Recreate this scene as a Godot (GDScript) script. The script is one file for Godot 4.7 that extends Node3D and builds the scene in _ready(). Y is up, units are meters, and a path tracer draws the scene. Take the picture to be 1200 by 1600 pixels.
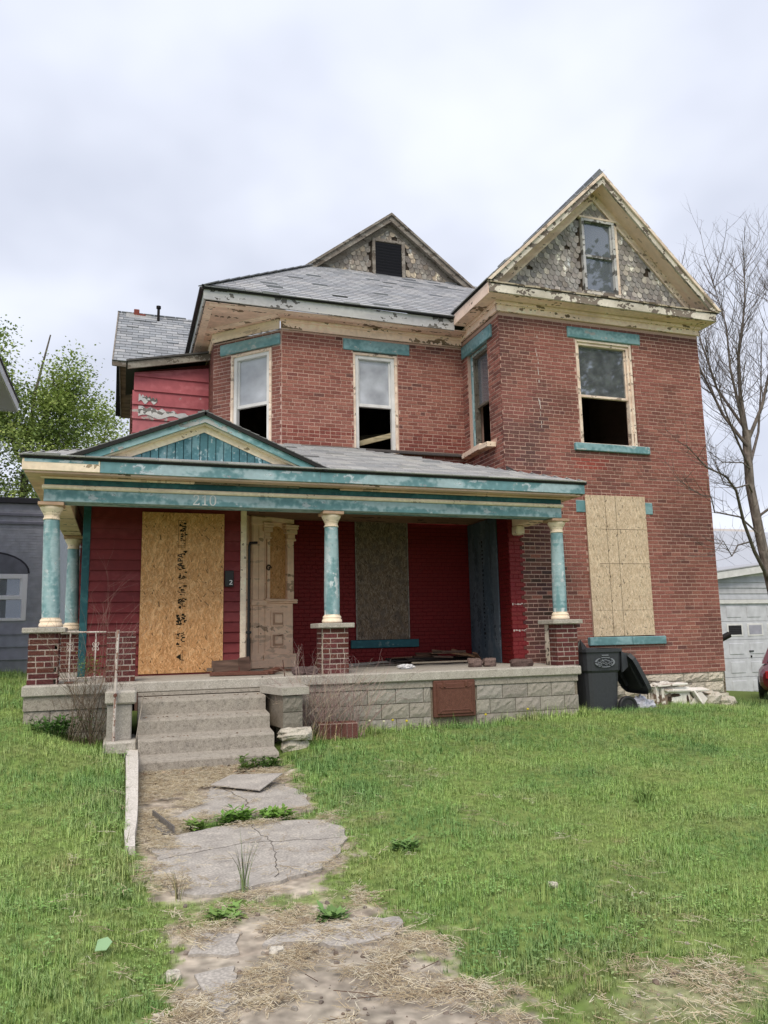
extends Node3D
# An abandoned brick house with a teal-trimmed porch under an overcast spring sky.
# Heights in the builders are measured from the eye; UP lifts everything so that the walk lies near zero.

const UP := 1.6
var rng := RandomNumberGenerator.new()
var origins := {}
var names := {}
var M := {}
var piece_cache := {}

func S(r: float, g: float, b: float) -> Color:
	return Color(r / 255.0, g / 255.0, b / 255.0)

func LN(r: float, g: float, b: float) -> Color:
	return Color(r / 255.0, g / 255.0, b / 255.0).srgb_to_linear()

func jit(c: Color, a: float) -> Color:
	var k := 1.0 + rng.randf_range(-a, a)
	var w := rng.randf_range(-a, a) * 0.25
	return Color(clampf(c.r * (k + w), 0, 1), clampf(c.g * k, 0, 1), clampf(c.b * (k - w), 0, 1))

# ------------------------------------------------------------------ mesh builder
class MB:
	var v := PackedVector3Array()
	var n := PackedVector3Array()
	var c := PackedColorArray()
	var uv := PackedVector2Array()
	var has_uv := false
	var col := Color(1, 1, 1)

	func tri(a: Vector3, b: Vector3, d: Vector3, out: Vector3) -> void:
		var nn := (b - a).cross(d - a)
		if nn.length_squared() < 1e-16:
			return
		nn = nn.normalized()
		if nn.dot(out) < 0:
			nn = -nn
			v.append(a); v.append(b); v.append(d)
		else:
			v.append(a); v.append(d); v.append(b)
		for i in 3:
			n.append(nn); c.append(col)

	func quad(a: Vector3, b: Vector3, d: Vector3, e: Vector3, out: Vector3) -> void:
		tri(a, b, d, out)
		tri(a, d, e, out)

	# smooth triangle with given normals
	func stri(a: Vector3, b: Vector3, d: Vector3, na: Vector3, nb: Vector3, nd: Vector3) -> void:
		var nn := (b - a).cross(d - a)
		if nn.length_squared() < 1e-18:
			return
		if nn.dot(na + nb + nd) < 0:
			v.append(a); v.append(b); v.append(d)
			n.append(na); n.append(nb); n.append(nd)
		else:
			v.append(a); v.append(d); v.append(b)
			n.append(na); n.append(nd); n.append(nb)
		for i in 3:
			c.append(col)

	# box from eight corners: 0-3 one face in order, 4-7 the facing one
	func hexa(p: Array) -> void:
		var m := Vector3.ZERO
		for q in p:
			m += q
		m /= 8.0
		for f in [[0, 1, 2, 3], [4, 5, 6, 7], [0, 1, 5, 4], [1, 2, 6, 5], [2, 3, 7, 6], [3, 0, 4, 7]]:
			var a: Vector3 = p[f[0]]
			var b: Vector3 = p[f[1]]
			var d: Vector3 = p[f[2]]
			var e: Vector3 = p[f[3]]
			quad(a, b, d, e, (a + b + d + e) * 0.25 - m)

	func obox(m: Vector3, ax: Vector3, ay: Vector3, az: Vector3, ch := 0.0) -> void:
		if ch <= 0.0:
			for s in [-1.0, 1.0]:
				quad(m + ax * s + ay + az, m + ax * s - ay + az, m + ax * s - ay - az, m + ax * s + ay - az, ax * s)
				quad(m + ay * s + ax + az, m + ay * s - ax + az, m + ay * s - ax - az, m + ay * s + ax - az, ay * s)
				quad(m + az * s + ax + ay, m + az * s - ax + ay, m + az * s - ax - ay, m + az * s + ax - ay, az * s)
			return
		var X := ax.normalized() * maxf(ax.length() - ch, 0.001)
		var Y := ay.normalized() * maxf(ay.length() - ch, 0.001)
		var Z := az.normalized() * maxf(az.length() - ch, 0.001)
		for s in [-1.0, 1.0]:
			quad(m + ax * s + Y + Z, m + ax * s - Y + Z, m + ax * s - Y - Z, m + ax * s + Y - Z, ax * s)
			quad(m + ay * s + X + Z, m + ay * s - X + Z, m + ay * s - X - Z, m + ay * s + X - Z, ay * s)
			quad(m + az * s + X + Y, m + az * s - X + Y, m + az * s - X - Y, m + az * s + X - Y, az * s)
			for t in [-1.0, 1.0]:
				quad(m + ax * s + Y * t + Z, m + X * s + ay * t + Z, m + X * s + ay * t - Z, m + ax * s + Y * t - Z, ax.normalized() * s + ay.normalized() * t)
				quad(m + ax * s + Z * t + Y, m + X * s + az * t + Y, m + X * s + az * t - Y, m + ax * s + Z * t - Y, ax.normalized() * s + az.normalized() * t)
				quad(m + ay * s + Z * t + X, m + Y * s + az * t + X, m + Y * s + az * t - X, m + ay * s + Z * t - X, ay.normalized() * s + az.normalized() * t)
				for w in [-1.0, 1.0]:
					tri(m + ax * s + Y * t + Z * w, m + X * s + ay * t + Z * w, m + X * s + Y * t + az * w, ax.normalized() * s + ay.normalized() * t + az.normalized() * w)

	# axis-aligned box by its two corners
	func box(a: Vector3, b: Vector3, ch := 0.0) -> void:
		var h := (b - a).abs() * 0.5
		obox((a + b) * 0.5, Vector3(h.x, 0, 0), Vector3(0, h.y, 0), Vector3(0, 0, h.z), ch)

	# bar from p to q, w wide along side, h high
	func bar(p: Vector3, q: Vector3, up: Vector3, w: float, h: float, ch := 0.0) -> void:
		var d := q - p
		var sd := d.cross(up).normalized()
		var u := sd.cross(d).normalized()
		obox((p + q) * 0.5, d * 0.5, sd * w * 0.5, u * h * 0.5, ch)

	func tube(pts: PackedVector3Array, rad: PackedFloat32Array, sides: int, caps := true) -> void:
		var k := pts.size()
		if k < 2:
			return
		var ring_a := PackedVector3Array()
		var nrm_a := PackedVector3Array()
		var d := (pts[1] - pts[0]).normalized()
		var u := d.cross(Vector3(0.31, 0.17, 0.93)).normalized()
		for i in k:
			var dd: Vector3
			if i == 0:
				dd = pts[1] - pts[0]
			elif i == k - 1:
				dd = pts[k - 1] - pts[k - 2]
			else:
				dd = pts[i + 1] - pts[i - 1]
			dd = dd.normalized()
			u = (u - dd * u.dot(dd)).normalized()
			var w := dd.cross(u)
			var ring := PackedVector3Array()
			var nrm := PackedVector3Array()
			for s in sides:
				var a := TAU * s / sides
				var r := u * cos(a) + w * sin(a)
				nrm.append(r)
				ring.append(pts[i] + r * rad[i])
			if i > 0:
				for s in sides:
					var t := (s + 1) % sides
					stri(ring_a[s], ring_a[t], ring[t], nrm_a[s], nrm_a[t], nrm[t])
					stri(ring_a[s], ring[t], ring[s], nrm_a[s], nrm[t], nrm[s])
			if caps and (i == 0 or i == k - 1):
				for s in sides:
					tri(pts[i], ring[s], ring[(s + 1) % sides], dd if i > 0 else -dd)
			ring_a = ring
			nrm_a = nrm

	# profile of (radius, height) turned about the vertical through m
	func lathe(m: Vector3, prof: Array, sides: int, lean := Vector3.ZERO) -> void:
		for i in prof.size() - 1:
			var p: Vector2 = prof[i]
			var q: Vector2 = prof[i + 1]
			var sl := Vector2(q.y - p.y, -(q.x - p.x)).normalized()
			for s in sides:
				var a0 := TAU * s / sides
				var a1 := TAU * (s + 1) / sides
				var d0 := Vector3(cos(a0), 0, sin(a0))
				var d1 := Vector3(cos(a1), 0, sin(a1))
				var n0 := (d0 * sl.x + Vector3.UP * sl.y).normalized()
				var n1 := (d1 * sl.x + Vector3.UP * sl.y).normalized()
				var mp := m + lean * p.y + Vector3.UP * p.y
				var mq := m + lean * q.y + Vector3.UP * q.y
				stri(mp + d0 * p.x, mp + d1 * p.x, mq + d1 * q.x, n0, n1, n1)
				stri(mp + d0 * p.x, mq + d1 * q.x, mq + d0 * q.x, n0, n1, n0)

	# outline (in the plane of ax, ay through m), pushed back by depth along -out
	func slab(m: Vector3, ax: Vector3, ay: Vector3, pts: PackedVector2Array, out: Vector3, depth: float) -> void:
		var idx := Geometry2D.triangulate_polygon(pts)
		for i in range(0, idx.size(), 3):
			var a := m + ax * pts[idx[i]].x + ay * pts[idx[i]].y
			var b := m + ax * pts[idx[i + 1]].x + ay * pts[idx[i + 1]].y
			var d := m + ax * pts[idx[i + 2]].x + ay * pts[idx[i + 2]].y
			tri(a, b, d, out)
			tri(a - out * depth, b - out * depth, d - out * depth, -out)
		var mid := Vector2.ZERO
		for p in pts:
			mid += p
		mid /= pts.size()
		for i in pts.size():
			var p := pts[i]
			var q := pts[(i + 1) % pts.size()]
			var a := m + ax * p.x + ay * p.y
			var b := m + ax * q.x + ay * q.y
			var e := (q - p).orthogonal()
			if e.dot((p + q) * 0.5 - mid) < 0:
				e = -e
			quad(a, b, b - out * depth, a - out * depth, ax * e.x + ay * e.y)

	func add(src: MB, t: Transform3D) -> void:
		var nb := t.basis.inverse().transposed()
		var flip := t.basis.determinant() < 0
		for i in range(0, src.v.size(), 3):
			var o := [0, 2, 1] if flip else [0, 1, 2]
			for k in o:
				v.append(t * src.v[i + k])
				n.append((nb * src.n[i + k]).normalized())
				c.append(src.c[i + k] * col)

	func mesh(mat: Material, origin: Vector3) -> ArrayMesh:
		var vv := PackedVector3Array(v)
		for i in vv.size():
			vv[i] -= origin
		var arr := []
		arr.resize(Mesh.ARRAY_MAX)
		arr[Mesh.ARRAY_VERTEX] = vv
		arr[Mesh.ARRAY_NORMAL] = n
		arr[Mesh.ARRAY_COLOR] = c
		if has_uv:
			arr[Mesh.ARRAY_TEX_UV] = uv
		var am := ArrayMesh.new()
		am.add_surface_from_arrays(Mesh.PRIMITIVE_TRIANGLES, arr)
		am.surface_set_material(0, mat)
		return am

# ------------------------------------------------------------------ scene helpers
func numbered(called: String) -> String:
	var k: int = names.get(called, 0)
	names[called] = k + 1
	return called if k == 0 else "%s_%03d" % [called, k]

func tag(o: Node, label: String, category: String, group := "", kind := "") -> Node:
	if label != "":
		o.set_meta("label", label)
	if category != "":
		o.set_meta("category", category)
	if group != "":
		o.set_meta("group", group)
	if kind != "":
		o.set_meta("kind", kind)
	return o

func thing(called: String, label: String, category: String, at: Vector3, group := "") -> Node3D:
	var o := Node3D.new()
	o.name = numbered(called)
	o.position = at + Vector3(0, UP, 0)
	add_child(o)
	origins[o] = at
	tag(o, label, category, group)
	return o

# one mesh under parent (a part or a sub-part)
func part(called: String, mb: MB, mat: Material, parent: Node3D, stuff := false) -> MeshInstance3D:
	var mi := MeshInstance3D.new()
	mi.name = called
	mi.mesh = mb.mesh(mat, origins[parent])
	parent.add_child(mi, true)
	origins[mi] = origins[parent]
	if stuff:
		mi.set_meta("kind", "stuff")
	return mi

# one mesh at top level
func solo(called: String, mb: MB, mat: Material, at: Vector3) -> MeshInstance3D:
	var mi := MeshInstance3D.new()
	mi.name = numbered(called)
	mi.mesh = mb.mesh(mat, at)
	mi.position = at + Vector3(0, UP, 0)
	add_child(mi)
	origins[mi] = at
	return mi

func whole(called: String, mb: MB, mat: Material, at: Vector3, label: String, category: String, group := "", kind := "") -> MeshInstance3D:
	var o := solo(called, mb, mat, at)
	tag(o, label, category, group, kind)
	return o

# a piece: a shared unit mesh, stretched to its size
func piece(called: String, t: Transform3D, unit: String, color: Color, mat: Material, parent: Node3D) -> void:
	var q := Color(snappedf(color.r, 0.02), snappedf(color.g, 0.012), snappedf(color.b, 0.012))
	var key := "%s|%s|%d" % [unit, q.to_html(), mat.get_instance_id()]
	if not piece_cache.has(key):
		var mb := MB.new()
		mb.col = q
		mb.add(units[unit], Transform3D.IDENTITY)
		piece_cache[key] = mb.mesh(mat, Vector3.ZERO)
	var mi := MeshInstance3D.new()
	mi.name = called
	mi.mesh = piece_cache[key]
	mi.transform = Transform3D(t.basis, t.origin - origins[parent])
	parent.add_child(mi, true)

var units := {}

func make_units() -> void:
	# brick: front face at z = 0.5, drawn in by a small arris
	var b := MB.new()
	var f := 0.47
	var g := 0.45
	var A := [Vector3(-0.5, -0.5, 0.2), Vector3(0.5, -0.5, 0.2), Vector3(0.5, 0.5, 0.2), Vector3(-0.5, 0.5, 0.2)]
	var B := [Vector3(-f - 0.025, -g, 0.5), Vector3(f + 0.025, -g, 0.5), Vector3(f + 0.025, g, 0.5), Vector3(-f - 0.025, g, 0.5)]
	var C := [Vector3(-0.5, -0.5, -0.5), Vector3(0.5, -0.5, -0.5), Vector3(0.5, 0.5, -0.5), Vector3(-0.5, 0.5, -0.5)]
	b.quad(B[0], B[1], B[2], B[3], Vector3(0, 0, 1))
	for i in 4:
		var j := (i + 1) % 4
		var o: Vector3 = (A[i] + A[j]) * 0.5
		b.quad(A[i], A[j], B[j], B[i], Vector3(o.x, o.y, 0.3))
		b.quad(C[i], C[j], A[j], A[i], Vector3(o.x, o.y, 0))
	units["brick"] = b
	# rock-faced blocks, three of them
	for k in 3:
		var r := MB.new()
		var nx := 7
		var ny := 4
		var grid := []
		for j in ny + 1:
			var row := []
			for i in nx + 1:
				var x := -0.5 + float(i) / nx
				var y := -0.5 + float(j) / ny
				var edge := i == 0 or j == 0 or i == nx or j == ny
				var z := 0.1 if edge else 0.26 + rng.randf_range(-0.12, 0.14)
				if not edge:
					x += rng.randf_range(-0.04, 0.04)
					y += rng.randf_range(-0.06, 0.06)
				row.append(Vector3(x, y, z))
			grid.append(row)
		for j in ny:
			for i in nx:
				r.tri(grid[j][i], grid[j][i + 1], grid[j + 1][i + 1], Vector3(0, 0, 1))
				r.tri(grid[j][i], grid[j + 1][i + 1], grid[j + 1][i], Vector3(0, 0, 1))
		for s in [-1.0, 1.0]:
			r.quad(Vector3(-0.5, 0.5 * s, 0.1), Vector3(0.5, 0.5 * s, 0.1), Vector3(0.5, 0.5 * s, -0.5), Vector3(-0.5, 0.5 * s, -0.5), Vector3(0, s, 0))
			r.quad(Vector3(0.5 * s, -0.5, 0.1), Vector3(0.5 * s, 0.5, 0.1), Vector3(0.5 * s, 0.5, -0.5), Vector3(0.5 * s, -0.5, -0.5), Vector3(s, 0, 0))
		units["block%d" % k] = r
	# round-tailed wall shingle: hangs from its top edge, tail proud
	for k in 3:
		var sh := MB.new()
		var pts := PackedVector2Array([Vector2(-0.48, 0.5), Vector2(0.48, 0.5), Vector2(0.48, -0.12)])
		for i in 6:
			var a := PI * (i + 1) / 7.0
			pts.append(Vector2(0.48 * cos(a), -0.12 - 0.38 * sin(a) * rng.randf_range(0.9, 1.06)))
		pts.append(Vector2(-0.48, -0.12))
		sh.slab(Vector3(0, 0, 0.5), Vector3(1, 0, 0), Vector3(0, 1, 0), pts, Vector3(0, 0, 1), 1.0)
		units["scale%d" % k] = sh
	# clapboard: bottom edge proud
	var cb := MB.new()
	cb.hexa([Vector3(-0.5, -0.5, 0.5), Vector3(0.5, -0.5, 0.5), Vector3(0.5, 0.5, -0.2), Vector3(-0.5, 0.5, -0.2), Vector3(-0.5, -0.5, -0.5), Vector3(0.5, -0.5, -0.5), Vector3(0.5, 0.5, -0.5), Vector3(-0.5, 0.5, -0.5)])
	units["clapboard"] = cb
	var bx := MB.new()
	bx.box(Vector3(-0.5, -0.5, -0.5), Vector3(0.5, 0.5, 0.5), 0.03)
	units["box"] = bx

# ------------------------------------------------------------------ textures
func nbytes(w: int, h: int, freq: float, sd: int, oct := 4, sx := 1, sy := 1) -> PackedByteArray:
	var no := FastNoiseLite.new()
	no.seed = sd
	no.noise_type = FastNoiseLite.TYPE_SIMPLEX_SMOOTH
	no.frequency = freq
	no.fractal_octaves = oct
	var im := no.get_seamless_image(w / sx, h / sy, false, false, 0.15, true)
	im.convert(Image.FORMAT_L8)
	if sx > 1 or sy > 1:
		im.resize(w, h, Image.INTERPOLATE_CUBIC)
	return im.get_data()

func quantile(a: PackedByteArray, q: float) -> int:
	var hist := PackedInt32Array()
	hist.resize(256)
	for i in range(0, a.size(), 3):
		hist[a[i]] += 1
	var need := q * a.size() / 3.0
	var s := 0
	for i in 256:
		s += hist[i]
		if s >= need:
			return i
	return 255

func tex(im: Image) -> ImageTexture:
	im.generate_mipmaps()
	return ImageTexture.create_from_image(im)

func rgb_image(w: int, h: int, d: PackedByteArray) -> Image:
	return Image.create_from_data(w, h, false, Image.FORMAT_RGB8, d)

# paint that has come off in patches: paint, a bleached shade of it, and what lies under
func peel(paint: Color, faded: Color, under: Color, off: float, fade: float, sx: int, sy: int, sd: int, sz := 512) -> Image:
	var a := nbytes(sz, sz, 0.022, sd, 5, sx, sy)
	var f := nbytes(sz, sz, 0.05, sd + 1, 4, 1, 1)
	var g := nbytes(sz, sz, 0.05, sd + 2, 3, mini(sx * 4, 16), mini(sy * 4, 16))
	var e := nbytes(sz, sz, 0.014, sd + 3, 4, sx, sy)
	var m := PackedByteArray()
	m.resize(sz * sz)
	for i in m.size():
		m[i] = (a[i] * 5 + f[i] * 3 + g[i] * 2) / 10
	var cut := quantile(m, 1.0 - off)
	var fcut := quantile(e, 1.0 - fade)
	var out := PackedByteArray()
	out.resize(sz * sz * 3)
	for i in m.size():
		var c: Color
		var v := m[i]
		if v > cut:
			c = under * (0.72 + 0.55 * g[i] / 255.0)
			if v < cut + 4:
				c = c.darkened(0.3)
		else:
			var t := clampf(0.5 + (e[i] - fcut + (f[i] - 128) * 0.35) / 50.0, 0, 1)
			c = paint.lerp(faded, t) * (0.86 + 0.14 * f[i] / 255.0 + 0.12 * g[i] / 255.0)
			if v > cut - 5:
				c = c.lightened(0.12)
		out[i * 3] = clampi(int(c.r * 255), 0, 255)
		out[i * 3 + 1] = clampi(int(c.g * 255), 0, 255)
		out[i * 3 + 2] = clampi(int(c.b * 255), 0, 255)
	return rgb_image(sz, sz, out)

# mottled mineral surface
func mottle(a: Color, b: Color, d: Color, spots: float, freq: float, sd: int, sz := 512) -> Image:
	var n1 := nbytes(sz, sz, freq, sd, 5)
	var n2 := nbytes(sz, sz, 0.12, sd + 1, 3)
	var n3 := nbytes(sz, sz, freq * 2.2, sd + 2, 4)
	var cut := quantile(n3, 1.0 - spots)
	var out := PackedByteArray()
	out.resize(sz * sz * 3)
	for i in sz * sz:
		var c := a.lerp(b, n1[i] / 255.0)
		var t := clampf((n3[i] - cut) / 90.0 + 0.1 * (n2[i] - 128) / 128.0, 0, 1)
		c = c.lerp(d, t * 0.6) * (0.84 + 0.32 * n2[i] / 255.0)
		out[i * 3] = clampi(int(c.r * 255), 0, 255)
		out[i * 3 + 1] = clampi(int(c.g * 255), 0, 255)
		out[i * 3 + 2] = clampi(int(c.b * 255), 0, 255)
	return rgb_image(sz, sz, out)

# oriented strand board: thousands of wood strands laid over each other
func strands(tones: Array, sd: int, dirt: Color, dirty: float, sz := 512) -> Image:
	var im := Image.create(sz, sz, false, Image.FORMAT_RGB8)
	im.fill(tones[0])
	var r := RandomNumberGenerator.new()
	r.seed = sd
	for k in 4200:
		var c: Color = tones[r.randi() % tones.size()] * r.randf_range(0.92, 1.08)
		if r.randf() < 0.02:
			c = c.darkened(0.5)
		var a := r.randfn(PI / 2, 0.55)
		var ln := r.randf_range(14, 46)
		var wd := r.randf_range(4, 11)
		var px := r.randf() * sz
		var py := r.randf() * sz
		var dx := cos(a)
		var dy := sin(a)
		for i in int(ln):
			for j in int(wd):
				var x := posmod(int(px + dx * i - dy * j), sz)
				var y := posmod(int(py + dy * i + dx * j), sz)
				im.set_pixel(x, y, c)
	if dirty > 0.0:
		var n1 := nbytes(sz, sz, 0.008, sd + 5, 5)
		for y in sz:
			for x in sz:
				var t := n1[y * sz + x] / 255.0
				im.set_pixel(x, y, im.get_pixel(x, y).lerp(dirt, clampf((t - 0.5) * 3.0 + dirty - 0.5, 0, 1) * dirty))
	return im

func mat(albedo: Color, im: Image, tile: float, rough: float, bump: Image = null, depth := 0.0) -> StandardMaterial3D:
	var m := StandardMaterial3D.new()
	m.albedo_color = albedo
	m.vertex_color_use_as_albedo = true
	m.roughness = rough
	m.metallic_specular = 0.35
	if im:
		m.albedo_texture = tex(im)
	if bump:
		m.heightmap_enabled = true
		m.heightmap_texture = tex(bump)
		m.heightmap_scale = depth
	if im or bump:
		m.uv1_triplanar = true
		m.uv1_world_triplanar = true
		m.uv1_scale = Vector3.ONE / tile
	return m

func grey(sz: int, freq: float, sd: int, lo: float, hi: float, oct := 4, sx := 1, sy := 1) -> Image:
	var a := nbytes(sz, sz, freq, sd, oct, sx, sy)
	var out := PackedByteArray()
	out.resize(sz * sz * 3)
	for i in a.size():
		var k := int(255.0 * lerpf(lo, hi, a[i] / 255.0))
		out[i * 3] = k
		out[i * 3 + 1] = k
		out[i * 3 + 2] = k
	return rgb_image(sz, sz, out)

func make_materials() -> void:
	var white := Color(1, 1, 1)
	var rough_bump := grey(256, 0.06, 90, 0.0, 1.0, 5)
	M.brick = mat(white, grey(256, 0.06, 11, 0.72, 1.0, 5), 0.45, 0.92, rough_bump, 0.35)
	M.mortar = mat(white, grey(256, 0.08, 12, 0.75, 1.0, 5), 0.4, 0.95, rough_bump, 0.4)
	M.teal = mat(white, peel(S(108, 148, 156), S(162, 186, 194), S(168, 182, 190), 0.05, 0.6, 4, 1, 21), 2.85, 0.75)
	M.teal_rake = mat(white, peel(S(108, 152, 158), S(152, 184, 190), S(160, 162, 162), 0.12, 0.5, 4, 1, 24), 2.85, 0.75)
	M.teal_clean = mat(white, peel(S(106, 146, 152), S(132, 166, 172), S(160, 166, 166), 0.04, 0.45, 3, 1, 27), 2.66, 0.7)
	M.teal_dark = mat(white, peel(S(44, 90, 98), S(58, 106, 112), S(90, 116, 120), 0.01, 0.3, 4, 1, 30), 2.66, 0.65)
	M.teal_post = mat(white, peel(S(116, 154, 160), S(162, 188, 194), S(200, 208, 212), 0.13, 0.6, 1, 3, 33), 2.09, 0.7)
	M.teal_board = mat(white, peel(S(84, 128, 140), S(116, 154, 166), S(164, 186, 194), 0.10, 0.35, 1, 3, 36), 1.71, 0.75)
	M.cream = mat(white, peel(S(255, 228, 212), S(244, 216, 200), S(124, 106, 88), 0.05, 0.4, 4, 1, 39), 3.23, 0.75)
	M.cream_smooth = mat(white, peel(S(250, 232, 208), S(238, 218, 194), S(160, 142, 118), 0.02, 0.3, 3, 1, 42), 2.28, 0.6)
	M.cream_worn = mat(white, peel(S(244, 226, 208), S(228, 206, 188), S(150, 134, 120), 0.10, 0.5, 3, 1, 45), 2.47, 0.8)
	M.soffit = mat(white, peel(S(240, 208, 192), S(224, 190, 174), S(110, 92, 76), 0.06, 0.5, 4, 1, 48), 3.42, 0.8)
	M.bleached = mat(white, peel(S(206, 206, 206), S(186, 186, 190), S(104, 102, 100), 0.26, 0.5, 5, 1, 51), 3.04, 0.85)
	M.flaked = mat(white, peel(S(222, 214, 202), S(206, 198, 184), S(116, 106, 98), 0.34, 0.4, 3, 2, 54), 2.09, 0.85)
	M.red_siding = mat(white, peel(S(128, 54, 56), S(138, 66, 68), S(170, 160, 156), 0.002, 0.35, 4, 1, 57), 3.80, 0.6)
	M.red_worn = mat(white, peel(S(168, 90, 98), S(178, 106, 113), S(176, 172, 168), 0.025, 0.4, 6, 1, 60), 4.94, 0.6)
	M.red_brick = mat(white, grey(256, 0.05, 63, 0.82, 1.0, 4), 0.6, 0.6, rough_bump, 0.3)
	M.osb = mat(white, strands([S(208, 158, 108), S(216, 168, 118), S(200, 150, 100), S(226, 182, 134), S(190, 140, 92)], 66, S(170, 128, 86), 0.2), 1.0, 0.8)
	M.osb_grey = mat(white, strands([S(206, 184, 158), S(212, 192, 166), S(198, 176, 150), S(220, 200, 176), S(188, 166, 140)], 67, S(170, 154, 132), 0.3), 0.9, 0.85)
	M.osb_dark = mat(white, strands([S(108, 92, 76), S(122, 106, 90), S(94, 80, 66), S(136, 122, 108)], 68, S(84, 78, 74), 0.5), 1.0, 0.85)
	M.blue_board = mat(white, peel(S(74, 88, 100), S(92, 102, 112), S(60, 70, 78), 0.1, 0.5, 1, 5, 69), 3.04, 0.75)
	M.concrete = mat(white, mottle(S(168, 162, 152), S(188, 183, 174), S(126, 120, 110), 0.25, 0.012, 71), 1.3, 0.95, grey(256, 0.09, 72, 0, 1, 5), 0.12)
	M.concrete_old = mat(white, mottle(S(150, 143, 134), S(172, 165, 154), S(104, 98, 90), 0.35, 0.016, 74), 1.1, 0.95, grey(256, 0.08, 75, 0, 1, 5), 0.08)
	M.walk = mat(white, mottle(S(150, 144, 138), S(178, 172, 164), S(198, 190, 178), 0.3, 0.01, 77), 1.5, 0.95, grey(256, 0.14, 78, 0, 1, 4), 0.25)
	M.block = mat(white, mottle(S(150, 145, 138), S(168, 163, 156), S(116, 112, 106), 0.25, 0.03, 80), 0.9, 0.95, grey(256, 0.08, 81, 0, 1, 5), 0.5)
	M.stone = mat(white, mottle(S(186, 178, 164), S(206, 200, 188), S(120, 110, 100), 0.28, 0.025, 83), 0.8, 0.95, grey(256, 0.06, 84, 0, 1, 5), 2.0)
	M.shingle = mat(white, grey(512, 0.25, 86, 0.78, 1.0, 3), 1.2, 0.95)
	M.scale = mat(white, peel(S(186, 179, 173), S(204, 198, 191), S(238, 232, 220), 0.10, 0.4, 1, 2, 87), 2.09, 0.9)
	M.weathered = mat(white, peel(S(128, 120, 112), S(146, 140, 132), S(96, 88, 80), 0.2, 0.5, 6, 1, 93), 2.47, 0.9)
	M.wood = mat(white, grey(256, 0.04, 96, 0.62, 1.0, 4, 8, 1), 0.8, 0.85)
	M.wood_up = mat(white, grey(256, 0.04, 97, 0.62, 1.0, 4, 1, 8), 0.8, 0.85)
	M.white_paint = mat(white, peel(S(244, 240, 234), S(226, 220, 212), S(120, 104, 94), 0.06, 0.4, 3, 1, 130, 256), 1.2, 0.7)
	M.plain = mat(white, null, 1, 0.8)
	M.grainy = mat(white, grey(256, 0.05, 98, 0.75, 1.0, 5), 0.7, 0.9)
	M.vinyl = mat(S(232, 232, 232), grey(128, 0.02, 99, 0.88, 1.0, 4), 1.0, 0.45)
	M.bark = mat(white, grey(256, 0.03, 101, 0.55, 1.0, 5, 1, 4), 0.7, 0.95, grey(256, 0.03, 102, 0, 1, 5, 1, 4), 3.0)
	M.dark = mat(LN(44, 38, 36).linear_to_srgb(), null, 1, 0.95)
	M.plaster = mat(white, grey(256, 0.02, 103, 0.4, 1.0, 5), 2.0, 0.95)
	M.metal = mat(white, grey(256, 0.05, 104, 0.7, 1.0, 4), 0.6, 0.5)
	M.metal.metallic = 0.5
	M.rust = mat(white, mottle(S(96, 62, 52), S(112, 76, 64), S(72, 50, 44), 0.2, 0.03, 106, 256), 0.6, 0.65)
	M.white_rust = mat(white, peel(S(206, 196, 190), S(190, 180, 172), S(120, 80, 62), 0.2, 0.4, 1, 3, 108, 256), 0.76, 0.6)
	M.plastic = mat(white, grey(256, 0.03, 110, 0.86, 1.0, 5), 0.5, 0.5)
	M.plastic.metallic_specular = 0.5
	M.leaf = mat(white, null, 1, 0.65)
	M.leaf.backlight_enabled = true
	M.leaf.backlight = Color(0.5, 0.5, 0.5)
	M.leaf.cull_mode = BaseMaterial3D.CULL_DISABLED
	M.straw = mat(white, null, 1, 0.9)
	M.straw.cull_mode = BaseMaterial3D.CULL_DISABLED
	M.ink = mat(white, null, 1, 0.9)
	M.grey_paint = mat(white, grey(512, 0.02, 112, 0.86, 1.0, 5), 3.0, 0.8)
	var haze := grey(256, 0.012, 114, 0.7, 1.0, 5)
	M.film = mat(Color(0.86, 0.88, 0.92, 0.8), haze, 1.8, 0.22)
	M.film.transparency = BaseMaterial3D.TRANSPARENCY_ALPHA
	M.film.metallic_specular = 0.8
	M.pane = mat(Color(0.55, 0.58, 0.62, 0.5), null, 1, 0.02)
	M.pane.transparency = BaseMaterial3D.TRANSPARENCY_ALPHA
	M.pane.metallic_specular = 1.0
	M.pane.metallic = 0.35
	M.dusty = mat(Color(0.74, 0.77, 0.80, 0.62), haze, 0.8, 0.03)
	M.dusty.transparency = BaseMaterial3D.TRANSPARENCY_ALPHA
	M.dusty.metallic_specular = 1.0
	M.dusty.metallic = 0.6

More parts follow.
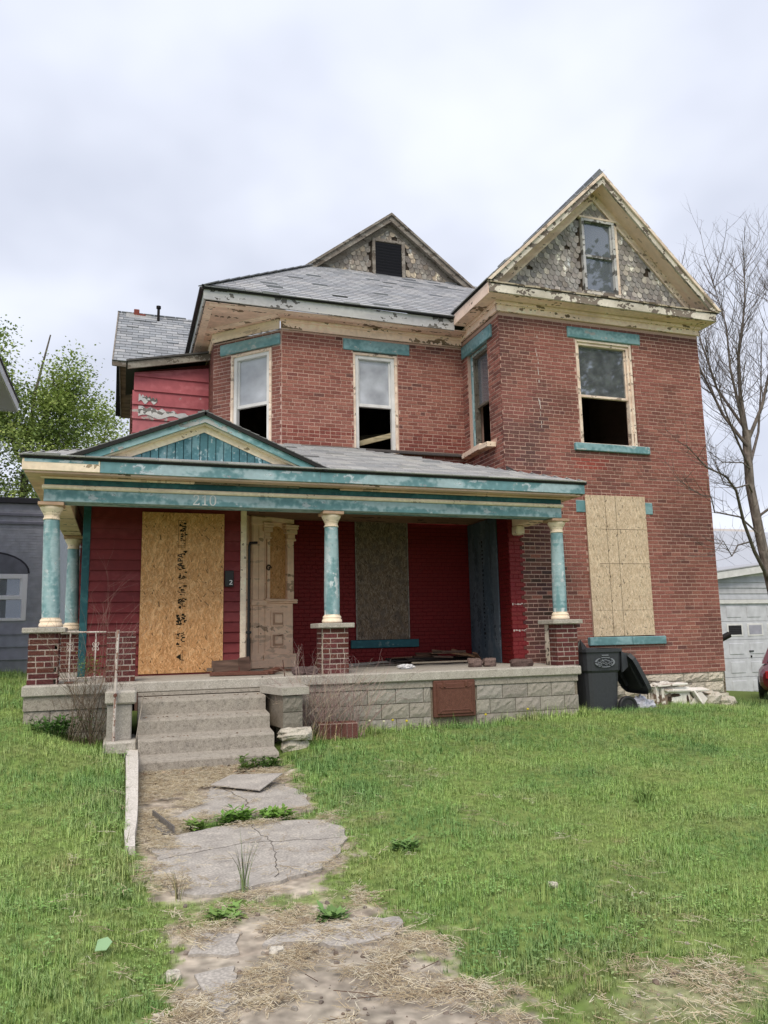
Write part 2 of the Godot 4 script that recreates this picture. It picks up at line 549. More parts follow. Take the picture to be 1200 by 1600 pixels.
# ------------------------------------------------------------------ sky
func sky_image() -> Image:
	var w := 1024
	var h := 512
	var no := FastNoiseLite.new()
	no.seed = 5
	no.noise_type = FastNoiseLite.TYPE_SIMPLEX_SMOOTH
	no.frequency = 1.15
	no.fractal_octaves = 5
	var no2 := FastNoiseLite.new()
	no2.seed = 9
	no2.noise_type = FastNoiseLite.TYPE_SIMPLEX_SMOOTH
	no2.frequency = 0.35
	no2.fractal_octaves = 3
	var d := PackedFloat32Array()
	d.resize(w * h * 3)
	for y in h:
		var el := (0.5 - (y + 0.5) / h) * PI
		for x in w:
			var az := (x + 0.5) / w * TAU
			var c := Vector3(0.22, 0.23, 0.2)
			if el > -0.02:
				var dir := Vector3(cos(az) * cos(el), sin(el), sin(az) * cos(el))
				var q := dir / (maxf(dir.y, 0.0) + 0.22)
				var a := no.get_noise_2d(q.x, q.z)
				var b := no2.get_noise_2d(q.x + 7.0, q.z)
				var t := clampf(0.5 + a * 0.7 + b * 0.6, 0, 1)
				t = t * t * (3 - 2 * t)
				t = 0.25 + 0.75 * t
				var lo := Vector3(0.37, 0.402, 0.492)
				var hi := Vector3(0.625, 0.655, 0.74)
				c = lo.lerp(hi, t)
				c *= 1.0 + 0.22 * smoothstep(0.55, 1.5, el)
				c = c.lerp(Vector3(0.60, 0.635, 0.71), smoothstep(0.3, 0.0, el) * 0.5)
			var i := (y * w + x) * 3
			d[i] = c.x
			d[i + 1] = c.y
			d[i + 2] = c.z
	return Image.create_from_data(w, h, false, Image.FORMAT_RGBF, d.to_byte_array())

# ------------------------------------------------------------------ brickwork
# cells of a wall that are not inside an opening; u along, v up
func wall_cells(mb: MB, o: Vector3, u: Vector3, nrm: Vector3, w: float, h: float, thick: float, holes: Array, tint: Callable, cuts_u := [], cuts_v := []) -> void:
	var us := [0.0, w]
	var vs := [0.0, h]
	us.append_array(cuts_u)
	vs.append_array(cuts_v)
	for q in holes:
		us.append_array([q[0], q[2]])
		vs.append_array([q[1], q[3]])
	us.sort()
	vs.sort()
	for i in us.size() - 1:
		for j in vs.size() - 1:
			var u0: float = us[i]
			var u1: float = us[i + 1]
			var v0: float = vs[j]
			var v1: float = vs[j + 1]
			if u1 - u0 < 0.002 or v1 - v0 < 0.002:
				continue
			var mu := (u0 + u1) * 0.5
			var mv := (v0 + v1) * 0.5
			var inside := false
			for q in holes:
				if mu > q[0] and mu < q[2] and mv > q[1] and mv < q[3]:
					inside = true
			if inside:
				continue
			mb.col = tint.call(o + u * mu + Vector3.UP * mv)
			mb.obox(o + u * mu + Vector3.UP * mv - nrm * thick * 0.5, u * (u1 - u0) * 0.5, Vector3.UP * (v1 - v0) * 0.5, nrm * thick * 0.5)

const COURSE := 0.0706
const BRICK := 0.2034

# every brick of a wall face: [transform, colour, material key]
func lay_bricks(list: Array, o: Vector3, u: Vector3, nrm: Vector3, w: float, h: float, holes: Array, tint: Callable, proud := 0.005, joint := 0.0105) -> void:
	var rows := int(h / COURSE)
	for r in rows:
		var v0 := r * COURSE
		var mv := v0 + COURSE * 0.5
		var spans := [[0.0, w]]
		for q in holes:
			if mv > q[1] and mv < q[3]:
				var nw := []
				for s in spans:
					if q[2] <= s[0] or q[0] >= s[1]:
						nw.append(s)
						continue
					if q[0] > s[0]:
						nw.append([s[0], q[0]])
					if q[2] < s[1]:
						nw.append([q[2], s[1]])
				spans = nw
		var ln := BRICK * 0.5 if r % 7 == 3 else BRICK
		var x0 := -ln * (0.5 if r % 2 == 0 else 0.0) + rng.randf_range(-0.012, 0.012)
		var k := int(-x0 / ln)
		var x := x0
		while x < w:
			var e := x + ln + rng.randf_range(-0.004, 0.004)
			for s in spans:
				var a := maxf(x, s[0]) + joint * 0.5
				var b := minf(e, s[1]) - joint * 0.5
				if b - a < 0.03:
					continue
				var jy := rng.randf_range(-0.0015, 0.0015)
				var m := o + u * (a + b) * 0.5 + Vector3.UP * (mv + jy)
				var c = tint.call(m)
				if c == null:
					continue
				var z := proud + rng.randf_range(-0.003, 0.003)
				var bs := Basis(u * (b - a), Vector3.UP * (COURSE - joint), nrm * 0.05)
				list.append([Transform3D(bs, m + nrm * (z - 0.025)), c])
			x = e
			k += 1

# the pieces that show largest become parts, the rest one joined part
func lay_out(list: Array, called: String, unit: String, m: Material, parent: Node3D, most: int, variants := 1) -> void:
	var order := []
	for i in list.size():
		var t: Transform3D = list[i][0]
		var d := t.origin.length()
		var seen := -t.origin.normalized().dot(t.basis.z.normalized())
		var size := t.basis.x.length() * t.basis.y.length() * maxf(seen, 0.0) / (d * d)
		if absf(t.origin.x) > -t.origin.z * 1.1 or (list[i].size() > 2 and not list[i][2]):
			size = 0.0
		order.append([size, i])
	order.sort_custom(func(p, q): return p[0] > q[0])
	var rest := MB.new()
	for k in order.size():
		var it = list[order[k][1]]
		var un := unit if variants == 1 else "%s%d" % [unit, order[k][1] % variants]
		if k < most and order[k][0] > 0.0:
			piece(called, it[0], un, it[1], m, parent)
		else:
			rest.col = it[1]
			rest.add(units[un], it[0])
	if rest.v.size() > 0:
		part(called + "work", rest, m, parent, true)

func brick_colour(m: Vector3) -> Color:
	var pal := [LN(166, 109, 98), LN(172, 113, 102), LN(159, 103, 93), LN(177, 120, 107), LN(153, 98, 89), LN(169, 114, 102)]
	var c: Color = pal[rng.randi() % pal.size()]
	if rng.randf() < 0.02:
		c = LN(128, 88, 83)
	return jit(c, 0.08)

# bricks of the wing's face: soot where the old downspout ran, a dirty band below the cornice
func wing_brick(m: Vector3) -> Variant:
	if m.x < 6.50 and m.y < 1.95:
		return jit(LN(138, 52, 55), 0.05)
	var c := brick_colour(m)
	var stain := 0.0
	var edge := noise.get_noise_2d(m.x * 3.0, m.y * 1.6) * 0.25
	if m.y < 2.3:
		stain = smoothstep(0.55, 0.25, absf(m.x - 6.86) + edge)
	else:
		stain = maxf(smoothstep(0.42, 0.15, absf(m.x - 6.95) + edge) * smoothstep(5.2, 3.4, m.y), 0.75 * smoothstep(0.75, 0.0, m.x - 6.25 + edge) * smoothstep(2.3, 3.0, m.y))
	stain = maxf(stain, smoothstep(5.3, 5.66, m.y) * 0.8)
	if m.y < 2.3 and rng.randf() < stain * 0.9:
		c = c.lerp(jit(LN(72, 58, 56), 0.25), 0.5 + 0.5 * rng.randf())
	elif m.y >= 2.3:
		c = c.lerp(jit(LN(100, 78, 78), 0.15), clampf(stain * rng.randf_range(0.5, 1.1), 0, 0.8))
	# run-off below the upper sill, and a patch of newer brick beside it
	if m.y < 3.18 and m.y > 2.3:
		var run := maxf(smoothstep(0.22, 0.05, absf(m.x - 7.72) + edge), smoothstep(0.2, 0.05, absf(m.x - 9.2) + edge)) * smoothstep(2.35, 3.1, m.y)
		c = c.lerp(jit(LN(104, 80, 76), 0.12), run * 0.6)
		if absf(m.x - 7.95) < 0.35 and m.y > 2.85 and m.y < 3.05:
			c = jit(LN(176, 92, 82), 0.06)
	if m.y < 0.3 and m.y > -0.45 and rng.randf() < 0.3 * smoothstep(0.6, 0.0, absf(m.x - 8.2)):
		c = c.lerp(LN(150, 120, 112), 0.5)
	var k := noise.get_noise_2d(m.x * 1.3 + 40.0, m.y * 1.3)
	c = c.lerp(LN(174, 112, 103), clampf(k * 1.4, 0, 0.6)) if k > 0 else c.lerp(LN(120, 80, 75), clampf(-k * 1.4, 0, 0.6))
	return c

func main_brick(m: Vector3) -> Variant:
	if m.y < 2.3:
		return jit(LN(120, 30, 32), 0.06)
	var c := brick_colour(m)
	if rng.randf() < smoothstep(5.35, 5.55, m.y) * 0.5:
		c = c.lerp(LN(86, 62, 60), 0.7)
	if m.y < 3.75 and rng.randf() < 0.75:
		c = c.lerp(jit(LN(142, 76, 69), 0.1), 0.7)
	return c

func mortar_colour(m: Vector3) -> Color:
	if m.z < -13.0 and m.y < 2.3:
		return LN(108, 27, 30)
	if m.x < 6.50 and m.y < 1.95 and m.z > -12.0:
		return LN(138, 46, 50)
	return LN(218, 182, 168)

var noise := FastNoiseLite.new()

# ------------------------------------------------------------------ small builders of the house
# roof face: eave corner o, unit u along the eave, unit w up the slope, outline in (u, w)
func roof_face(o: Vector3, u: Vector3, w: Vector3, poly: PackedVector2Array, parent: Node3D, called: String, tones: Array, course := 0.135, tab := 0.30) -> void:
	var nrm := u.cross(w).normalized()
	if nrm.y < 0:
		nrm = -nrm
	var deck := MB.new()
	deck.col = LN(46, 44, 44)
	deck.slab(o, u, w, poly, nrm, 0.05)
	var face := part(called, deck, M.plain, parent)
	var mb := MB.new()
	var wmax := 0.0
	for p in poly:
		wmax = maxf(wmax, p.y)
	var r := 0
	var wy := -0.02
	while wy < wmax:
		var y := clampf(wy + course * 0.4, 0.005, wmax - 0.005)
		var lo := 1e9
		var hi := -1e9
		for i in poly.size():
			var p := poly[i]
			var q := poly[(i + 1) % poly.size()]
			if (p.y <= y and q.y > y) or (q.y <= y and p.y > y):
				var x := lerpf(p.x, q.x, (y - p.y) / (q.y - p.y))
				lo = minf(lo, x)
				hi = maxf(hi, x)
		if hi > lo:
			var x := lo - (tab * 0.5 if r % 2 == 0 else 0.0) - rng.randf() * 0.05
			while x < hi:
				var a := maxf(x + 0.004, lo)
				var b := minf(x + tab - 0.004, hi)
				if b - a > 0.02 and rng.randf() > 0.008:
					var c: Color = tones[rng.randi() % tones.size()]
					mb.col = jit(c, 0.05)
					var lift := 0.016 + (rng.randf_range(0.01, 0.025) if rng.randf() < 0.06 else 0.0)
					var dy := rng.randf_range(-0.006, 0.006)
					var p0 := o + u * a + w * (wy + dy)
					var p1 := o + u * b + w * (wy + dy + rng.randf_range(-0.003, 0.003))
					var t0 := o + u * a + w * (wy + course + 0.02)
					var t1 := o + u * b + w * (wy + course + 0.02)
					mb.hexa([p0 + nrm * lift, p1 + nrm * lift, t1 + nrm * 0.004, t0 + nrm * 0.004, p0, p1, t1, t0])
				x += tab
		wy += course
		r += 1
	part("shingles", mb, M.shingle, face, true)

func simple_part(called: String, a: Vector3, b: Vector3, m: Material, parent: Node3D, ch := 0.006, col := Color(1, 1, 1)) -> MeshInstance3D:
	var mb := MB.new()
	mb.col = col
	mb.box(a, b, ch)
	return part(called, mb, m, parent)

func bar_part(called: String, p: Vector3, q: Vector3, w: float, h: float, m: Material, parent: Node3D, up := Vector3.UP, ch := 0.005, col := Color(1, 1, 1)) -> MeshInstance3D:
	var mb := MB.new()
	mb.col = col
	mb.bar(p, q, up, w, h, ch)
	return part(called, mb, m, parent)

# sash window in a wall opening. o lower-left corner, u along, nrm out; w x h; frame face lies 'deep' behind the wall face
func window(parent: Node3D, o: Vector3, u: Vector3, nrm: Vector3, w: float, h: float, meet: float, fw: float, deep: float, fm: Material, top_pane: Material, low_pane: Material, shade := LN(230, 230, 230), outer: Material = null) -> MeshInstance3D:
	var up := Vector3.UP
	var z := o - nrm * deep
	var mb := MB.new()
	mb.col = shade
	var ow := 0.05 if outer else 0.0
	if outer:
		var ob := MB.new()
		for s in [[0.0, ow], [w - ow, w]]:
			ob.obox(z + u * (s[0] + s[1]) * 0.5 + up * h * 0.5 + nrm * 0.02, u * ow * 0.5, up * h * 0.5, nrm * 0.06, 0.005)
		ob.obox(z + u * w * 0.5 + up * (h - ow * 0.5) + nrm * 0.02, u * (w * 0.5 - ow), up * ow * 0.5, nrm * 0.06, 0.005)
		part("window_casing", ob, outer, parent)
	var x0 := ow
	var x1 := w - ow
	var h1 := h - ow
	for s in [x0 + fw * 0.5, x1 - fw * 0.5]:
		mb.obox(z + u * s + up * h1 * 0.5, u * fw * 0.5, up * h1 * 0.5, nrm * 0.05, 0.005)
	mb.obox(z + u * (x0 + x1) * 0.5 + up * (h1 - fw * 0.5), u * ((x1 - x0) * 0.5 - fw), up * fw * 0.5, nrm * 0.05, 0.005)
	mb.obox(z + u * (x0 + x1) * 0.5 + up * fw * 0.3, u * ((x1 - x0) * 0.5 - fw), up * fw * 0.3, nrm * 0.05, 0.005)
	var f := part("window", mb, fm, parent)
	var rail := MB.new()
	rail.col = shade
	rail.obox(z + u * (x0 + x1) * 0.5 + up * meet - nrm * 0.015, u * ((x1 - x0) * 0.5 - fw), up * fw * 0.45, nrm * 0.03, 0.004)
	for s in [x0 + fw * 1.25, x1 - fw * 1.25]:
		rail.obox(z + u * s + up * (meet + h1 - fw) * 0.5 - nrm * 0.018, u * fw * 0.25, up * (h1 - fw - meet) * 0.5, nrm * 0.025, 0.004)
	part("sash", rail, fm, f)
	if top_pane:
		var p := MB.new()
		p.obox(z + u * (x0 + x1) * 0.5 + up * (meet + h1 - fw) * 0.5 - nrm * 0.02, u * ((x1 - x0) * 0.5 - fw), up * (h1 - fw - meet) * 0.5, nrm * 0.002)
		part("pane", p, top_pane, f)
	if low_pane:
		var p := MB.new()
		p.obox(z + u * (x0 + x1) * 0.5 + up * (fw * 0.6 + meet) * 0.5 - nrm * 0.03, u * ((x1 - x0) * 0.5 - fw), up * (meet - fw * 0.6) * 0.5, nrm * 0.002)
		part("pane", p, low_pane, f)
	return f

func pier(house: Node3D, cx: float, zf: float, wd: float, cap: bool, list: Array) -> void:
	var y0 := -0.56
	var h := 9 * COURSE
	var core := MB.new()
	core.col = LN(206, 190, 180)
	core.box(Vector3(cx - wd * 0.5 + 0.006, y0, zf - wd + 0.006), Vector3(cx + wd * 0.5 - 0.006, y0 + h, zf - 0.006))
	var p := part("porch_pier", core, M.mortar, house)
	var mine := []
	var tone := func(_m): return jit(LN(116, 68, 64) if rng.randf() < 0.75 else LN(102, 58, 56), 0.12)
	var faces := [[Vector3(cx - wd * 0.5, y0, zf - 0.006), Vector3(1, 0, 0), Vector3(0, 0, 1)], [Vector3(cx + wd * 0.5 - 0.006, y0, zf), Vector3(0, 0, -1), Vector3(1, 0, 0)], [Vector3(cx - wd * 0.5 + 0.006, y0, zf - wd), Vector3(0, 0, 1), Vector3(-1, 0, 0)]]
	for f in faces:
		lay_bricks(mine, f[0], f[1], f[2], wd, h + 0.01, [], tone, 0.006, 0.012)
	list.append([p, mine])
	if cap:
		var cb := MB.new()
		cb.box(Vector3(cx - wd * 0.5 - 0.075, y0 + h + 0.002, zf - wd - 0.06), Vector3(cx + wd * 0.5 + 0.075, y0 + h + 0.068, zf + 0.055), 0.008)
		part("pier_cap", cb, M.concrete, p)

func column(house: Node3D, cx: float, cz: float, y0: float, y1: float, top_shift: float) -> void:
	var H := y1 - y0
	var lean := Vector3(top_shift / H, 0, 0)
	var sh := MB.new()
	sh.col = Color(1, 1, 1)
	sh.lathe(Vector3(cx, y0, cz), [Vector2(0.109, 0.10), Vector2(0.111, 0.4), Vector2(0.105, 0.8), Vector2(0.096, H - 0.22), Vector2(0.096, H - 0.20)], 28, lean)
	var s := part("porch_column", sh, M.teal_post, house)
	var b := MB.new()
	b.lathe(Vector3(cx, y0, cz), [Vector2(0.000, 0.001), Vector2(0.140, 0.001), Vector2(0.145, 0.02), Vector2(0.139, 0.045), Vector2(0.128, 0.05), Vector2(0.128, 0.06), Vector2(0.133, 0.075), Vector2(0.126, 0.095), Vector2(0.114, 0.10), Vector2(0.111, 0.115), Vector2(0.085, 0.118)], 28, lean)
	part("column_base", b, M.cream_smooth, s)
	var c := MB.new()
	c.lathe(Vector3(cx, y0, cz), [Vector2(0.085, H - 0.222), Vector2(0.104, H - 0.222), Vector2(0.107, H - 0.212), Vector2(0.102, H - 0.20), Vector2(0.095, H - 0.198), Vector2(0.095, H - 0.160), Vector2(0.105, H - 0.150), Vector2(0.105, H - 0.138), Vector2(0.119, H - 0.115), Vector2(0.136, H - 0.085), Vector2(0.141, H - 0.065), Vector2(0.136, H - 0.05), Vector2(0.000, H - 0.048)], 28, lean)
	part("column_capital", c, M.cream_smooth, s)
	var a := MB.new()
	a.col = LN(206, 186, 178)
	a.box(Vector3(cx + top_shift - 0.155, y1 - 0.048, cz - 0.155), Vector3(cx + top_shift + 0.155, y1 - 0.002, cz + 0.155), 0.006)
	part("abacus", a, M.cream_smooth, s)

func word(text: String, at: Vector3, h: float, b: Basis, m: Material, parent: Node3D, called: String, face := "Droid Sans", weight := 400, italic := false) -> MeshInstance3D:
	var t := TextMesh.new()
	var f := SystemFont.new()
	f.font_names = PackedStringArray([face])
	f.font_weight = weight
	f.font_italic = italic
	t.font = f
	t.text = text
	t.font_size = 64
	t.pixel_size = h / 46.0
	t.depth = 0.006
	t.material = m
	var mi := MeshInstance3D.new()
	mi.name = called
	mi.mesh = t
	mi.transform = Transform3D(b, at - origins[parent])
	parent.add_child(mi, true)
	return mi

# ------------------------------------------------------------------ the house
var house: Node3D

func build_house() -> void:
	house = thing("brick_house", "abandoned two storey red brick house with teal trim, boarded openings and a columned porch", "house", Vector3(4.5, -1.45, -12.5))
	build_walls()
	build_roofs()
	build_wing_gable()
	build_upper_windows()
	build_porch_base()
	build_porch_top()
	build_vestibule()
	build_rear()

func build_walls() -> void:
	# wing, front
	var wo := Vector3(6.25, -0.83, -11.75)
	var wing_holes := [[1.56, 4.13, 2.80, 6.18]]
	var mb := MB.new()
	wall_cells(mb, wo + Vector3(0.012, 0, 0), Vector3.RIGHT, Vector3.BACK, 4.353, 6.49, 0.3, wing_holes, mortar_colour, [0.25], [2.78])
	var wing := part("wall", mb, M.mortar, house)
	var list := []
	var no_go := [[1.56, 4.13, 2.80, 6.18], [1.40, 6.15, 2.99, 6.37], [1.41, 4.01, 3.02, 4.15], [1.57, 0.70, 2.82, 3.18], [1.40, 2.88, 3.00, 3.09], [1.46, 0.54, 3.05, 0.67]]
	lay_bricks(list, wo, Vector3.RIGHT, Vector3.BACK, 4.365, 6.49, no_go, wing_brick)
	var plain := []
	var painted := []
	for it in list:
		var m: Vector3 = it[0].origin
		(painted if (m.x < 6.5 and m.y < 1.95) else plain).append(it)
	lay_out(plain, "brick", "brick", M.brick, wing, 190)
	lay_out(painted, "painted_brick", "brick", M.red_brick, wing, 12)
	# lime run-off on the painted corner
	var lime := MB.new()
	lime.col = LN(208, 196, 190)
	for y in [-0.02, 0.42]:
		var x := 6.27
		while x < 6.5:
			var a := rng.randf_range(0.012, 0.04)
			lime.box(Vector3(x, y + rng.randf_range(-0.01, 0.01), -11.744), Vector3(x + a, y + rng.randf_range(0.014, 0.03), -11.7405))
			x += a * rng.randf_range(1.0, 1.8)
	var ly := 3.55
	while ly < 5.5:
		if rng.randf() < 0.62:
			var lx := 6.985 + 0.012 * (5.5 - ly) + noise.get_noise_1d(ly * 9.0) * 0.05
			lime.box(Vector3(lx, ly, -11.744), Vector3(lx + rng.randf_range(0.006, 0.018), ly + rng.randf_range(0.03, 0.10), -11.7405))
		ly += 0.07
	part("lime_stain", lime, M.plain, wing)
	# wing, left side
	var lo := Vector3(6.256, -0.56, -13.35)
	var side_holes := [[0.25, 3.93, 1.10, 5.88]]
	mb = MB.new()
	wall_cells(mb, lo, Vector3.BACK, Vector3.LEFT, 1.594, 6.21, 0.29, side_holes, func(m): return LN(104, 22, 26) if m.y < 2.0 else LN(218, 182, 168), [], [2.56])
	var side := part("wall", mb, M.mortar, house)
	list = []
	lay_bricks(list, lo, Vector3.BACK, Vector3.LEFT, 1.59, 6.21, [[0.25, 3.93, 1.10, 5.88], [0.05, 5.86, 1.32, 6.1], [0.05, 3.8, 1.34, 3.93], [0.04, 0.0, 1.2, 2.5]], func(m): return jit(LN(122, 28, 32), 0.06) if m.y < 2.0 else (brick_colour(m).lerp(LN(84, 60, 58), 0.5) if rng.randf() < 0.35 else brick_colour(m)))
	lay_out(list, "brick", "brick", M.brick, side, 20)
	# main wall, front
	var mo := Vector3(2.64, -0.56, -13.35)
	var hole := [1.36, 3.86, 2.25, 5.85]
	mb = MB.new()
	wall_cells(mb, mo, Vector3.RIGHT, Vector3.BACK, 3.62, 6.105, 0.3, [hole], mortar_colour, [], [2.86])
	var front := part("wall", mb, M.mortar, house)
	list = []
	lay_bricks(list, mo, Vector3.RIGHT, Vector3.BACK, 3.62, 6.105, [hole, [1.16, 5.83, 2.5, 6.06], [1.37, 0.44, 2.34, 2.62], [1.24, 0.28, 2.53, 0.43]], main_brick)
	plain = []
	painted = []
	for it in list:
		(painted if it[0].origin.y < 2.3 else plain).append(it)
	lay_out(plain, "brick", "brick", M.brick, front, 40)
	lay_out(painted, "painted_brick", "brick", M.red_brick, front, 0)
	# the slanted side of the bay
	var u := Vector3(1, 0, 1).normalized()
	var nb := Vector3(-1, 0, 1).normalized()
	var bo := Vector3(1.54, 2.2, -14.45)
	mb = MB.new()
	wall_cells(mb, bo, u, nb, 1.556, 3.345, 0.25, [[0.43, 1.22, 1.345, 3.05]], func(_m): return LN(212, 180, 170))
	var bay := part("wall", mb, M.mortar, house)
	list = []
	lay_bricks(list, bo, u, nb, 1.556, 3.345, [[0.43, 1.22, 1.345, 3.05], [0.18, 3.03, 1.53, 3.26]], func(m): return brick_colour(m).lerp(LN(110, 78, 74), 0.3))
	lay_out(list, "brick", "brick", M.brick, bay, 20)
	# left flank of the main block and right flank of the wing
	mb = MB.new()
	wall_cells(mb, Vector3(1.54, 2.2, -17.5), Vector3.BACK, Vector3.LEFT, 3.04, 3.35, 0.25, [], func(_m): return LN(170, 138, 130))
	var flank := part("wall", mb, M.mortar, house)
	list = []
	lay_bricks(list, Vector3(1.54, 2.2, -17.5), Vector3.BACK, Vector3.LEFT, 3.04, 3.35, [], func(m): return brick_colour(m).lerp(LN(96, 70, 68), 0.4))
	lay_out(list, "brick", "brick", M.brick, flank, 0)
	mb = MB.new()
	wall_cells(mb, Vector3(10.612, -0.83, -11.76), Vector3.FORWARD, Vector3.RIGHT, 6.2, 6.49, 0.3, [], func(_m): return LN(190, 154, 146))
	flank = part("wall", mb, M.mortar, house)
	list = []
	lay_bricks(list, Vector3(10.612, -0.83, -11.765), Vector3.FORWARD, Vector3.RIGHT, 6.2, 6.49, [], func(m): return brick_colour(m))
	lay_out(list, "brick", "brick", M.brick, flank, 0)
	# rough limestone under the wing
	var fo := MB.new()
	fo.col = LN(150, 142, 130)
	fo.box(Vector3(6.3, -2.1, -12.1), Vector3(10.63, -0.834, -11.79))
	fo.box(Vector3(10.3, -2.4, -18.0), Vector3(10.63, -0.834, -12.1))
	var found := part("foundation", fo, M.stone, house)
	list = []
	var y := -0.835
	var hs := [0.17, 0.21, 0.23, 0.2, 0.22]
	for r in 5:
		var h: float = hs[r]
		var x := 6.72 + rng.randf() * 0.2
		while x < 10.66:
			var w := rng.randf_range(0.35, 0.85)
			var e := minf(x + w, 10.66)
			if e - x > 0.12:
				var k := rng.randf_range(0.78, 1.05)
				list.append([Transform3D(Basis(Vector3(e - x - 0.012, 0, 0), Vector3(0, h - 0.012, 0), Vector3(0, 0, 0.13)), Vector3((x + e) * 0.5, y - h * 0.5, -11.775)), Color(k, k * 0.985, k * 0.95)])
			x = e
		y -= h
	lay_out(list, "stone", "block", M.stone, found, 60, 3)
	# rooms behind the openings
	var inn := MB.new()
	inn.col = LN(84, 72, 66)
	inn.box(Vector3(1.85, 2.42, -18), Vector3(10.3, 2.58, -14.75))
	inn.box(Vector3(2.95, 2.42, -14.75), Vector3(10.3, 2.58, -13.7))
	inn.box(Vector3(6.6, 2.42, -13.7), Vector3(10.3, 2.58, -12.08))
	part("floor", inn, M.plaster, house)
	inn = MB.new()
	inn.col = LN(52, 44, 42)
	inn.box(Vector3(1.85, 5.80, -18), Vector3(10.3, 5.9, -14.75))
	inn.box(Vector3(2.95, 5.80, -14.75), Vector3(10.3, 5.9, -13.68))
	inn.box(Vector3(6.6, 5.80, -13.68), Vector3(10.3, 5.9, -12.08))
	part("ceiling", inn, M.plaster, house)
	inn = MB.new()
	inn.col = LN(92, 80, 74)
	inn.box(Vector3(1.3, -1.8, -18.2), Vector3(10.6, 5.9, -18.0))
	inn.box(Vector3(1.85, 2.58, -16.4), Vector3(6.4, 5.8, -16.3))
	inn.box(Vector3(6.58, 2.58, -15.2), Vector3(10.3, 5.8, -15.1))
	inn.box(Vector3(6.28, 2.58, -18), Vector3(6.42, 5.8, -13.7))
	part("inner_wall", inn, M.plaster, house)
	# stripped studs seen through the wing's window
	for k in 5:
		simple_part("stud", Vector3(8.0 + k * 0.36, 2.6, -14.4), Vector3(8.06 + k * 0.36, 5.7, -14.3), M.wood_up, house, 0.0, LN(92, 80, 70))
	simple_part("wallboard", Vector3(8.55, 2.6, -14.5), Vector3(9.15, 4.6, -14.46), M.plaster, house, 0.0, LN(120, 106, 100))

func ring(d: float, s: float, yb: float, xc: float, A: float) -> Array:
	var right := PackedVector2Array([Vector2(xc, A), Vector2(xc + (A - yb) / s, yb), Vector2(xc + maxf(A - d - yb, 0.0) / s, yb), Vector2(xc, A - d)])
	var left := PackedVector2Array([Vector2(xc, A), Vector2(xc - (A - yb) / s, yb), Vector2(xc - maxf(A - d - yb, 0.0) / s, yb), Vector2(xc, A - d)])
	return [left, right]

# two raking boards that meet at the apex
func rakes(called: String, parent: Node3D, xc: float, A: float, s: float, d: float, yb: float, z: float, depth: float, m: Material, col := Color(1, 1, 1)) -> void:
	for poly in ring(d, s, yb, xc, A):
		var mb := MB.new()
		mb.col = col
		mb.slab(Vector3(0, 0, z), Vector3.RIGHT, Vector3.UP, poly, Vector3.BACK, depth)
		part(called, mb, m, parent)

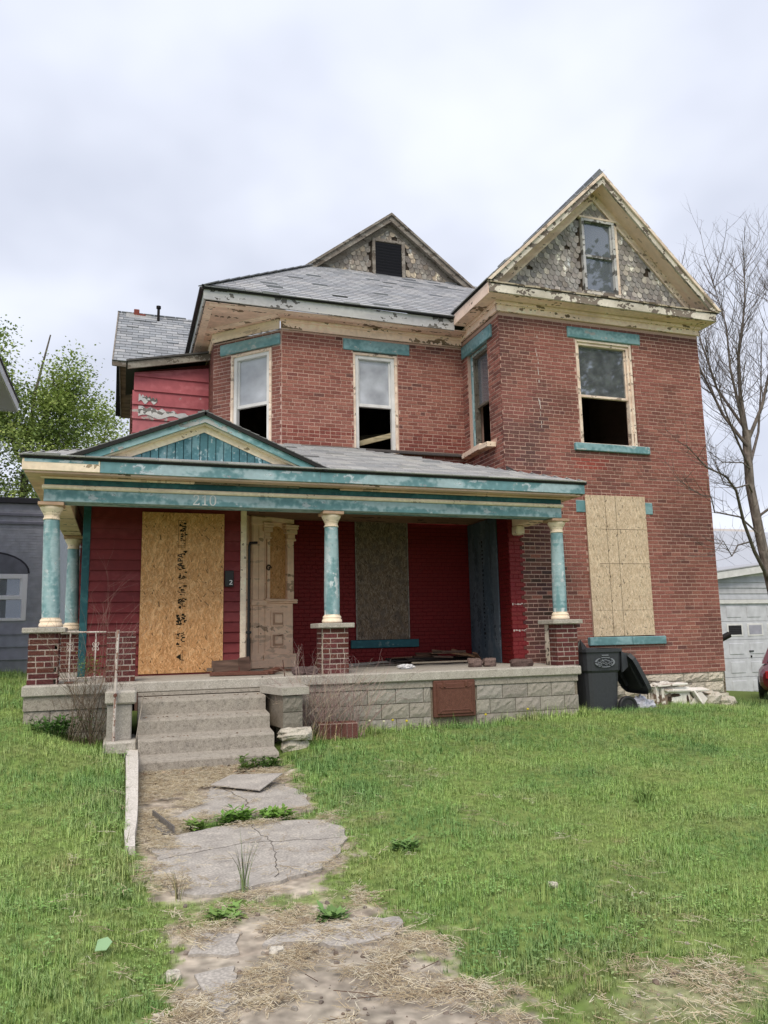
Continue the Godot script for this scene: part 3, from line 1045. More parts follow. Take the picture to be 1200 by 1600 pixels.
func build_roofs() -> void:
	var tones := [LN(186, 188, 194), LN(193, 194, 199), LN(178, 180, 186), LN(198, 199, 203), LN(172, 174, 180)]
	var up := Vector3(0, 0.77, -1).normalized()
	var k := sqrt(1.0 + 0.77 * 0.77)
	roof_face(Vector3(1.17, 5.985, -12.88), Vector3.RIGHT, up, PackedVector2Array([Vector2(0, 0), Vector2(6.6, 0), Vector2(6.6, 2.56 * k), Vector2(2.56, 2.56 * k)]), house, "roof", tones)
	roof_face(Vector3(1.17, 5.985, -12.88), Vector3.FORWARD, Vector3(1, 0.77, 0).normalized(), PackedVector2Array([Vector2(0, 0), Vector2(4.6, 0), Vector2(4.6, 4.35 * k), Vector2(2.42, 4.35 * k), Vector2(2.42, 2.42 * k)]), house, "roof", tones)
	roof_face(Vector3(9.87, 5.985, -15.3), Vector3.FORWARD, Vector3(-1, 0.77, 0).normalized(), PackedVector2Array([Vector2(0, 0), Vector2(2.6, 0), Vector2(2.6, 4.35 * k), Vector2(0, 4.35 * k)]), house, "roof", tones)
	var q := sqrt(1.0 + 0.984 * 0.984)
	roof_face(Vector3(5.88, 6.07, -11.36), Vector3.FORWARD, Vector3(1, 0.984, 0).normalized(), PackedVector2Array([Vector2(0, 0), Vector2(6.5, 0), Vector2(6.5, 2.5 * q), Vector2(0, 2.5 * q)]), house, "roof", tones, 0.18)
	roof_face(Vector3(10.89, 6.07, -11.36), Vector3.FORWARD, Vector3(-1, 0.984, 0).normalized(), PackedVector2Array([Vector2(0, 0), Vector2(6.5, 0), Vector2(6.5, 2.5 * q), Vector2(0, 2.5 * q)]), house, "roof", tones, 0.18)
	# hip cap
	var hip := MB.new()
	for i in 12:
		hip.col = jit(LN(146, 148, 153), 0.1)
		var a := Vector3(1.17, 6.0, -12.88) + Vector3(1, 0.77, -1) * (i * 0.213)
		hip.bar(a, a + Vector3(1, 0.77, -1) * 0.225 + Vector3(0, 0.012, 0), Vector3.UP, 0.2, 0.02)
	part("hip_cap", hip, M.shingle, house, true)
	# main cornice: sagging a little towards the wing
	var fa := MB.new()
	fa.hexa([Vector3(1.19, 5.775, -12.93), Vector3(5.925, 5.725, -12.93), Vector3(5.925, 5.935, -12.93), Vector3(1.19, 5.985, -12.93), Vector3(1.19, 5.775, -12.965), Vector3(5.925, 5.725, -12.965), Vector3(5.925, 5.935, -12.965), Vector3(1.19, 5.985, -12.965)])
	part("fascia", fa, M.bleached, house)
	var ga := MB.new()
	ga.col = LN(58, 56, 56)
	ga.bar(Vector3(1.15, 6.0, -12.90), Vector3(5.9, 5.955, -12.90), Vector3.UP, 0.07, 0.025, 0.006)
	part("drip_edge", ga, M.metal, house)
	simple_part("fascia", Vector3(1.195, 5.765, -17.2), Vector3(1.23, 5.975, -12.97), M.bleached, house)
	var gt := MB.new()
	gt.col = LN(70, 66, 64)
	gt.bar(Vector3(1.155, 5.955, -12.9), Vector3(1.155, 5.935, -17.0), Vector3.UP, 0.075, 0.05, 0.01)
	part("gutter", gt, M.metal, house)
	var so := MB.new()
	so.slab(Vector3(0, 5.752, 0), Vector3.RIGHT, Vector3.BACK, PackedVector2Array([Vector2(1.235, -12.97), Vector2(6.22, -12.97), Vector2(6.22, -13.28), Vector2(2.7, -13.28), Vector2(1.6, -14.4), Vector2(1.6, -17.0), Vector2(1.235, -17.0)]), Vector3.DOWN, -0.02)
	part("soffit", so, M.soffit, house)
	# boards that frame the soffit over the bay
	for seg in [[Vector3(1.30, 5.738, -13.05), Vector3(5.9, 5.738, -13.05), 0.12], [Vector3(1.31, 5.737, -13.12), Vector3(1.31, 5.737, -16.9), 0.13], [Vector3(1.42, 5.736, -14.25), Vector3(2.52, 5.736, -13.16), 0.14]]:
		bar_part("soffit_board", seg[0], seg[1], seg[2], 0.024, M.cream, house)
	simple_part("frieze", Vector3(2.62, 5.548, -13.346), Vector3(6.24, 5.725, -13.31), M.cream, house)
	bar_part("crown_moulding", Vector3(2.6, 5.705, -13.29), Vector3(6.24, 5.70, -13.29), 0.06, 0.05, M.cream, house)
	var nb := Vector3(-1, 0, 1).normalized()
	bar_part("frieze", Vector3(1.52, 5.64, -14.44) + nb * 0.02, Vector3(2.61, 5.64, -13.35) + nb * 0.02, 0.035, 0.18, M.cream_worn, house)
	simple_part("frieze", Vector3(1.505, 5.55, -17.2), Vector3(1.538, 5.73, -14.46), M.cream_worn, house)
	# wing cornice
	simple_part("fascia", Vector3(5.915, 5.84, -11.42), Vector3(10.80, 5.995, -11.385), M.flaked, house)
	simple_part("fascia", Vector3(5.905, 5.82, -12.92), Vector3(5.94, 6.03, -11.425), M.cream, house)
	var so2 := MB.new()
	so2.box(Vector3(5.94, 5.835, -12.96), Vector3(6.25, 5.855, -11.42))
	so2.box(Vector3(6.25, 5.835, -11.75), Vector3(10.80, 5.855, -11.42))
	so2.box(Vector3(10.615, 5.835, -18.0), Vector3(10.80, 5.855, -11.75))
	part("soffit", so2, M.cream, house)
	simple_part("fascia", Vector3(10.785, 5.84, -18.0), Vector3(10.815, 6.0, -11.425), M.bleached, house)
	simple_part("frieze", Vector3(6.2, 5.655, -11.748), Vector3(10.64, 5.832, -11.705), M.cream, house)
	simple_part("frieze", Vector3(6.20, 5.655, -13.3), Vector3(6.252, 5.832, -11.71), M.cream, house)
	bar_part("crown_moulding", Vector3(6.17, 5.80, -11.685), Vector3(10.66, 5.80, -11.685), 0.05, 0.06, M.cream, house)
	bar_part("crown_moulding", Vector3(6.185, 5.80, -13.2), Vector3(6.185, 5.80, -11.67), 0.05, 0.06, M.cream, house)
	# drip edge and rotten pent ledge above the fascia
	var pe := MB.new()
	pe.col = LN(92, 86, 80)
	pe.hexa([Vector3(5.93, 6.0, -11.37), Vector3(10.84, 6.0, -11.37), Vector3(10.84, 6.10, -11.72), Vector3(5.93, 6.10, -11.72), Vector3(5.93, 5.997, -11.40), Vector3(10.84, 5.997, -11.40), Vector3(10.84, 6.06, -11.74), Vector3(5.93, 6.06, -11.74)])
	part("pent_ledge", pe, M.grainy, house)
	var lip := MB.new()
	lip.col = LN(214, 208, 194)
	var x := 5.92
	while x < 10.8:
		var w := rng.randf_range(0.08, 0.5)
		if rng.randf() < 0.72:
			lip.bar(Vector3(x, 6.02 + rng.randf_range(-0.008, 0.012), -11.375), Vector3(minf(x + w, 10.85), 6.02 + rng.randf_range(-0.008, 0.012), -11.372), Vector3.UP, 0.02, rng.randf_range(0.018, 0.04))
		x += w + 0.01
	part("ledge_lip", lip, M.flaked, house)

func build_wing_gable() -> void:
	var xc := 8.39
	var gz := -11.76
	var wall := MB.new()
	wall.col = LN(150, 140, 132)
	var A := 8.32
	var s := 0.984
	for poly in [PackedVector2Array([Vector2(xc - (A - 6.05) / s, 6.05), Vector2(8.11, 6.05), Vector2(8.11, A - (xc - 8.11) * s)]), PackedVector2Array([Vector2(8.76, 6.05), Vector2(xc + (A - 6.05) / s, 6.05), Vector2(8.76, A - (8.76 - xc) * s)]), PackedVector2Array([Vector2(8.11, 7.70), Vector2(8.76, 7.70), Vector2(8.76, A - (8.76 - xc) * s), Vector2(xc, A), Vector2(8.11, A - (xc - 8.11) * s)]), PackedVector2Array([Vector2(8.11, 6.05), Vector2(8.76, 6.05), Vector2(8.76, 6.30), Vector2(8.11, 6.30)])]:
		wall.slab(Vector3(0, 0, gz), Vector3.RIGHT, Vector3.UP, poly, Vector3.BACK, 0.1)
	var g := part("gable", wall, M.weathered, house)
	scales(g, xc, 8.12, s, 6.10, gz, 0.104, 0.118, [8.02, 6.2, 8.85, 7.79], 170, [LN(208, 208, 212), LN(194, 194, 198), LN(255, 254, 250), LN(182, 182, 186), LN(202, 200, 200)])
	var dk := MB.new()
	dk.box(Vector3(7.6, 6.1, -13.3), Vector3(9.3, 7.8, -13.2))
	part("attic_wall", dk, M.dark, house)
	rakes("raking_fascia", house, xc, 8.50, s, 0.175, 6.03, -11.385, 0.04, M.flaked)
	rakes("raking_moulding", house, xc, 8.525, s, 0.07, 6.05, -11.35, 0.034, M.cream_worn)
	rakes("raking_soffit", house, xc, 8.38, s, 0.035, 6.09, -11.426, 0.30, M.cream)
	rakes("raking_frieze", house, xc, 8.345, s, 0.22, 6.10, -11.725, 0.033, M.cream_worn)
	rakes("raking_bead", house, xc, 8.19, s, 0.06, 6.10, -11.70, 0.024, M.cream_worn)
	window(house, Vector3(8.07, 6.265, -11.76), Vector3.RIGHT, Vector3.BACK, 0.735, 1.475, 0.73, 0.055, -0.03, M.bleached, M.pane, M.pane, Color(1, 1, 1))
	simple_part("window_casing", Vector3(8.81, 6.24, -11.755), Vector3(8.875, 7.78, -11.70), M.cream_worn, house)
	simple_part("window_casing", Vector3(8.03, 7.742, -11.755), Vector3(8.88, 7.785, -11.68), M.cream_worn, house)
	simple_part("sill", Vector3(8.02, 6.20, -11.75), Vector3(8.88, 6.262, -11.67), M.flaked, house)
	# gable of the main roof
	var ax := 5.53
	var aA := 9.33
	var az := -15.45
	wall = MB.new()
	wall.col = LN(140, 132, 126)
	wall.slab(Vector3(0, 0, az), Vector3.RIGHT, Vector3.UP, PackedVector2Array([Vector2(3.5, 7.77), Vector2(7.56, 7.77), Vector2(ax, aA)]), Vector3.BACK, 0.1)
	g = part("gable", wall, M.weathered, house)
	scales(g, ax, 9.06, 0.77, 7.88, az, 0.115, 0.13, [5.05, 7.8, 5.92, 8.84], 90, [LN(194, 192, 190), LN(180, 178, 176), LN(240, 230, 214), LN(168, 166, 164), LN(186, 180, 174)])
	rakes("raking_fascia", house, ax, 9.36, 0.77, 0.17, 7.80, -15.27, 0.035, M.weathered)
	rakes("raking_moulding", house, ax, 9.385, 0.77, 0.06, 7.80, -15.23, 0.035, M.weathered)
	rakes("raking_soffit", house, ax, 9.26, 0.77, 0.03, 7.80, -15.31, 0.14, M.weathered)
	rakes("raking_frieze", house, ax, 9.22, 0.77, 0.15, 7.85, -15.42, 0.03, M.weathered)
	var lv := MB.new()
	lv.box(Vector3(5.15, 7.93, -15.445), Vector3(5.82, 8.72, -15.43))
	var louv := part("louvred_vent", lv, M.dark, house)
	for r in [[5.10, 7.9, 5.17, 8.79], [5.80, 7.9, 5.88, 8.79], [5.17, 8.72, 5.80, 8.79]]:
		simple_part("frame", Vector3(r[0], r[1], -15.44), Vector3(r[2], r[3], -15.37), M.weathered, louv)
	for i in 11:
		bar_part("slat", Vector3(5.17, 7.97 + i * 0.07, -15.40), Vector3(5.80, 7.97 + i * 0.07, -15.40), 0.012, 0.06, M.plain, louv, Vector3(0, 1, 0.8), 0.0, LN(52, 52, 58))

# rows of round-tailed shingles between the rakes
func scales(g: Node3D, xc: float, A: float, s: float, y0: float, z: float, course: float, w: float, hole: Array, most: int, tones: Array) -> void:
	var list := []
	var r := 0
	var y := y0
	while y < A:
		var half := (A - y) / s
		var x := xc - half - (w * 0.5 if r % 2 else 0.0)
		while x < xc + half:
			var m := Vector3(x + w * 0.5, y + course * 0.55, z + 0.014 + rng.randf_range(0, 0.006))
			x += w
			var reach := (A + 0.10 - (m.y)) / s
			if absf(m.x - xc) > reach:
				continue
			if m.x > hole[0] - 0.01 and m.x < hole[2] + 0.01 and m.y > hole[1] and m.y < hole[3]:
				continue
			if rng.randf() < 0.015:
				continue
			var b := Basis(Vector3.BACK, rng.randf_range(-0.05, 0.05)) * Basis(Vector3.RIGHT, -0.09) * Basis.from_scale(Vector3(w * rng.randf_range(0.94, 1.0), course * 1.5, 0.012))
			var c: Color = tones[rng.randi() % tones.size()]
			list.append([Transform3D(b, m), jit(c, 0.1)])
		y += course
		r += 1
	lay_out(list, "shingle", "scale", M.scale, g, most, 3)

func build_upper_windows() -> void:
	# wing, front: peeling double hung sash, lower light gone
	window(house, Vector3(7.81, 3.32, -11.75), Vector3.RIGHT, Vector3.BACK, 1.24, 2.0, 0.93, 0.05, 0.09, M.cream_worn, M.dusty, null, Color(1, 1, 1), M.cream_worn)
	simple_part("lintel", Vector3(7.65, 5.325, -11.80), Vector3(9.245, 5.535, -11.725), M.teal_clean, house, 0.01)
	simple_part("sill", Vector3(7.665, 3.18, -11.9), Vector3(9.27, 3.318, -11.69), M.teal_clean, house, 0.01)
	# wing, lower: board over the window, lintel ends and sill showing
	simple_part("lintel", Vector3(7.63, 2.05, -11.78), Vector3(9.26, 2.265, -11.735), M.teal_clean, house, 0.008)
	simple_part("sill", Vector3(7.71, -0.30, -11.8), Vector3(8.58, -0.156, -11.67), M.teal_clean, house, 0.01)
	simple_part("sill", Vector3(8.585, -0.30, -11.8), Vector3(9.30, -0.158, -11.672), M.teal_clean, house, 0.01)
	var bd := MB.new()
	var mid := Vector3(8.445, 1.112, -11.712)
	var t := Basis(Vector3.BACK, 0.006)
	bd.obox(mid, t * Vector3(0.635, 0, 0), t * Vector3(0, 1.255, 0), Vector3(0, 0, 0.007), 0.002)
	var board := part("boarding", bd, M.osb_grey, house)
	board.set_meta("label", "weathered strand board over the lower window of the wing")
	for ln in [[-0.23, -1.25, -0.23, 1.25], [-0.01, -1.25, -0.01, 1.25], [-0.42, 0.64, 0.63, 0.64], [-0.42, 0.02, 0.63, 0.02], [-0.55, -0.80, 0.62, -0.81]]:
		var a := mid + t * Vector3(ln[0], ln[1], 0.0072)
		var b := mid + t * Vector3(ln[2], ln[3], 0.0072)
		bar_part("saw_cut", a, b, 0.007 if ln[1] != -0.80 else 0.004, 0.001, M.ink, board, Vector3.BACK, 0.0, LN(70, 56, 44))
	# wing, left side
	window(house, Vector3(6.256, 3.37, -13.10), Vector3.BACK, Vector3.LEFT, 0.85, 1.93, 0.87, 0.05, 0.14, M.weathered, M.pane, null, LN(210, 210, 205), M.teal_post)
	simple_part("lintel", Vector3(6.215, 5.29, -13.30), Vector3(6.29, 5.53, -12.03), M.teal_clean, house, 0.008)
	bar_part("sill", Vector3(6.19, 3.30, -13.22), Vector3(6.19, 3.33, -12.42), 0.16, 0.10, M.cream_worn, house)
	bar_part("sill", Vector3(6.16, 3.29, -12.40), Vector3(6.15, 3.27, -12.02), 0.17, 0.09, M.cream_smooth, house)
	# main front
	window(house, Vector3(4.0, 3.28, -13.35), Vector3.RIGHT, Vector3.BACK, 0.89, 1.98, 0.965, 0.068, 0.10, M.vinyl, M.film, null, Color(1, 1, 1), M.cream_worn)
	simple_part("lintel", Vector3(3.81, 5.275, -13.38), Vector3(5.135, 5.495, -13.325), M.teal_clean, house, 0.008)
	bar_part("fallen_lath", Vector3(4.1, 3.52, -13.62), Vector3(4.9, 3.74, -13.5), 0.03, 0.10, M.wood, house, Vector3.UP, 0.004, LN(196, 182, 150))
	bar_part("fallen_lath", Vector3(4.07, 3.32, -13.5), Vector3(4.02, 4.05, -13.56), 0.02, 0.06, M.wood_up, house, Vector3.BACK, 0.004, LN(176, 166, 150))
	bar_part("fallen_lath", Vector3(4.1, 3.98, -15.2), Vector3(5.4, 4.15, -15.0), 0.04, 0.09, M.wood, house, Vector3.UP, 0.004, LN(150, 140, 126))
	# bay
	var u := Vector3(1, 0, 1).normalized()
	var nb := Vector3(-1, 0, 1).normalized()
	window(house, Vector3(1.54, 3.41, -14.45) + u * 0.43, u, nb, 0.915, 1.82, 0.80, 0.068, 0.05, M.vinyl, M.film, null, Color(1, 1, 1), M.cream_worn)
	var lm := Vector3(1.54, 5.365, -14.45) + u * 0.855
	var lb := MB.new()
	lb.obox(lm, u * 0.675, Vector3(0, 0.105, 0), nb * 0.045, 0.008)
	part("lintel", lb, M.teal_clean, house)
	# lamp bracket inside the bay
	var br := MB.new()
	br.lathe(Vector3(1.95, 3.78, -14.42), [Vector2(0.0, 0.0), Vector2(0.035, 0.02), Vector2(0.045, 0.12), Vector2(0.02, 0.2), Vector2(0.0, 0.22)], 10)
	part("lamp_bracket", br, M.vinyl, house)

func block_row(list: Array, x0: float, x1: float, y0: float, y1: float, z: float, w: float, skip: Array, off: float) -> void:
	var x := x0 - off
	while x < x1:
		var e := x + w + rng.randf_range(-0.01, 0.01)
		var a := maxf(x, x0)
		var b := minf(e, x1)
		x = e
		if skip.size() and y0 < skip[3] and y1 > skip[1]:
			if a >= skip[0] and b <= skip[2]:
				continue
			if a < skip[0] and b > skip[0]:
				b = skip[0]
			elif a < skip[2] and b > skip[2]:
				a = skip[2]
		if b - a < 0.06:
			continue
		var k := rng.randf_range(0.82, 1.06)
		list.append([Transform3D(Basis(Vector3(b - a - 0.010, 0, 0), Vector3(0, y1 - y0 - 0.010, 0), Vector3(0, 0, 0.06)), Vector3((a + b) * 0.5, (y0 + y1) * 0.5, z)), Color(k, k * rng.randf_range(0.97, 1.0), k * rng.randf_range(0.93, 0.98))])

func build_porch_base() -> void:
	var mb := MB.new()
	mb.col = LN(220, 214, 206)
	mb.box(Vector3(2.0, -1.9, -11.6), Vector3(6.635, -0.69, -10.475))
	mb.box(Vector3(6.45, -1.9, -11.76), Vector3(6.636, -0.69, -11.6))
	mb.box(Vector3(-1.07, -1.9, -14.6), Vector3(-0.02, -0.69, -10.475))
	var fo := part("foundation", mb, M.concrete_old, house)
	var list := []
	var hatch := [4.22, -1.23, 4.92, -0.69]
	block_row(list, 2.15, 6.64, -0.99, -0.785, -10.462, 0.41, hatch, 0.1)
	block_row(list, 2.15, 6.64, -1.195, -0.99, -10.462, 0.41, hatch, 0.3)
	block_row(list, 2.15, 6.64, -1.40, -1.195, -10.462, 0.41, hatch, 0.1)
	block_row(list, 2.15, 6.64, -1.61, -1.40, -10.462, 0.41, [], 0.3)
	block_row(list, -1.08, -0.05, -1.14, -0.86, -10.462, 0.46, [], 0.15)
	block_row(list, -1.08, -0.05, -1.42, -1.14, -10.462, 0.46, [], 0.0)
	lay_out(list, "block", "block", M.block, fo, 60, 3)
	simple_part("parging", Vector3(2.15, -0.785, -10.475), Vector3(6.638, -0.692, -10.44), M.concrete_old, house, 0.004)
	simple_part("parging", Vector3(-1.082, -0.86, -10.475), Vector3(-0.05, -0.692, -10.435), M.concrete_old, house, 0.004)
	# iron coal hatch
	mb = MB.new()
	mb.box(Vector3(4.245, -1.21, -10.47), Vector3(4.895, -0.695, -10.405), 0.012)
	var ht := part("coal_hatch", mb, M.rust, house)
	simple_part("hatch_door", Vector3(4.29, -1.165, -10.405), Vector3(4.855, -0.735, -10.385), M.rust, ht, 0.008)
	for seg in [[4.36, -0.80, 4.78, -0.80], [4.36, -1.11, 4.78, -1.11], [4.315, -0.765, 4.36, -0.80], [4.83, -0.765, 4.78, -0.80], [4.315, -1.15, 4.36, -1.11], [4.83, -1.15, 4.78, -1.11], [4.312, -1.155, 4.312, -0.76], [4.832, -1.155, 4.832, -0.76]]:
		bar_part("rib", Vector3(seg[0], seg[1], -10.383), Vector3(seg[2], seg[3], -10.383), 0.016, 0.012, M.rust, ht, Vector3.BACK, 0.003)
	for x in [4.40, 4.74]:
		simple_part("hinge", Vector3(x - 0.02, -0.79, -10.386), Vector3(x + 0.02, -0.71, -10.365), M.rust, ht)
	# porch floor
	mb = MB.new()
	mb.box(Vector3(-1.105, -0.69, -13.33), Vector3(6.685, -0.56, -10.40), 0.014)
	var slab := part("porch_floor", mb, M.concrete, house)
	simple_part("porch_floor", Vector3(-1.10, -0.69, -14.7), Vector3(-0.42, -0.562, -13.333), M.concrete, house, 0.01)
	mb = MB.new()
	mb.col = LN(60, 56, 52)
	var pts := PackedVector3Array()
	for i in 14:
		pts.append(Vector3(1.80 + 0.012 * sin(i * 1.9) + i * 0.004, -0.5595, -10.41 - i * 0.02))
	for i in 13:
		mb.bar(pts[i], pts[i + 1], Vector3.UP, 0.006, 0.002)
	part("crack", mb, M.ink, slab)
	# steps
	mb = MB.new()
	mb.box(Vector3(0.24, -1.75, -10.47), Vector3(1.80, -0.745, -10.395))
	mb.box(Vector3(0.235, -0.735, -10.46), Vector3(1.80, -0.692, -10.402), 0.004)
	var st := part("steps", mb, M.concrete_old, house)
	var tops := [-0.765, -0.965, -1.16, -1.352]
	for k in 4:
		var zf := -10.11 + k * 0.29
		var zb := -10.392 if k == 0 else zf - 0.29
		var t: float = tops[k]
		var sb := MB.new()
		var e := 0.002 * k
		var c := 0.018
		# tread worn down towards its nose
		var prof := PackedVector2Array([Vector2(zb, t + 0.022), Vector2(zf - c * 1.6, t - 0.004), Vector2(zf - c * 0.5, t - 0.010), Vector2(zf, t - 0.03), Vector2(zf - 0.005, -1.8), Vector2(zb, -1.8)])
		sb.slab(Vector3(1.795 + e, 0, 0), Vector3.BACK, Vector3.UP, prof, Vector3.RIGHT, 1.56 + 2 * e)
		part("step", sb, M.concrete_old, st)
	# right cheek: splayed cap, post, broken stone base
	mb = MB.new()
	mb.hexa([Vector3(1.76, -0.748, -10.33), Vector3(1.925, -0.748, -9.68), Vector3(2.27, -0.744, -9.69), Vector3(2.30, -0.735, -10.40), Vector3(1.755, -0.655, -10.335), Vector3(1.92, -0.655, -9.675), Vector3(2.265, -0.652, -9.685), Vector3(2.295, -0.645, -10.405)])
	part("cheek_cap", mb, M.concrete, house)
	mb = MB.new()
	mb.col = LN(214, 208, 200)
	mb.hexa([Vector3(1.845, -1.15, -10.39), Vector3(1.945, -1.15, -9.73), Vector3(2.19, -1.15, -9.74), Vector3(2.19, -1.15, -10.39), Vector3(1.845, -0.752, -10.39), Vector3(1.945, -0.752, -9.73), Vector3(2.19, -0.752, -9.74), Vector3(2.19, -0.752, -10.39)])
	var ck := part("cheek_wall", mb, M.concrete_old, house)
	list = []
	for q in [[-0.955, -0.757], [-1.148, -0.957]]:
		list.append([Transform3D(Basis(Vector3(0.245, 0, -0.01), Vector3(0, q[1] - q[0] - 0.008, 0), Vector3(0, 0, 0.06)), Vector3(2.068, (q[0] + q[1]) * 0.5, -9.725)), Color(0.62, 0.61, 0.58)])
	lay_out(list, "block", "block", M.block, ck, 4, 3)
	for q in [[Vector3(2.10, -1.22, -9.75), Vector3(0.215, 0.075, 0.16), 1], [Vector3(2.11, -1.40, -9.78), Vector3(0.17, 0.11, 0.14), 2]]:
		rock("stone", q[0], q[1], M.stone, house, 40 + q[2])
	# left cheek
	simple_part("cheek_cap", Vector3(-0.142, -0.765, -10.39), Vector3(0.205, -0.612, -9.68), M.concrete, house, 0.02)
	simple_part("cheek_wall", Vector3(-0.115, -1.18, -10.38), Vector3(0.16, -0.767, -9.72), M.block, house, 0.012)
	simple_part("cheek_wall", Vector3(-0.11, -1.5, -10.3), Vector3(0.225, -1.32, -9.66), M.concrete_old, house, 0.01)
	simple_part("cheek_ledge", Vector3(-0.145, -1.322, -10.3), Vector3(0.222, -1.172, -9.58), M.concrete, house, 0.02)
	# handrail post and its stub
	mb = MB.new()
	mb.tube(PackedVector3Array([Vector3(-0.035, -1.18, -9.64), Vector3(-0.03, -0.55, -9.63), Vector3(-0.022, 0.09, -9.64)]), PackedFloat32Array([0.017, 0.017, 0.017]), 10)
	var hp := part("handrail_post", mb, M.white_rust, house)
	mb = MB.new()
	mb.tube(PackedVector3Array([Vector3(-0.03, -0.66, -9.66), Vector3(-0.03, -0.655, -9.60)]), PackedFloat32Array([0.024, 0.02]), 8)
	part("rail_clip", mb, M.rust, hp)
	# piers and columns
	var jobs := []
	pier(house, -0.90, -10.61, 0.352, true, jobs)
	pier(house, 2.872, -10.61, 0.376, true, jobs)
	pier(house, 6.595, -10.61, 0.372, true, jobs)
	pier(house, 0.02, -10.61, 0.36, false, jobs)
	pier(house, -0.76, -14.15, 0.36, true, jobs)
	var share := [30, 26, 22, 22, 6]
	for i in jobs.size():
		lay_out(jobs[i][1], "brick", "brick", M.brick, jobs[i][0], share[i])
	# white flaking paint down the left faces of two piers
	simple_part("white_strip", Vector3(2.676, -0.555, -10.66), Vector3(2.6815, 0.07, -10.615), M.flaked, house, 0.0, LN(245, 240, 236))
	simple_part("white_strip", Vector3(6.398, -0.555, -10.95), Vector3(6.4055, 0.07, -10.83), M.flaked, house, 0.0, LN(245, 240, 236))
	column(house, -0.84, -10.785, 0.152, 1.75, -0.055)
	column(house, 2.866, -10.79, 0.152, 1.75, 0.0)
	column(house, 6.60, -10.79, 0.152, 1.75, 0.02)
	column(house, -0.79, -14.32, 0.152, 1.75, -0.02)
	# wrought iron rail
	var rl := MB.new()
	rl.tube(PackedVector3Array([Vector3(-0.72, 0.085, -10.66), Vector3(-0.45, 0.078, -10.66), Vector3(-0.17, 0.075, -10.66)]), PackedFloat32Array([0.012, 0.012, 0.012]), 8)
	rl.tube(PackedVector3Array([Vector3(-0.72, -0.50, -10.66), Vector3(-0.17, -0.485, -10.66)]), PackedFloat32Array([0.010, 0.010]), 8)
	var rail := part("iron_railing", rl, M.white_rust, house)
	for x in [-0.595, -0.29]:
		var bl := MB.new()
		var low: float = -0.55 if x < -0.4 else -0.48
		bl.tube(PackedVector3Array([Vector3(x, low, -10.66), Vector3(x, 0.08, -10.66)]), PackedFloat32Array([0.010, 0.010]), 8)
		for s in [-1.0, 1.0]:
			for v in [-1.0, 1.0]:
				var pp := PackedVector3Array()
				var rr := PackedFloat32Array()
				for i in 9:
					var a := i / 8.0 * 4.0
					var q := 0.042 * (1.0 - i * 0.06)
					pp.append(Vector3(x + s * (0.008 + q * (1.0 - cos(a)) * 0.55), -0.105 + v * (0.012 + q * sin(a * 0.8) * 1.1), -10.66))
					rr.append(0.0055)
				bl.tube(pp, rr, 5)
		bl.box(Vector3(x - 0.03, -0.112, -10.672), Vector3(x + 0.03, -0.098, -10.648), 0.003)
		part("baluster", bl, M.white_rust, rail)
		if x < -0.4:
			simple_part("foot_plate", Vector3(x - 0.05, -0.558, -10.70), Vector3(x + 0.06, -0.535, -10.62), M.rust, rail)

# an angular stone
func rock(called: String, at: Vector3, half: Vector3, m: Material, parent: Node3D, sd: int, col := Color(1, 1, 1)) -> MeshInstance3D:
	var mb := MB.new()
	mb.col = col
	rock_into(mb, at, half, sd)
	if parent == null:
		return solo(called, mb, m, at - Vector3(0, half.y, 0))
	return part(called, mb, m, parent)

func rock_into(mb: MB, at: Vector3, half: Vector3, sd: int) -> void:
	var no := FastNoiseLite.new()
	no.seed = sd
	no.frequency = 0.9
	var grid := []
	var nu := 12
	var nv := 8
	for j in nv + 1:
		var row := []
		var th := PI * j / nv
		for i in nu + 1:
			var ph := TAU * (i % nu) / nu
			var d := Vector3(sin(th) * cos(ph), cos(th), sin(th) * sin(ph))
			# towards a rounded box
			var e := maxf(absf(d.x), maxf(absf(d.y), absf(d.z)))
			var p := d.lerp(d / e, 0.62)
			p *= 1.0 + no.get_noise_3dv(d * 1.7) * 0.35
			row.append(at + p * half)
		grid.append(row)
	for j in nv:
		for i in nu:
			var a: Vector3 = grid[j][i]
			var b: Vector3 = grid[j][i + 1]
			var c: Vector3 = grid[j + 1][i + 1]
			var d: Vector3 = grid[j + 1][i]
			mb.tri(a, b, c, (a + b + c) / 3.0 - at)
			mb.tri(a, c, d, (a + c + d) / 3.0 - at)

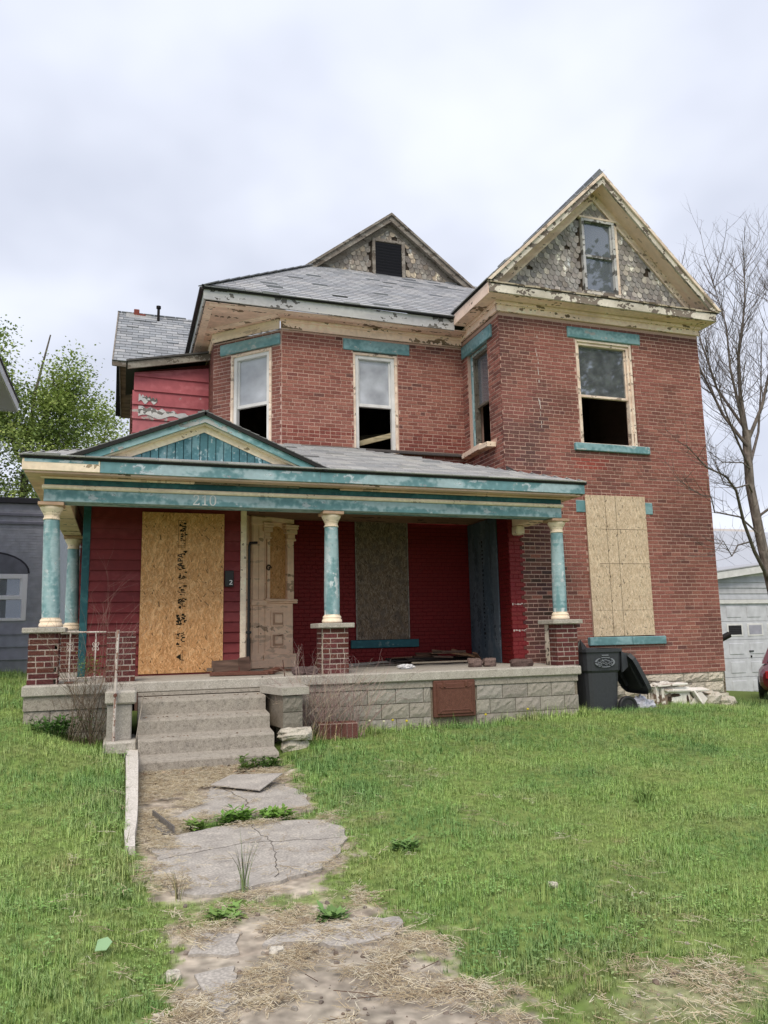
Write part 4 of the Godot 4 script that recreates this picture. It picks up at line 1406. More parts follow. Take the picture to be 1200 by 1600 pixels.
func build_porch_top() -> void:
	# beam
	simple_part("porch_beam", Vector3(-0.985, 1.752, -10.93), Vector3(6.63, 1.91, -10.63), M.teal, house, 0.006)
	simple_part("beam_moulding", Vector3(-1.01, 1.912, -10.93), Vector3(6.66, 1.968, -10.60), M.cream_smooth, house, 0.014)
	simple_part("frieze", Vector3(-0.985, 1.97, -10.93), Vector3(6.63, 2.062, -10.625), M.teal_dark, house, 0.004)
	simple_part("porch_beam", Vector3(-0.98, 1.755, -14.6), Vector3(-0.68, 2.06, -10.935), M.cream, house, 0.006)
	simple_part("porch_beam", Vector3(6.33, 1.755, -11.74), Vector3(6.628, 2.06, -10.935), M.cream, house, 0.006)
	simple_part("bracket", Vector3(6.31, 1.60, -11.735), Vector3(6.47, 1.75, -11.55), M.cream_worn, house, 0.02)
	# house number
	word("210", Vector3(1.04, 1.83, -10.628), 0.14, Basis(Vector3.RIGHT, 0.0), M.vinyl, house, "house_number", "Droid Serif", 400, true)
	# soffit and its bed moulding
	var so := MB.new()
	so.box(Vector3(-1.20, 2.075, -10.90), Vector3(6.88, 2.10, -10.39))
	so.box(Vector3(-1.20, 2.075, -14.7), Vector3(-0.7, 2.10, -10.90))
	so.box(Vector3(6.35, 2.075, -11.74), Vector3(6.88, 2.10, -10.90))
	part("soffit", so, M.soffit, house)
	simple_part("bed_moulding", Vector3(-1.03, 2.045, -10.624), Vector3(0.9, 2.075, -10.56), M.cream, house, 0.012)
	simple_part("bed_moulding", Vector3(0.9, 2.047, -10.624), Vector3(2.35, 2.075, -10.57), M.weathered, house, 0.004)
	simple_part("bed_moulding", Vector3(2.95, 2.045, -10.624), Vector3(6.66, 2.075, -10.57), M.soffit, house, 0.012)
	# fascia boards
	var cr := MB.new()
	cr.box(Vector3(-1.227, 2.10, -10.39), Vector3(-0.31, 2.272, -10.36), 0.005)
	part("fascia", cr, M.cream_smooth, house)
	simple_part("fascia_patch", Vector3(-1.20, 2.205, -10.3585), Vector3(-0.33, 2.268, -10.357), M.teal, house, 0.0)
	simple_part("fascia", Vector3(-0.306, 2.098, -10.39), Vector3(2.60, 2.275, -10.358), M.teal, house, 0.005)
	simple_part("fascia", Vector3(2.604, 2.102, -10.39), Vector3(6.907, 2.276, -10.359), M.teal, house, 0.005)
	simple_part("fascia", Vector3(-1.227, 2.10, -14.7), Vector3(-1.197, 2.27, -10.392), M.teal, house, 0.004)
	simple_part("fascia", Vector3(6.877, 2.10, -11.745), Vector3(6.907, 2.27, -10.392), M.teal_clean, house, 0.004)
	bar_part("drip_edge", Vector3(-1.25, 2.288, -10.35), Vector3(6.93, 2.288, -10.35), 0.03, 0.02, M.metal, house, Vector3.UP, 0.004, LN(166, 164, 164))
	# roof
	var tones := [LN(196, 196, 197), LN(206, 206, 206), LN(186, 186, 188), LN(214, 213, 211)]
	var k := sqrt(1.0 + 0.358 * 0.358)
	var up := Vector3(0, 0.358, -1).normalized()
	roof_face(Vector3(-1.25, 2.292, -10.335), Vector3.RIGHT, up, PackedVector2Array([Vector2(0, 0), Vector2(8.19, 0), Vector2(5.19, 3.0 * k), Vector2(3.88, 3.0 * k), Vector2(2.76, 4.1 * k), Vector2(2.0, 4.1 * k), Vector2(2.0, 2.0 * k)]), house, "porch_roof", tones, 0.14, 0.30)
	roof_face(Vector3(-1.25, 2.292, -10.335), Vector3.FORWARD, Vector3(1, 0.358, 0).normalized(), PackedVector2Array([Vector2(0, 0), Vector2(4.4, 0), Vector2(4.4, 1.3 * k), Vector2(2.0, 2.0 * k)]), house, "porch_roof", tones, 0.14, 0.30)
	roof_face(Vector3(6.94, 2.292, -10.335), Vector3.FORWARD, Vector3(-1, 0.358, 0).normalized(), PackedVector2Array([Vector2(0, 0), Vector2(1.40, 0), Vector2(1.40, 1.38 * k)]), house, "porch_roof", tones, 0.14, 0.30)
	# tar patch against the wing
	var tar := MB.new()
	tar.col = LN(84, 81, 80)
	tar.slab(Vector3(0, 0, -11.735), Vector3.RIGHT, Vector3.UP, PackedVector2Array([Vector2(6.27, 2.70), Vector2(6.9, 2.48), Vector2(6.93, 2.53), Vector2(6.55, 2.70), Vector2(6.27, 2.82)]), Vector3.BACK, 0.02)
	tar.hexa([Vector3(2.66, 3.33, -13.26), Vector3(6.23, 3.33, -13.26), Vector3(6.23, 3.385, -13.335), Vector3(2.66, 3.385, -13.335), Vector3(2.66, 3.31, -13.26), Vector3(6.23, 3.31, -13.26), Vector3(6.23, 3.35, -13.345), Vector3(2.66, 3.35, -13.345)])
	part("flashing", tar, M.grainy, house)
	var lm := MB.new()
	lm.col = LN(214, 210, 208)
	lm.slab(Vector3(0, 0, -11.727), Vector3.RIGHT, Vector3.UP, PackedVector2Array([Vector2(6.27, 2.69), Vector2(6.8, 2.5), Vector2(6.84, 2.545), Vector2(6.5, 2.66), Vector2(6.27, 2.74)]), Vector3.BACK, 0.006)
	part("flashing", lm, M.flaked, house)
	# pediment
	var px := 1.005
	var A := 2.975
	var s := 0.415
	rakes("raking_fascia", house, px, A, s, 0.115, 2.30, -10.352, 0.04, M.teal_rake)
	rakes("raking_cap", house, px, A + 0.028, s, 0.03, 2.30, -10.325, 0.07, M.plain, LN(58, 56, 56))
	rakes("raking_soffit", house, px, A - 0.115, s, 0.025, 2.30, -10.393, 0.12, M.cream_smooth)
	rakes("raking_frieze", house, px, A - 0.125, s, 0.105, 2.30, -10.46, 0.03, M.cream_smooth)
	var back := MB.new()
	back.col = LN(30, 60, 66)
	back.slab(Vector3(0, 0, -10.50), Vector3.RIGHT, Vector3.UP, PackedVector2Array([Vector2(px - 1.5, 2.30), Vector2(px + 1.5, 2.30), Vector2(px, A - 0.1)]), Vector3.BACK, 0.05)
	var ped := part("pediment", back, M.plain, house)
	var x := px - 1.34
	var i := 0
	while x < px + 1.34:
		var e := x + 0.107
		var m := (x + e) * 0.5
		var ya := A - 0.20 - absf(x + 0.002 - px) * s
		var yb := A - 0.20 - absf(e - 0.002 - px) * s
		if maxf(ya, yb) > 2.33:
			var mb := MB.new()
			mb.col = jit(Color(0.92, 0.92, 0.92), 0.08)
			var zf := -10.472 + rng.randf_range(-0.003, 0.003)
			var yt := A - 0.20
			var a0 := Vector3(x + 0.005, 2.301, zf)
			var a1 := Vector3(e - 0.005, 2.301, zf)
			var t1 := Vector3(e - 0.005, maxf(yb, 2.305), zf)
			var t0 := Vector3(x + 0.005, maxf(ya, 2.305), zf)
			var bk := Vector3(0, 0, -0.022)
			mb.hexa([a0, a1, t1, t0, a0 + bk, a1 + bk, t1 + bk, t0 + bk])
			part("board", mb, M.teal_board, ped)
		x = e
		i += 1
	simple_part("pediment_sill", Vector3(px - 1.62, 2.296, -10.47), Vector3(px + 1.62, 2.318, -10.36), M.metal, house, 0.004, LN(150, 158, 164))
	# roof of the pediment
	var dk := [LN(140, 140, 142), LN(150, 150, 152)]
	var q := sqrt(1.0 + s * s)
	roof_face(Vector3(px - 1.70, A + 0.03 - 1.70 * s, -10.32), Vector3.FORWARD, Vector3(1, s, 0).normalized(), PackedVector2Array([Vector2(0, 0), Vector2(1.95, 1.70 * q), Vector2(0, 1.70 * q)]), house, "porch_roof", dk)
	roof_face(Vector3(px + 1.70, A + 0.03 - 1.70 * s, -10.32), Vector3.FORWARD, Vector3(-1, s, 0).normalized(), PackedVector2Array([Vector2(0, 0), Vector2(1.95, 1.70 * q), Vector2(0, 1.70 * q)]), house, "porch_roof", dk)
	# ceiling boards
	var ce := MB.new()
	ce.col = LN(150, 140, 122)
	ce.box(Vector3(-0.68, 2.0, -13.32), Vector3(6.33, 2.03, -10.94))
	ce.box(Vector3(-0.68, 2.0, -14.7), Vector3(-0.4, 2.03, -13.32))
	part("porch_ceiling", ce, M.soffit, house)

func siding(parent: Node3D, o: Vector3, u: Vector3, nrm: Vector3, w0: float, w1: float, y0: float, y1: float, exposure: float, m: Material, tone: Color) -> void:
	var y := y0
	while y < y1 - 0.02:
		var h := minf(exposure, y1 - y)
		var b := Basis(u * (w1 - w0), Vector3(0, h + 0.012, 0), nrm * 0.045)
		piece("siding_board", Transform3D(b, o + u * (w0 + w1) * 0.5 + Vector3.UP * (y + h * 0.5) + nrm * (0.012 + rng.randf_range(-0.001, 0.002))), "clapboard", jit(tone, 0.05), m, parent)
		y += exposure

func build_vestibule() -> void:
	var mb := MB.new()
	mb.col = LN(60, 20, 22)
	mb.box(Vector3(-0.5, -0.56, -13.9), Vector3(1.76, 2.02, -12.05))
	var v := part("vestibule", mb, M.plain, house)
	siding(v, Vector3(0, 0, -12.045), Vector3.RIGHT, Vector3.BACK, -0.47, 1.735, -0.56, 2.0, 0.155, M.red_siding, Color(0.86, 0.80, 0.80))
	simple_part("corner_board", Vector3(-0.56, -0.555, -12.10), Vector3(-0.455, 2.0, -12.005), M.teal_dark, v, 0.006)
	simple_part("corner_board", Vector3(1.735, -0.555, -12.12), Vector3(1.825, 2.0, -12.0), M.cream_smooth, v, 0.006)
	# left flank of the house behind the rear column
	mb = MB.new()
	mb.col = LN(60, 20, 22)
	mb.box(Vector3(-0.72, -0.56, -14.9), Vector3(1.3, 2.0, -14.75))
	var lf := part("wall", mb, M.plain, house)
	siding(lf, Vector3(0, 0, -14.75), Vector3.RIGHT, Vector3.BACK, -0.72, -0.42, -0.56, 2.0, 0.19, M.red_siding, Color(0.95, 0.9, 0.9))
	# strand board over the door
	mb = MB.new()
	mb.box(Vector3(0.265, -0.535, -12.012), Vector3(1.478, 1.862, -11.992), 0.003)
	var bd := part("boarding", mb, M.osb, house)
	bd.set_meta("label", "fresh strand board over the doorway with black grade print")
	stamp(bd)
	# number plate
	simple_part("mailbox", Vector3(1.495, 0.735, -12.01), Vector3(1.625, 0.985, -11.94), M.plastic, house, 0.008, LN(30, 28, 28))
	simple_part("number_plate", Vector3(1.545, 0.752, -11.938), Vector3(1.61, 0.845, -11.934), M.plastic, house, 0.001, LN(24, 24, 24))
	word("2", Vector3(1.578, 0.80, -11.931), 0.07, Basis(), M.vinyl, house, "house_number", "Droid Sans", 700)
	# black downpipe
	mb = MB.new()
	mb.col = LN(26, 26, 28)
	mb.tube(PackedVector3Array([Vector3(1.86, -0.5, -11.97), Vector3(1.86, 0.35, -11.97), Vector3(1.862, 1.36, -11.97), Vector3(1.88, 1.42, -12.0), Vector3(2.0, 1.44, -12.1)]), PackedFloat32Array([0.024, 0.022, 0.022, 0.022, 0.022]), 8)
	mb.tube(PackedVector3Array([Vector3(1.86, -0.55, -11.97), Vector3(1.86, -0.05, -11.97)]), PackedFloat32Array([0.032, 0.032]), 8)
	mb.box(Vector3(1.82, 0.02, -12.01), Vector3(1.90, 0.06, -11.94), 0.004)
	part("downpipe", mb, M.plastic, house)
	build_surround()
	# window boarded from within the porch
	mb = MB.new()
	mb.box(Vector3(4.01, -0.125, -13.345), Vector3(4.98, 2.06, -13.328), 0.002)
	var wb := part("boarding", mb, M.osb_dark, house)
	wb.set_meta("label", "grey mildewed board over the porch window")
	simple_part("frame", Vector3(3.985, -0.125, -13.35), Vector3(4.008, 2.06, -13.32), M.weathered, wb, 0.003)
	simple_part("frame", Vector3(4.982, -0.125, -13.35), Vector3(5.005, 2.06, -13.32), M.weathered, wb, 0.003)
	simple_part("sill", Vector3(3.88, -0.27, -13.4), Vector3(5.165, -0.13, -13.29), M.teal_dark, house, 0.008)
	# boarded side door of the wing
	mb = MB.new()
	mb.box(Vector3(6.222, -0.555, -13.32), Vector3(6.25, 1.98, -12.16), 0.003)
	var sd := part("boarding", mb, M.blue_board, house)
	sd.set_meta("label", "slate blue board over the side door of the wing")
	for i in 26:
		simple_part("print_mark", Vector3(6.2195, -0.3 + i * 0.075, -12.74 + rng.randf_range(-0.02, 0.02)), Vector3(6.2215, -0.3 + i * 0.075 + rng.randf_range(0.02, 0.06), -12.70 + rng.randf_range(-0.02, 0.02)), M.ink, sd, 0.0, LN(24, 28, 32))

# the column of stamped print on the fresh board
func stamp(bd: Node3D) -> void:
	var z := -11.9905
	var c := LN(40, 34, 28)
	var x := 0.845
	var rot := Basis(Vector3.BACK, PI / 2)
	var frame := MB.new()
	frame.col = c
	for r in [[0.79, 1.74, 0.90, 1.746], [0.79, 1.36, 0.90, 1.366], [0.79, 1.36, 0.795, 1.746], [0.895, 1.36, 0.90, 1.746], [0.79, 1.335, 0.90, 1.342], [0.79, 0.79, 0.90, 0.796]]:
		frame.box(Vector3(r[0], r[1], z - 0.001), Vector3(r[2], r[3], z))
	# triangle with its bar, and the square marks
	frame.slab(Vector3(0, 0, z), Vector3.RIGHT, Vector3.UP, PackedVector2Array([Vector2(0.79, -0.30), Vector2(0.865, -0.345), Vector2(0.865, -0.255)]), Vector3.BACK, 0.001)
	frame.box(Vector3(0.878, -0.40, z - 0.001), Vector3(0.886, -0.2, z))
	part("grade_print", frame, M.ink, bd)
	var ink := StandardMaterial3D.new()
	ink.albedo_color = S(52, 44, 34)
	ink.roughness = 0.9
	word("APA", Vector3(0.83, 1.14, z - 0.002), 0.08, rot, ink, bd, "grade_print", "Droid Sans", 700)
	# the rest of the print is too blurred to read: small broken strokes in blocks
	var bx := MB.new()
	bx.col = c
	for q in [[1.38, 1.72, 0.80, 0.89, 34], [1.20, 1.28, 0.86, 0.90, 8], [0.98, 1.07, 0.79, 0.88, 12], [0.84, 0.95, 0.79, 0.90, 16], [0.60, 0.76, 0.79, 0.89, 14], [0.40, 0.56, 0.80, 0.90, 26], [0.16, 0.32, 0.78, 0.90, 44], [-0.16, 0.06, 0.79, 0.89, 24]]:
		for i in q[4]:
			var yy := rng.randf_range(q[0], q[1])
			var xx := rng.randf_range(q[2], q[3])
			bx.box(Vector3(xx, yy, z - 0.001), Vector3(xx + rng.randf_range(0.010, 0.045), yy + rng.randf_range(0.008, 0.024), z + rng.randf() * 0.0006))
	part("grade_print", bx, M.ink, bd)

func build_surround() -> void:
	var A := Vector3(1.92, 0, -12.9)
	var B := Vector3(2.86, 0, -13.35)
	var u := (B - A).normalized()
	var nrm := Vector3(-u.z, 0, u.x)
	if nrm.z < 0:
		nrm = -nrm
	var P := func(s: float, y: float, z: float) -> Vector3: return A + u * s + Vector3.UP * y + nrm * z
	var slabp := func(called: String, s0: float, y0: float, s1: float, y1: float, z0: float, z1: float, m: Material, parent: Node3D, ch := 0.006) -> MeshInstance3D:
		var mb := MB.new()
		mb.col = LN(252, 244, 228) if m != M.soffit else LN(214, 204, 186)
		mb.obox(P.call((s0 + s1) * 0.5, (y0 + y1) * 0.5, (z0 + z1) * 0.5), u * (s1 - s0) * 0.5, Vector3.UP * (y1 - y0) * 0.5, nrm * (z1 - z0) * 0.5, ch)
		return part(called, mb, m, parent)
	var wood: Material = M.cream
	var root: MeshInstance3D = slabp.call("door_surround", -0.1, -0.56, 1.03, 2.02, -0.12, -0.02, M.cream, house)
	slabp.call("pilaster", 0.12, -0.55, 0.41, 2.0, -0.02, 0.05, wood, root)
	slabp.call("pilaster", 0.44, 0.58, 0.50, 1.62, -0.02, 0.05, M.cream, root)
	slabp.call("pilaster", 0.86, 0.58, 1.0, 1.62, -0.02, 0.06, wood, root)
	slabp.call("panel", 0.42, -0.55, 1.0, 0.53, -0.02, 0.03, M.cream, root)
	slabp.call("ledge", 0.36, 0.53, 1.07, 0.56, -0.02, 0.08, M.cream, root, 0.01)
	slabp.call("ledge", 0.36, 0.56, 1.05, 0.60, -0.02, 0.11, M.cream, root, 0.01)
	slabp.call("plinth", 0.36, -0.555, 1.04, -0.33, -0.02, 0.075, wood, root)
	slabp.call("header", 0.38, 1.92, 1.0, 2.0, -0.02, 0.07, M.cream, root)
	for q in [[0.52, -0.22, 0.80, 0.03], [0.52, 0.13, 0.80, 0.40]]:
		slabp.call("panel_moulding", q[0], q[1], q[2], q[3], 0.03, 0.055, wood, root, 0.02)
		slabp.call("panel_recess", q[0] + 0.03, q[1] + 0.03, q[2] - 0.03, q[3] - 0.03, 0.055, 0.057, M.soffit, root, 0.0)
		slabp.call("panel_field", q[0] + 0.06, q[1] + 0.06, q[2] - 0.06, q[3] - 0.06, 0.057, 0.085, M.cream, root, 0.018)
	for q in [[0.135, 0.155], [0.255, 0.275], [0.375, 0.395]]:
		slabp.call("pilaster_flute", q[0], -0.3, q[1], 1.9, 0.05, 0.064, M.cream, root, 0.005)
	for q in [[0.10, 0.42, -0.55, -0.42], [0.10, 0.42, 0.48, 0.58], [0.09, 0.43, 1.84, 1.99]]:
		slabp.call("pilaster_band", q[0], q[2], q[1], q[3], 0.05, 0.085, M.cream, root, 0.015)
	# arched board in the sidelight
	var pts := PackedVector2Array([Vector2(0.50, 0.60), Vector2(0.86, 0.60), Vector2(0.86, 1.68)])
	for i in 9:
		var a := PI * (i + 1) / 10.0
		pts.append(Vector2(0.68 + 0.18 * cos(a), 1.68 + 0.18 * sin(a)))
	pts.append(Vector2(0.50, 1.68))
	var mb := MB.new()
	mb.col = Color(0.85, 0.82, 0.78)
	mb.slab(P.call(0.0, 0.0, 0.0), u, Vector3.UP, pts, nrm, 0.02)
	part("sidelight_board", mb, M.osb, root)
	# capitals
	for s in [[0.36, 0.52], [0.84, 1.05]]:
		var k := 0
		for lay in [[1.62, 1.66, 0.0, 0.07], [1.66, 1.74, -0.03, 0.06], [1.74, 1.82, 0.02, 0.09], [1.82, 1.87, 0.035, 0.11], [1.87, 1.90, 0.05, 0.12]]:
			slabp.call("pilaster_capital", s[0] - lay[2], lay[0], s[1] + lay[2] * 0.6, lay[1], -0.02, lay[3], M.cream, root, 0.012)
			k += 1
	# scrolled iron bracket
	var sc := MB.new()
	sc.col = LN(150, 140, 128)
	var pp := PackedVector3Array()
	var rr := PackedFloat32Array()
	for i in 14:
		var a := i * 0.55
		var q := 0.055 * (1.0 - i / 20.0)
		pp.append(P.call(0.45 + q * cos(a), 1.12 + q * sin(a), 0.075))
		rr.append(0.012)
	sc.tube(pp, rr, 6)
	part("scroll_bracket", sc, M.weathered, root)

func build_rear() -> void:
	# red clapboard addition above the porch
	var mb := MB.new()
	mb.col = LN(70, 24, 28)
	mb.slab(Vector3(0, 0, -15.22), Vector3.RIGHT, Vector3.UP, PackedVector2Array([Vector2(0.12, 2.6), Vector2(1.538, 2.6), Vector2(1.538, 5.40), Vector2(0.12, 5.12)]), Vector3.BACK, 1.8)
	var ad := part("addition", mb, M.plain, house)
	var y := 2.75
	var k := 0
	while y < 5.3:
		var h := 0.285
		var x0 := 0.10 - 0.012 * (5.0 - y) + rng.randf_range(-0.015, 0.015)
		# the top boards are cut to the slope of the roof
		var tl := minf(y + h, 5.10 + (x0 - 0.1) * 0.2)
		var tr := minf(y + h, 5.385)
		if y < 5.08:
			var sb := MB.new()
			sb.col = jit(Color(0.97, 0.95, 0.95), 0.03)
			var zb := -15.17
			var zt := -15.20
			sb.hexa([Vector3(x0, y, zb), Vector3(1.53, y - 0.02, zb), Vector3(1.53, tr, zt), Vector3(x0, tl, zt), Vector3(x0, y, -15.22), Vector3(1.53, y - 0.02, -15.22), Vector3(1.53, tr, -15.22), Vector3(x0, tl, -15.22)])
			part("siding_board", sb, M.red_worn, ad)
			if k in [5, 6]:
				var p := MB.new()
				p.col = Color(1, 1, 1)
				var pts := PackedVector2Array()
				var w0 := 0.2
				var w1 := 1.3 if k == 5 else 0.55
				for i in 16:
					pts.append(Vector2(lerpf(w0, w1, i / 15.0), y + 0.05 + 0.04 * sin(i * 0.9)))
				for i in 16:
					var f := 1.0 - i / 15.0
					pts.append(Vector2(lerpf(w0, w1, f), y + 0.12 + 0.13 * (1.0 - f) * (1.0 if k == 5 else 0.6) + 0.03 * sin(i * 2.3)))
				for q in pts.size():
					pts[q].y = clampf(pts[q].y, y + 0.01, y + h - 0.03)
				p.slab(Vector3(0, 0, -15.165), Vector3.RIGHT, Vector3.UP, pts, Vector3.BACK, 0.004)
				part("bare_patch", p, M.bleached, ad)
		y += h
		k += 1
	# its lean-to roof
	mb = MB.new()
	mb.hexa([Vector3(-0.02, 5.10, -15.0), Vector3(1.53, 5.42, -15.0), Vector3(1.53, 5.56, -15.0), Vector3(-0.02, 5.235, -15.0), Vector3(-0.02, 5.10, -15.04), Vector3(1.53, 5.42, -15.04), Vector3(1.53, 5.56, -15.04), Vector3(-0.02, 5.235, -15.04)])
	part("fascia", mb, M.weathered, house)
	mb = MB.new()
	mb.col = LN(96, 94, 94)
	mb.hexa([Vector3(-0.05, 5.24, -14.97), Vector3(1.53, 5.565, -14.97), Vector3(1.53, 5.60, -14.97), Vector3(-0.05, 5.275, -14.97), Vector3(-0.05, 5.24, -17.2), Vector3(1.53, 5.565, -17.2), Vector3(1.53, 5.60, -17.2), Vector3(-0.05, 5.275, -17.2)])
	part("roof", mb, M.shingle, house)
	# rear block
	mb = MB.new()
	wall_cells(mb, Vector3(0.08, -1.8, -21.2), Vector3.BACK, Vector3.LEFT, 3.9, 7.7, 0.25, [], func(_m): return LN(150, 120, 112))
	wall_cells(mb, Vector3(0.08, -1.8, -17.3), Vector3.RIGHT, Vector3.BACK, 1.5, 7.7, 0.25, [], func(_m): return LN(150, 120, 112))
	mb.slab(Vector3(0.085, 0, 0), Vector3.FORWARD, Vector3.UP, PackedVector2Array([Vector2(17.35, 5.9), Vector2(21.1, 5.9), Vector2(19.2, 7.6)]), Vector3.LEFT, 0.2)
	var rb := part("wall", mb, M.mortar, house)
	var list := []
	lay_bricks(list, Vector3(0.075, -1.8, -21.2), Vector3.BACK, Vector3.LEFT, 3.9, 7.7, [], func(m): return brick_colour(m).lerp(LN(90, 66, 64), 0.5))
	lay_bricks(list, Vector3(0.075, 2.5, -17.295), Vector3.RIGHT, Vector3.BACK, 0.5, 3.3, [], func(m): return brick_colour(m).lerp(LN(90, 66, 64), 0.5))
	lay_out(list, "brick", "brick", M.brick, rb, 0)
	var tones := [LN(168, 172, 178), LN(178, 181, 186), LN(160, 164, 170), LN(184, 186, 190), LN(150, 154, 160)]
	var q := sqrt(1.0 + 0.9 * 0.9)
	roof_face(Vector3(-0.34, 5.95, -17.0), Vector3.RIGHT, Vector3(0, 0.9, -1).normalized(), PackedVector2Array([Vector2(0, 0), Vector2(5.2, 0), Vector2(5.2, 2.22 * q), Vector2(0.06, 2.22 * q)]), house, "roof", tones, 0.16, 0.26)
	roof_face(Vector3(-0.30, 5.95, -21.44), Vector3.RIGHT, Vector3(0, 0.9, 1).normalized(), PackedVector2Array([Vector2(0, 0), Vector2(5.2, 0), Vector2(5.2, 2.22 * q), Vector2(0.0, 2.22 * q)]), house, "roof", tones, 0.16, 0.26)
	# boards under the rake of the rear block
	for side in [1.0, -1.0]:
		for i in 4:
			var x := -0.29 + i * 0.095
			var a := Vector3(x + 0.045, 7.86, -19.22 + 0.02 * side)
			var b := Vector3(x + 0.045 + (0.12 * (1 - i / 4.0) if side < 0 else 0.0), 5.88, -19.22 + side * 2.2)
			bar_part("soffit_board", a, b, 0.09, 0.02, M.wood, house, Vector3(0, 1, 0), 0.003, LN(160, 138, 118))
	bar_part("fascia", Vector3(-0.34, 5.90, -17.02), Vector3(1.2, 5.83, -17.02), 0.04, 0.15, M.weathered, house)
	bar_part("barge_board", Vector3(-0.335, 5.90, -17.02), Vector3(-0.28, 7.90, -19.2), 0.03, 0.14, M.weathered, house, Vector3(0, 1, 0.9))
	bar_part("barge_board", Vector3(-0.28, 7.90, -19.22), Vector3(-0.16, 5.92, -21.4), 0.03, 0.14, M.weathered, house, Vector3(0, 1, -0.9))
	var ch := MB.new()
	ch.col = LN(150, 84, 74)
	ch.box(Vector3(0.08, 7.5, -19.4), Vector3(0.21, 8.07, -19.15), 0.01)
	ch.box(Vector3(0.21, 7.5, -19.4), Vector3(0.36, 7.96, -19.15), 0.01)
	part("chimney", ch, M.brick, house)
	var fl := MB.new()
	fl.col = LN(190, 190, 188)
	fl.hexa([Vector3(-0.1, 7.74, -18.98), Vector3(0.5, 7.72, -18.98), Vector3(0.5, 7.96, -19.2), Vector3(-0.1, 7.98, -19.2), Vector3(-0.1, 7.70, -18.98), Vector3(0.5, 7.68, -18.98), Vector3(0.5, 7.92, -19.2), Vector3(-0.1, 7.94, -19.2)])
	part("flashing", fl, M.metal, house)
	var vp := MB.new()
	vp.col = LN(40, 38, 38)
	vp.tube(PackedVector3Array([Vector3(0.66, 7.4, -19.0), Vector3(0.66, 8.1, -19.0)]), PackedFloat32Array([0.035, 0.035]), 8)
	vp.tube(PackedVector3Array([Vector3(0.66, 8.08, -19.0), Vector3(0.66, 8.14, -19.0)]), PackedFloat32Array([0.06, 0.06]), 8)
	part("vent_pipe", vp, M.metal, house)
	# cut pipe end out of the wing's right flank
	var pe := MB.new()
	pe.col = LN(48, 46, 46)
	pe.tube(PackedVector3Array([Vector3(10.5, -0.40, -12.1), Vector3(11.0, -0.17, -12.0)]), PackedFloat32Array([0.06, 0.06]), 14)
	pe.col = LN(14, 14, 14)
	pe.tube(PackedVector3Array([Vector3(10.995, -0.1722, -12.0), Vector3(11.008, -0.1665, -11.997)]), PackedFloat32Array([0.045, 0.045]), 14)
	part("drain_pipe", pe, M.metal, house)

# ------------------------------------------------------------------ ground
func ground(x: float, z: float) -> float:
	var t := clampf(-z / 9.2, 0.0, 1.0)
	var y := -1.6 + 0.10 * t
	# lawn left of the walk, held by the kerb
	var a := smoothstep(5.2, 9.6, -z)
	y += smoothstep(0.16, 0.04, x) * (0.19 * a + 0.03)
	y += 0.30 * smoothstep(0.0, -1.3, x) * smoothstep(7.5, 10.4, -z)
	y += 0.18 * smoothstep(-1.0, -3.0, x) * smoothstep(10.0, 20.0, -z)
	# lawn right of the walk
	y += smoothstep(1.6, 2.3, x) * (0.05 + 0.10 * smoothstep(7.6, 10.2, -z)) * smoothstep(14.0, 8.0, x)
	y += 0.05 * smoothstep(4.5, 6.5, x) * smoothstep(8.0, 10.4, -z) * smoothstep(14.0, 8.0, x)
	y -= 0.068 * maxf(0.0, x - 9.5) * smoothstep(6.0, 11.0, -z)
	var walk := smoothstep(0.0, 0.25, x) * smoothstep(2.0, 1.6, x) * smoothstep(-3.2, -4.0, z)
	y += noise.get_noise_2d(x * 2.0, z * 2.0) * lerpf(0.03, 0.006, walk) - 0.008 * walk
	return y

const EDGE_L := [[-10.0, 0.20], [-6.2, 0.17], [-5.6, 0.20], [-5.15, 0.26], [-4.6, 0.30], [-4.17, 0.31], [-3.78, 0.26], [-3.4, 0.18], [-2.6, 0.0]]
const EDGE_R := [[-10.0, 1.85], [-8.6, 1.80], [-7.5, 1.72], [-6.7, 1.74], [-6.1, 1.68], [-5.5, 1.55], [-5.0, 1.30], [-4.6, 1.42], [-4.2, 1.52], [-3.8, 1.60], [-3.4, 1.62], [-2.6, 1.66]]

func along(e: Array, z: float) -> float:
	for i in e.size() - 1:
		if z <= e[i + 1][0]:
			return lerpf(e[i][1], e[i + 1][1], clampf((z - e[i][0]) / (e[i + 1][0] - e[i][0]), 0, 1))
	return e[e.size() - 1][1]

# 1 on trodden ground and paving, 0 in the lawn
func bare(x: float, z: float) -> float:
	if z < -9.3 or z > -1.5:
		return 0.0
	var wob := noise.get_noise_2d(x * 6.0, z * 6.0) * 0.16 + noise.get_noise_2d(x * 22.0, z * 22.0) * 0.07
	var l := along(EDGE_L, z) + (wob if z > -6.1 else 0.0)
	var r := along(EDGE_R, z) + wob * 1.4
	var b := minf(smoothstep(-0.06, 0.06, x - l), smoothstep(-0.10, 0.10, r - x))
	# weeds in the joint between the two slabs and below the second
	b *= 1.0 - 0.9 * smoothstep(0.17, 0.08, absf(z + 6.74 - wob * 0.5)) * smoothstep(0.45, 0.75, x)
	b *= 1.0 - 0.8 * smoothstep(0.30, 0.15, absf(z + 4.78)) * smoothstep(-0.1, 0.4, noise.get_noise_2d(x * 5.0 + 9.0, z * 5.0) + 0.25)
	# worn place at the right
	var w := smoothstep(0.75, 0.25, Vector2((x - 2.35) / 0.8, (z + 2.95) / 0.5).length() + wob * 2.0) * 0.5
	return maxf(b, w)

